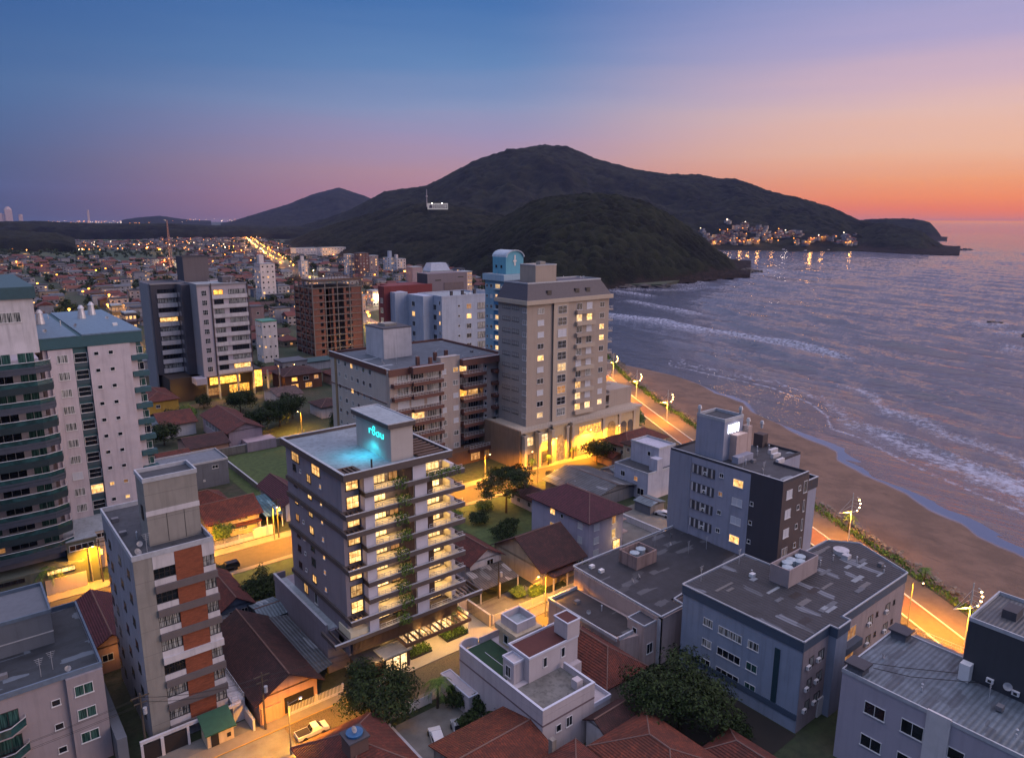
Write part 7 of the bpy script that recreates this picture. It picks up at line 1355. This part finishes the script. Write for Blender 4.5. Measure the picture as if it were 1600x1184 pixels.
lp.sort(key=lambda q:math.hypot(q[0],q[1])); bm_=MB().cyl(0,0,0,7.4,.14,.09,5).build('pole',POLEC); bmd=bm_.data; bpy.data.objects.remove(bm_)
hm=MB().blob(0,0,7.6,1.0,1.0,.7,n=7,m=5,j=0).build('lamp_globe',emit('far_bulb',(1.0,.34,.04),5)); hmd=hm.data; bpy.data.objects.remove(hm); hm=MB().blob(0,0,7.6,.45,.45,.3,n=7,m=5,j=0).build('lamp_globe',emit('far_bulb_w',(1.0,.72,.48),7)); hmw=hm.data; bpy.data.objects.remove(hm)
nl=0
for i,(x,y,h) in enumerate(lp):
    lb='small orange street light' if i%5 else 'small white street light'; t=thing('town_lamp',lb,'street lamp',x,y,group='street lights of the town'); LATER.append((t,lb,1))
    for nm,me in (('pole',bmd),('lamp_globe',hmd if i%5 else hmw)): o=bpy.data.objects.new(nm,me); COL.objects.link(o); o.parent=t
    D=math.hypot(x,y)
    if i%2==0 or D<520: sodium(t,x,y,6.6,1800+D*5,(1,.38,.05) if i%5 else (1,.75,.45),.6); nl+=1
fl=MB()
for k in range(420):
    D=rh.uniform(1500,3300); px=rh.uniform(-10,470); d=ray(px,345); q=math.hypot(d.x,d.y); x,y=d.x/q*D,d.y/q*D; a,c=proj(x,y,6)
    if zone(a,c)=='town' and x<xmax(y): fl.k=0 if rh.random()<.7 else 1; fl.blob(x,y,6,1.0,1.0,.8,n=5,m=3,j=0)
for k in range(170):
    D=rh.uniform(5500,8500); px=rh.uniform(60,440); d=ray(px,345); q=math.hypot(d.x,d.y); x,y=d.x/q*D,d.y/q*D; s=rh.uniform(.9,2.2); fl.k=0 if rh.random()<.6 else 1; fl.blob(x,y,30+rh.uniform(0,25)*(px>250),s,s,s*.8,n=5,m=3,j=0)
tag(fl.build('far_lights',[MATS['far_bulb'],MATS['far_bulb_w']]),'pinpoint lights of the districts near the left horizon','lights',kind='stuff')
# parked cars on the grass
for i in range(15):
    px=534+i*4.0+rh.uniform(-.6,.6); py=500+i*.55+(2.6 if i%2 else 0); x,y=onZ(px,py); carmesh(x,y,R_(60),rt.choice([CW,CW,CS,CK]),'%s car from the left in the row on the mown grass field'%ORD[i],rt.choice(['hatch','suv']),group='cars parked on the grass field',detail=False)
# lattice mast
t=thing('radio_mast','thin lattice radio mast rising above the town','mast',269.8,1085.9); m=MB(); hN=66
for k in range(3):
    a=k*2.094; m.tube((269.8+2.6*math.cos(a),1085.9+2.6*math.sin(a),0),(269.8+.5*math.cos(a),1085.9+.5*math.sin(a),hN),.35,.2,4)
for i in range(16):
    z0=hN*i/16;z1=hN*(i+1)/16; r0=2.6-2.1*i/16;r1=2.6-2.1*(i+1)/16
    for k in range(3): a=k*2.094;b_=(k+1)*2.094; m.tube((269.8+r0*math.cos(a),1085.9+r0*math.sin(a),z0),(269.8+r1*math.cos(b_),1085.9+r1*math.sin(b_),z1),.18,n=3)
m.build('lattice',plain('mast_paint',hexc('a07868'),.7),t)
# far towers on the horizon
for px,wd,tp,lb in ((1.5,30,333,'pale tower at the very left edge of the horizon'),(8,34,334,'lower pale tower on the left horizon'),(14.5,62,323,'tallest pale tower on the left horizon'),(33,34,335,'small reddish tower on the left horizon'),(139,20,328,'slender lone tower on the horizon')):
    D=9000; d=ray(px,345); q=math.hypot(d.x,d.y); x,y=d.x/q*D,d.y/q*D; h=azd(px,D,tp)[2]; t=thing('horizon_tower',lb,'tower',x,y); w=wd; m=MB(); m.box(x-w/2,x+w/2,y-w/2,y+w/2,0,h*.82); m.build('shaft',plain('horizon_pale',hexc('b09890'),.8),t); MB().cyl(x,y,h*.82,h,w*.55,w*.22 if wd>50 else w*.5,10).build('crown',MATS['horizon_pale'],t)
# ================================================================ SIGN, MAST AND VILLAGE ON THE HILLS
bpy.context.view_layer.update()
OB=bpy.data.objects
from mathutils.bvhtree import BVHTree
BV={}
def hit(px,py,names):
    d=ray(px,py).normalized(); best=None
    for nme in names:
        
        if nme not in BV: me_=OB[nme].data; BV[nme]=BVHTree.FromPolygons([v.co.copy() for v in me_.vertices],[tuple(p_.vertices) for p_ in me_.polygons])
        loc=BV[nme].ray_cast(CAMP,d)[0]
        if loc is not None and (best is None or (loc-CAMP).length<(best-CAMP).length): best=loc.copy()
    return best
p=hit(684,328,['sign_hill']) or Vector(azd(684,1500,328)); D=math.hypot(p.x,p.y); rx=_r.xy.normalized(); W_=31*D/F_; H_=9.2*D/F_
t=thing('hilltop_sign','long white sign board with dark lettering on the wooded hilltop','sign',p.x,p.y,p.z); zc=azd(684,D,322.6)[2]-p.z
def onboard(m,a0,a1,z0,z1,d=.0,th=.8):
    n=Vector((-rx.y,rx.x)); 
    V=[]
    for z in (z0,z1):
        for a,e in ((a0,-d-th),(a1,-d-th),(a1,-d),(a0,-d)): V.append((rx.x*a+n.x*e,rx.y*a+n.y*e,zc+z))
    m.add(V,[(0,3,2,1),(4,5,6,7),(0,1,5,4),(1,2,6,5),(2,3,7,6),(3,0,4,7)]); return m
onboard(MB(),-W_/2,W_/2,-H_/2,H_/2).build('board',emit('sign_board',(.75,.68,.72),.34),t,world=False)
m=MB(); u=H_/10
onboard(m,-W_*.41,-W_*.26,-u*3,u*1.2,.85,.2); onboard(m,-W_*.38,-W_*.29,u*1.2,u*2.6,.85,.2)
gl_={'B':['110','101','110','101','110'],'E':['111','100','111','100','111'],'R':['110','101','110','101','101'],'I':['1','1','1','1','1'],'T':['111','010','010','010','010'],'O':['111','101','101','101','111'],'S':['111','100','111','001','111'],'C':['111','100','100','100','111'],'A':['111','101','111','101','101']}
cx=-W_*.215
for ch in 'BEREIISCO': 
    g=gl_[ch]; cw=W_*.0225
    for r_i,row in enumerate(g):
        for c_i,v in enumerate(row):
            if v=='1': onboard(m,cx+c_i*cw,cx+(c_i+1)*cw*1.0,u*2.6-(r_i+1)*u*1.1,u*2.6-r_i*u*1.1,.85,.2)
    cx+=(len(g[0])+.9)*cw
m.build('lettering',plain('sign_ink',hexc('2a2038'),.7),t,world=False); m=MB()
for a in np.linspace(-W_*.45,W_*.45,7): onboard(m,a-.3,a+.3,-H_/2-(zc if zc<20 else 8),-H_/2,.2,.4)
m.build('posts',DMETAL,t,world=False)
for px in (675,690.5):
    q=Vector(azd(px,D-3,317.8)); lt=MB().blob(q.x,q.y,q.z,1.0,1.0,.7,n=6,m=4,j=0).build('floodlight',emit('flood',(1,.8,.6),12),t)
q=Vector(azd(667,D+40,318)); h=azd(667,D+40,296)[2]; t=thing('hill_antenna','thin antenna mast just left of the hilltop sign','antenna',q.x,q.y,q.z-10); m=MB(); m.tube((q.x,q.y,q.z-12),(q.x,q.y,h),1.0,.5,4); m.build('mast',plain('pale_mast',hexc('9c949c'),.6),t); MB().box(q.x-1.6,q.x+1.6,q.y-1.6,q.y+1.6,h-14,h-12).build('platform',MATS['pale_mast'],t)
# village across the bay
CL=[(280,110,330,128,4),(350,130,480,190,16),(480,170,600,215,12),(580,165,705,245,14),(25,195,60,215,3),(80,240,240,330,26),(240,200,450,325,42),(450,285,600,325,14),(600,240,700,320,7),(710,195,880,258,11),(895,215,1000,250,7),(950,300,1060,328,6),(1080,272,1180,300,6),(1200,250,1300,290,7),(1285,225,1520,335,30)]
HN=['mountain','headland']; vi=0
rv=random.Random(9)
for (a,b_,c,d,n) in CL:
    for i in range(n):
        px=1090+rv.uniform(a,c)/6.154; py=330+rv.uniform(b_,d)/6.154
        if px<1135 and py>376 and rv.random()<.5: pass
        p=hit(px,py,HN)
        if p is None:
            p=Vector((*onZ(px,max(py,386),-1),0)); 
            if p.length>2600: continue
        j=rv.randrange(len(protos)); P_=protos[j]; hN='village house on the slope across the bay' ; lit=rv.random()<.5
        lb='%s-walled village house with %s roof across the bay'%(P_[10],P_[5]); lb='%s-walled village house with %s roof'%(P_[10],P_[5]); t=thing('village_house',lb,'house',p.x,p.y,p.z-1,group='houses of the village across the bay',rz=rv.uniform(-.3,.3)); LATER.append((t,lb,2)); s=rv.uniform(.8,1.2); t.scale=(s,s,s*1.2)
        for nm,me in zip(('wall','roof','windows'),meshes[j]): o=bpy.data.objects.new(nm,me); COL.objects.link(o); o.parent=t
        vi+=1
LPX=[(110,280),(215,318),(310,308),(400,310),(430,190),(465,242),(285,200),(210,205),(375,285),(480,305),(500,303),(590,305),(575,315),(640,252),(675,303),(710,287),(745,235),(775,195),(455,128),(595,170),(650,200),(840,208),(920,288),(1035,322),(1075,322),(1115,285),(1158,258),(1083,285),(1325,268),(1465,318),(1460,325),(1400,232),(930,330),(155,325),(440,318),(770,308),(1190,275),(1420,328),(25,188),(280,103)]
for k,(a,b_) in enumerate(LPX):
    p=hit(1090+a/6.154,330+b_/6.154,HN) or Vector((*onZ(1090+a/6.154,386,-1),1)); wcol=k in (18,19,20,21,26,31,38,39)
    lb='white village light' if wcol else 'orange village light'; t=thing('village_lamp',lb,'street lamp',p.x,p.y,p.z,group='lights of the village across the bay'); LATER.append((t,lb,2)); MB().blob(p.x-2,p.y-2,p.z+7,1.15,1.15,.9,n=6,m=4,j=0).build('lamp_globe',MATS['far_bulb_w'] if wcol else MATS['far_bulb'],t); MB().cyl(p.x-2,p.y-2,p.z-2,p.z+6,.3,n=4).build('pole',POLEC,t)
    if k%3==0: sodium(t,p.x-6,p.y-6,p.z+8,2500,(1,.45,.1) if not wcol else (1,.8,.6),2)
HUL=plain('boat_hull',hexc('3c3e48'),.5)
for k,(a,b_,s) in enumerate(((690,368,7),(800,362,6),(832,380,8),(855,389,3),(930,370,7),(1020,367,5),(1045,390,7),(1080,378,6),(1265,385,6.5),(1362,377,6.5),(1462,380,14))):
    x,y=onZ(1090+a/6.154,330+b_/6.154,-3); t=thing('fishing_boat',['boat nearest the shore left of the anchored boats','small boat farthest in towards the village beach','larger dark boat in the middle of the left trio','tiny dinghy beside the larger dark boat','boat below the village lights right of the trio','small boat close behind the nearest pair','boat nearest the camera among the anchored boats','boat just right of the nearest anchored boat','lone boat before the lamp-lit headland houses','boat off the white headland houses','longest boat, last at the right'][k],'boat',x,y,-3,group='boats anchored in the bay',rz=R_(-39+rv.uniform(-12,12)))
    m=MB(); m.add([(-s,-1.6,.0),(s*.7,-1.6,0),(s*1.15,0,.3),(s*.7,1.6,0),(-s,1.6,0),(-s,-2.2,2.0),(s*.75,-2.2,2.1),(s*1.35,0,2.9),(s*.75,2.2,2.1),(-s,2.2,2.0)],[(0,1,6,5),(1,2,7,6),(2,3,8,7),(3,4,9,8),(4,0,5,9),(5,6,7,8,9),(4,3,2,1,0)]); m.build('hull',HUL,t,world=False)
    MB().box(-s*.6,s*.1,-1.4,1.4,2.0,4.2).build('cabin',WHITE,t,world=False); MB().cyl(s*.3,0,2,7,.12,n=4).build('mast',DMETAL,t,world=False)

ZN=[(60,'far left'),(130,'behind the teal-crowned tower'),(215,'left of the grey tower'),(330,'behind the grey tower'),(410,'beside the brick shell'),(500,'behind the brick shell'),(600,'around the grass field'),(9999,'before the wooded hills')]
from collections import defaultdict
gd=defaultdict(list)
for t,lb,k in LATER:
    x,y,z=t.location; px,py=proj(x,y,z)
    zn=next(q for a,q in ZN if px<a) if k==1 else 'across the bay'; gd[(lb,zn,k)].append((math.hypot(x,y) if k==1 else px,t))
for (lb,zn,k),L_ in gd.items():
    L_.sort(key=lambda q:q[0])
    for i,(D,t) in enumerate(L_): t['label']=('%s %s, %s'%(('nearest' if i==0 else ORD[min(i,68)]+' nearest') if k==1 else ('leftmost' if i==0 else ORD[min(i,68)]+' from left'),lb,zn)) if len(L_)>1 else lb+', '+zn
# ================================================================ HAZE
hz=bpy.data.materials.new('haze_air'); hz.use_nodes=True; t=hz.node_tree; t.nodes.clear(); o=t.nodes.new('ShaderNodeOutputMaterial'); v=t.nodes.new('ShaderNodeVolumePrincipled')
v.inputs['Color'].default_value=(.40,.50,1.0,1); v.inputs['Density'].default_value=3.0e-5; v.inputs['Anisotropy'].default_value=.2; t.links.new(v.outputs[0],o.inputs['Volume'])
h=MB().box(-9200,6400,-2200,11700,-11,470).build('haze',hz); tag(h,'thin blue evening haze over the town and bay','haze',kind='stuff')

# ---- rooftop odds and ends on the near flat roofs
rc=random.Random(77)
def clutter(tn,x0,x1,y0,y1,z,n):
    T=bpy.data.objects[tn]
    for i in range(n):
        x=rc.uniform(x0,x1);y=rc.uniform(y0,y1);k=rc.random()
        if k<.35: MB().cyl(x,y,z,z+rc.uniform(.4,1.1),.1,.1,7).cyl(x,y,z+1.0,z+1.15,.17,.05,7).build('vent_pipe',METAL,T)
        elif k<.6: MB().box(x-.45,x+.45,y-.35,y+.35,z,z+.55).build('roof_unit',WFR if k<.5 else GREY,T)
        elif k<.8: dish(T,x,y,z,.38,rc.uniform(-1,1),-.8)
        else:
            m=MB().cyl(x,y,z,z+2.6,.035,.03,5); [m.box(x-.5+.1*j,x+.5-.1*j,y-.015,y+.015,z+2.5-.25*j,z+2.53-.25*j) for j in range(4)]; m.build('tv_aerial',METAL,T)
for a in (('apartment_tower.001',16.4,18.2,97,114,27.45,5),('apartment_tower.001',19.5,25,105,114.5,27.45,3),('apartment_block',122.5,130,72,79,24.55,5),('apartment_block',114,121,65,74,24.55,5),('apartment_block.001',87.5,101,58,62.5,14.27,4),('apartment_block.001',108,117,45,54,14.27,6),('apartment_block.002',88.5,99,19,36,12.95,5),('low_building',86,91,67,85,8.6,4),('low_building',99,111,72,84,8.6,5),('low_building.001',78,82.5,73,83,5.75,3)):
    clutter(*a)
def find(lbl): return next(o.name for o in bpy.data.objects if o.parent is None and lbl in (o.get('label') or ''))
for l_,q in (('beige eight-storey',(96,133,172,186,29.35,10)),('tallest beige',(133,158,157,165,52.05,6)),('bluish-white block',(162,183,246,260,38.75,9)),('dark and light grey tower',(81,97,290,304,44.75,8)),('white slab tower',(17,32,168,200,47.3,7)),('patched black roof',(-8,10,99.5,107,13.05,5)),('light blue tower',(151,167,192,199,51.7,4))): clutter(find(l_),*q)
# ---- keep the hierarchy at thing > part > sub-part
def depth(o):
    d=0
    while o.parent: o=o.parent; d+=1
    return d
for o in list(bpy.data.objects):
    while depth(o)>2:
        p_=o.parent; o.location=o.location+p_.location; o.parent=p_.parent
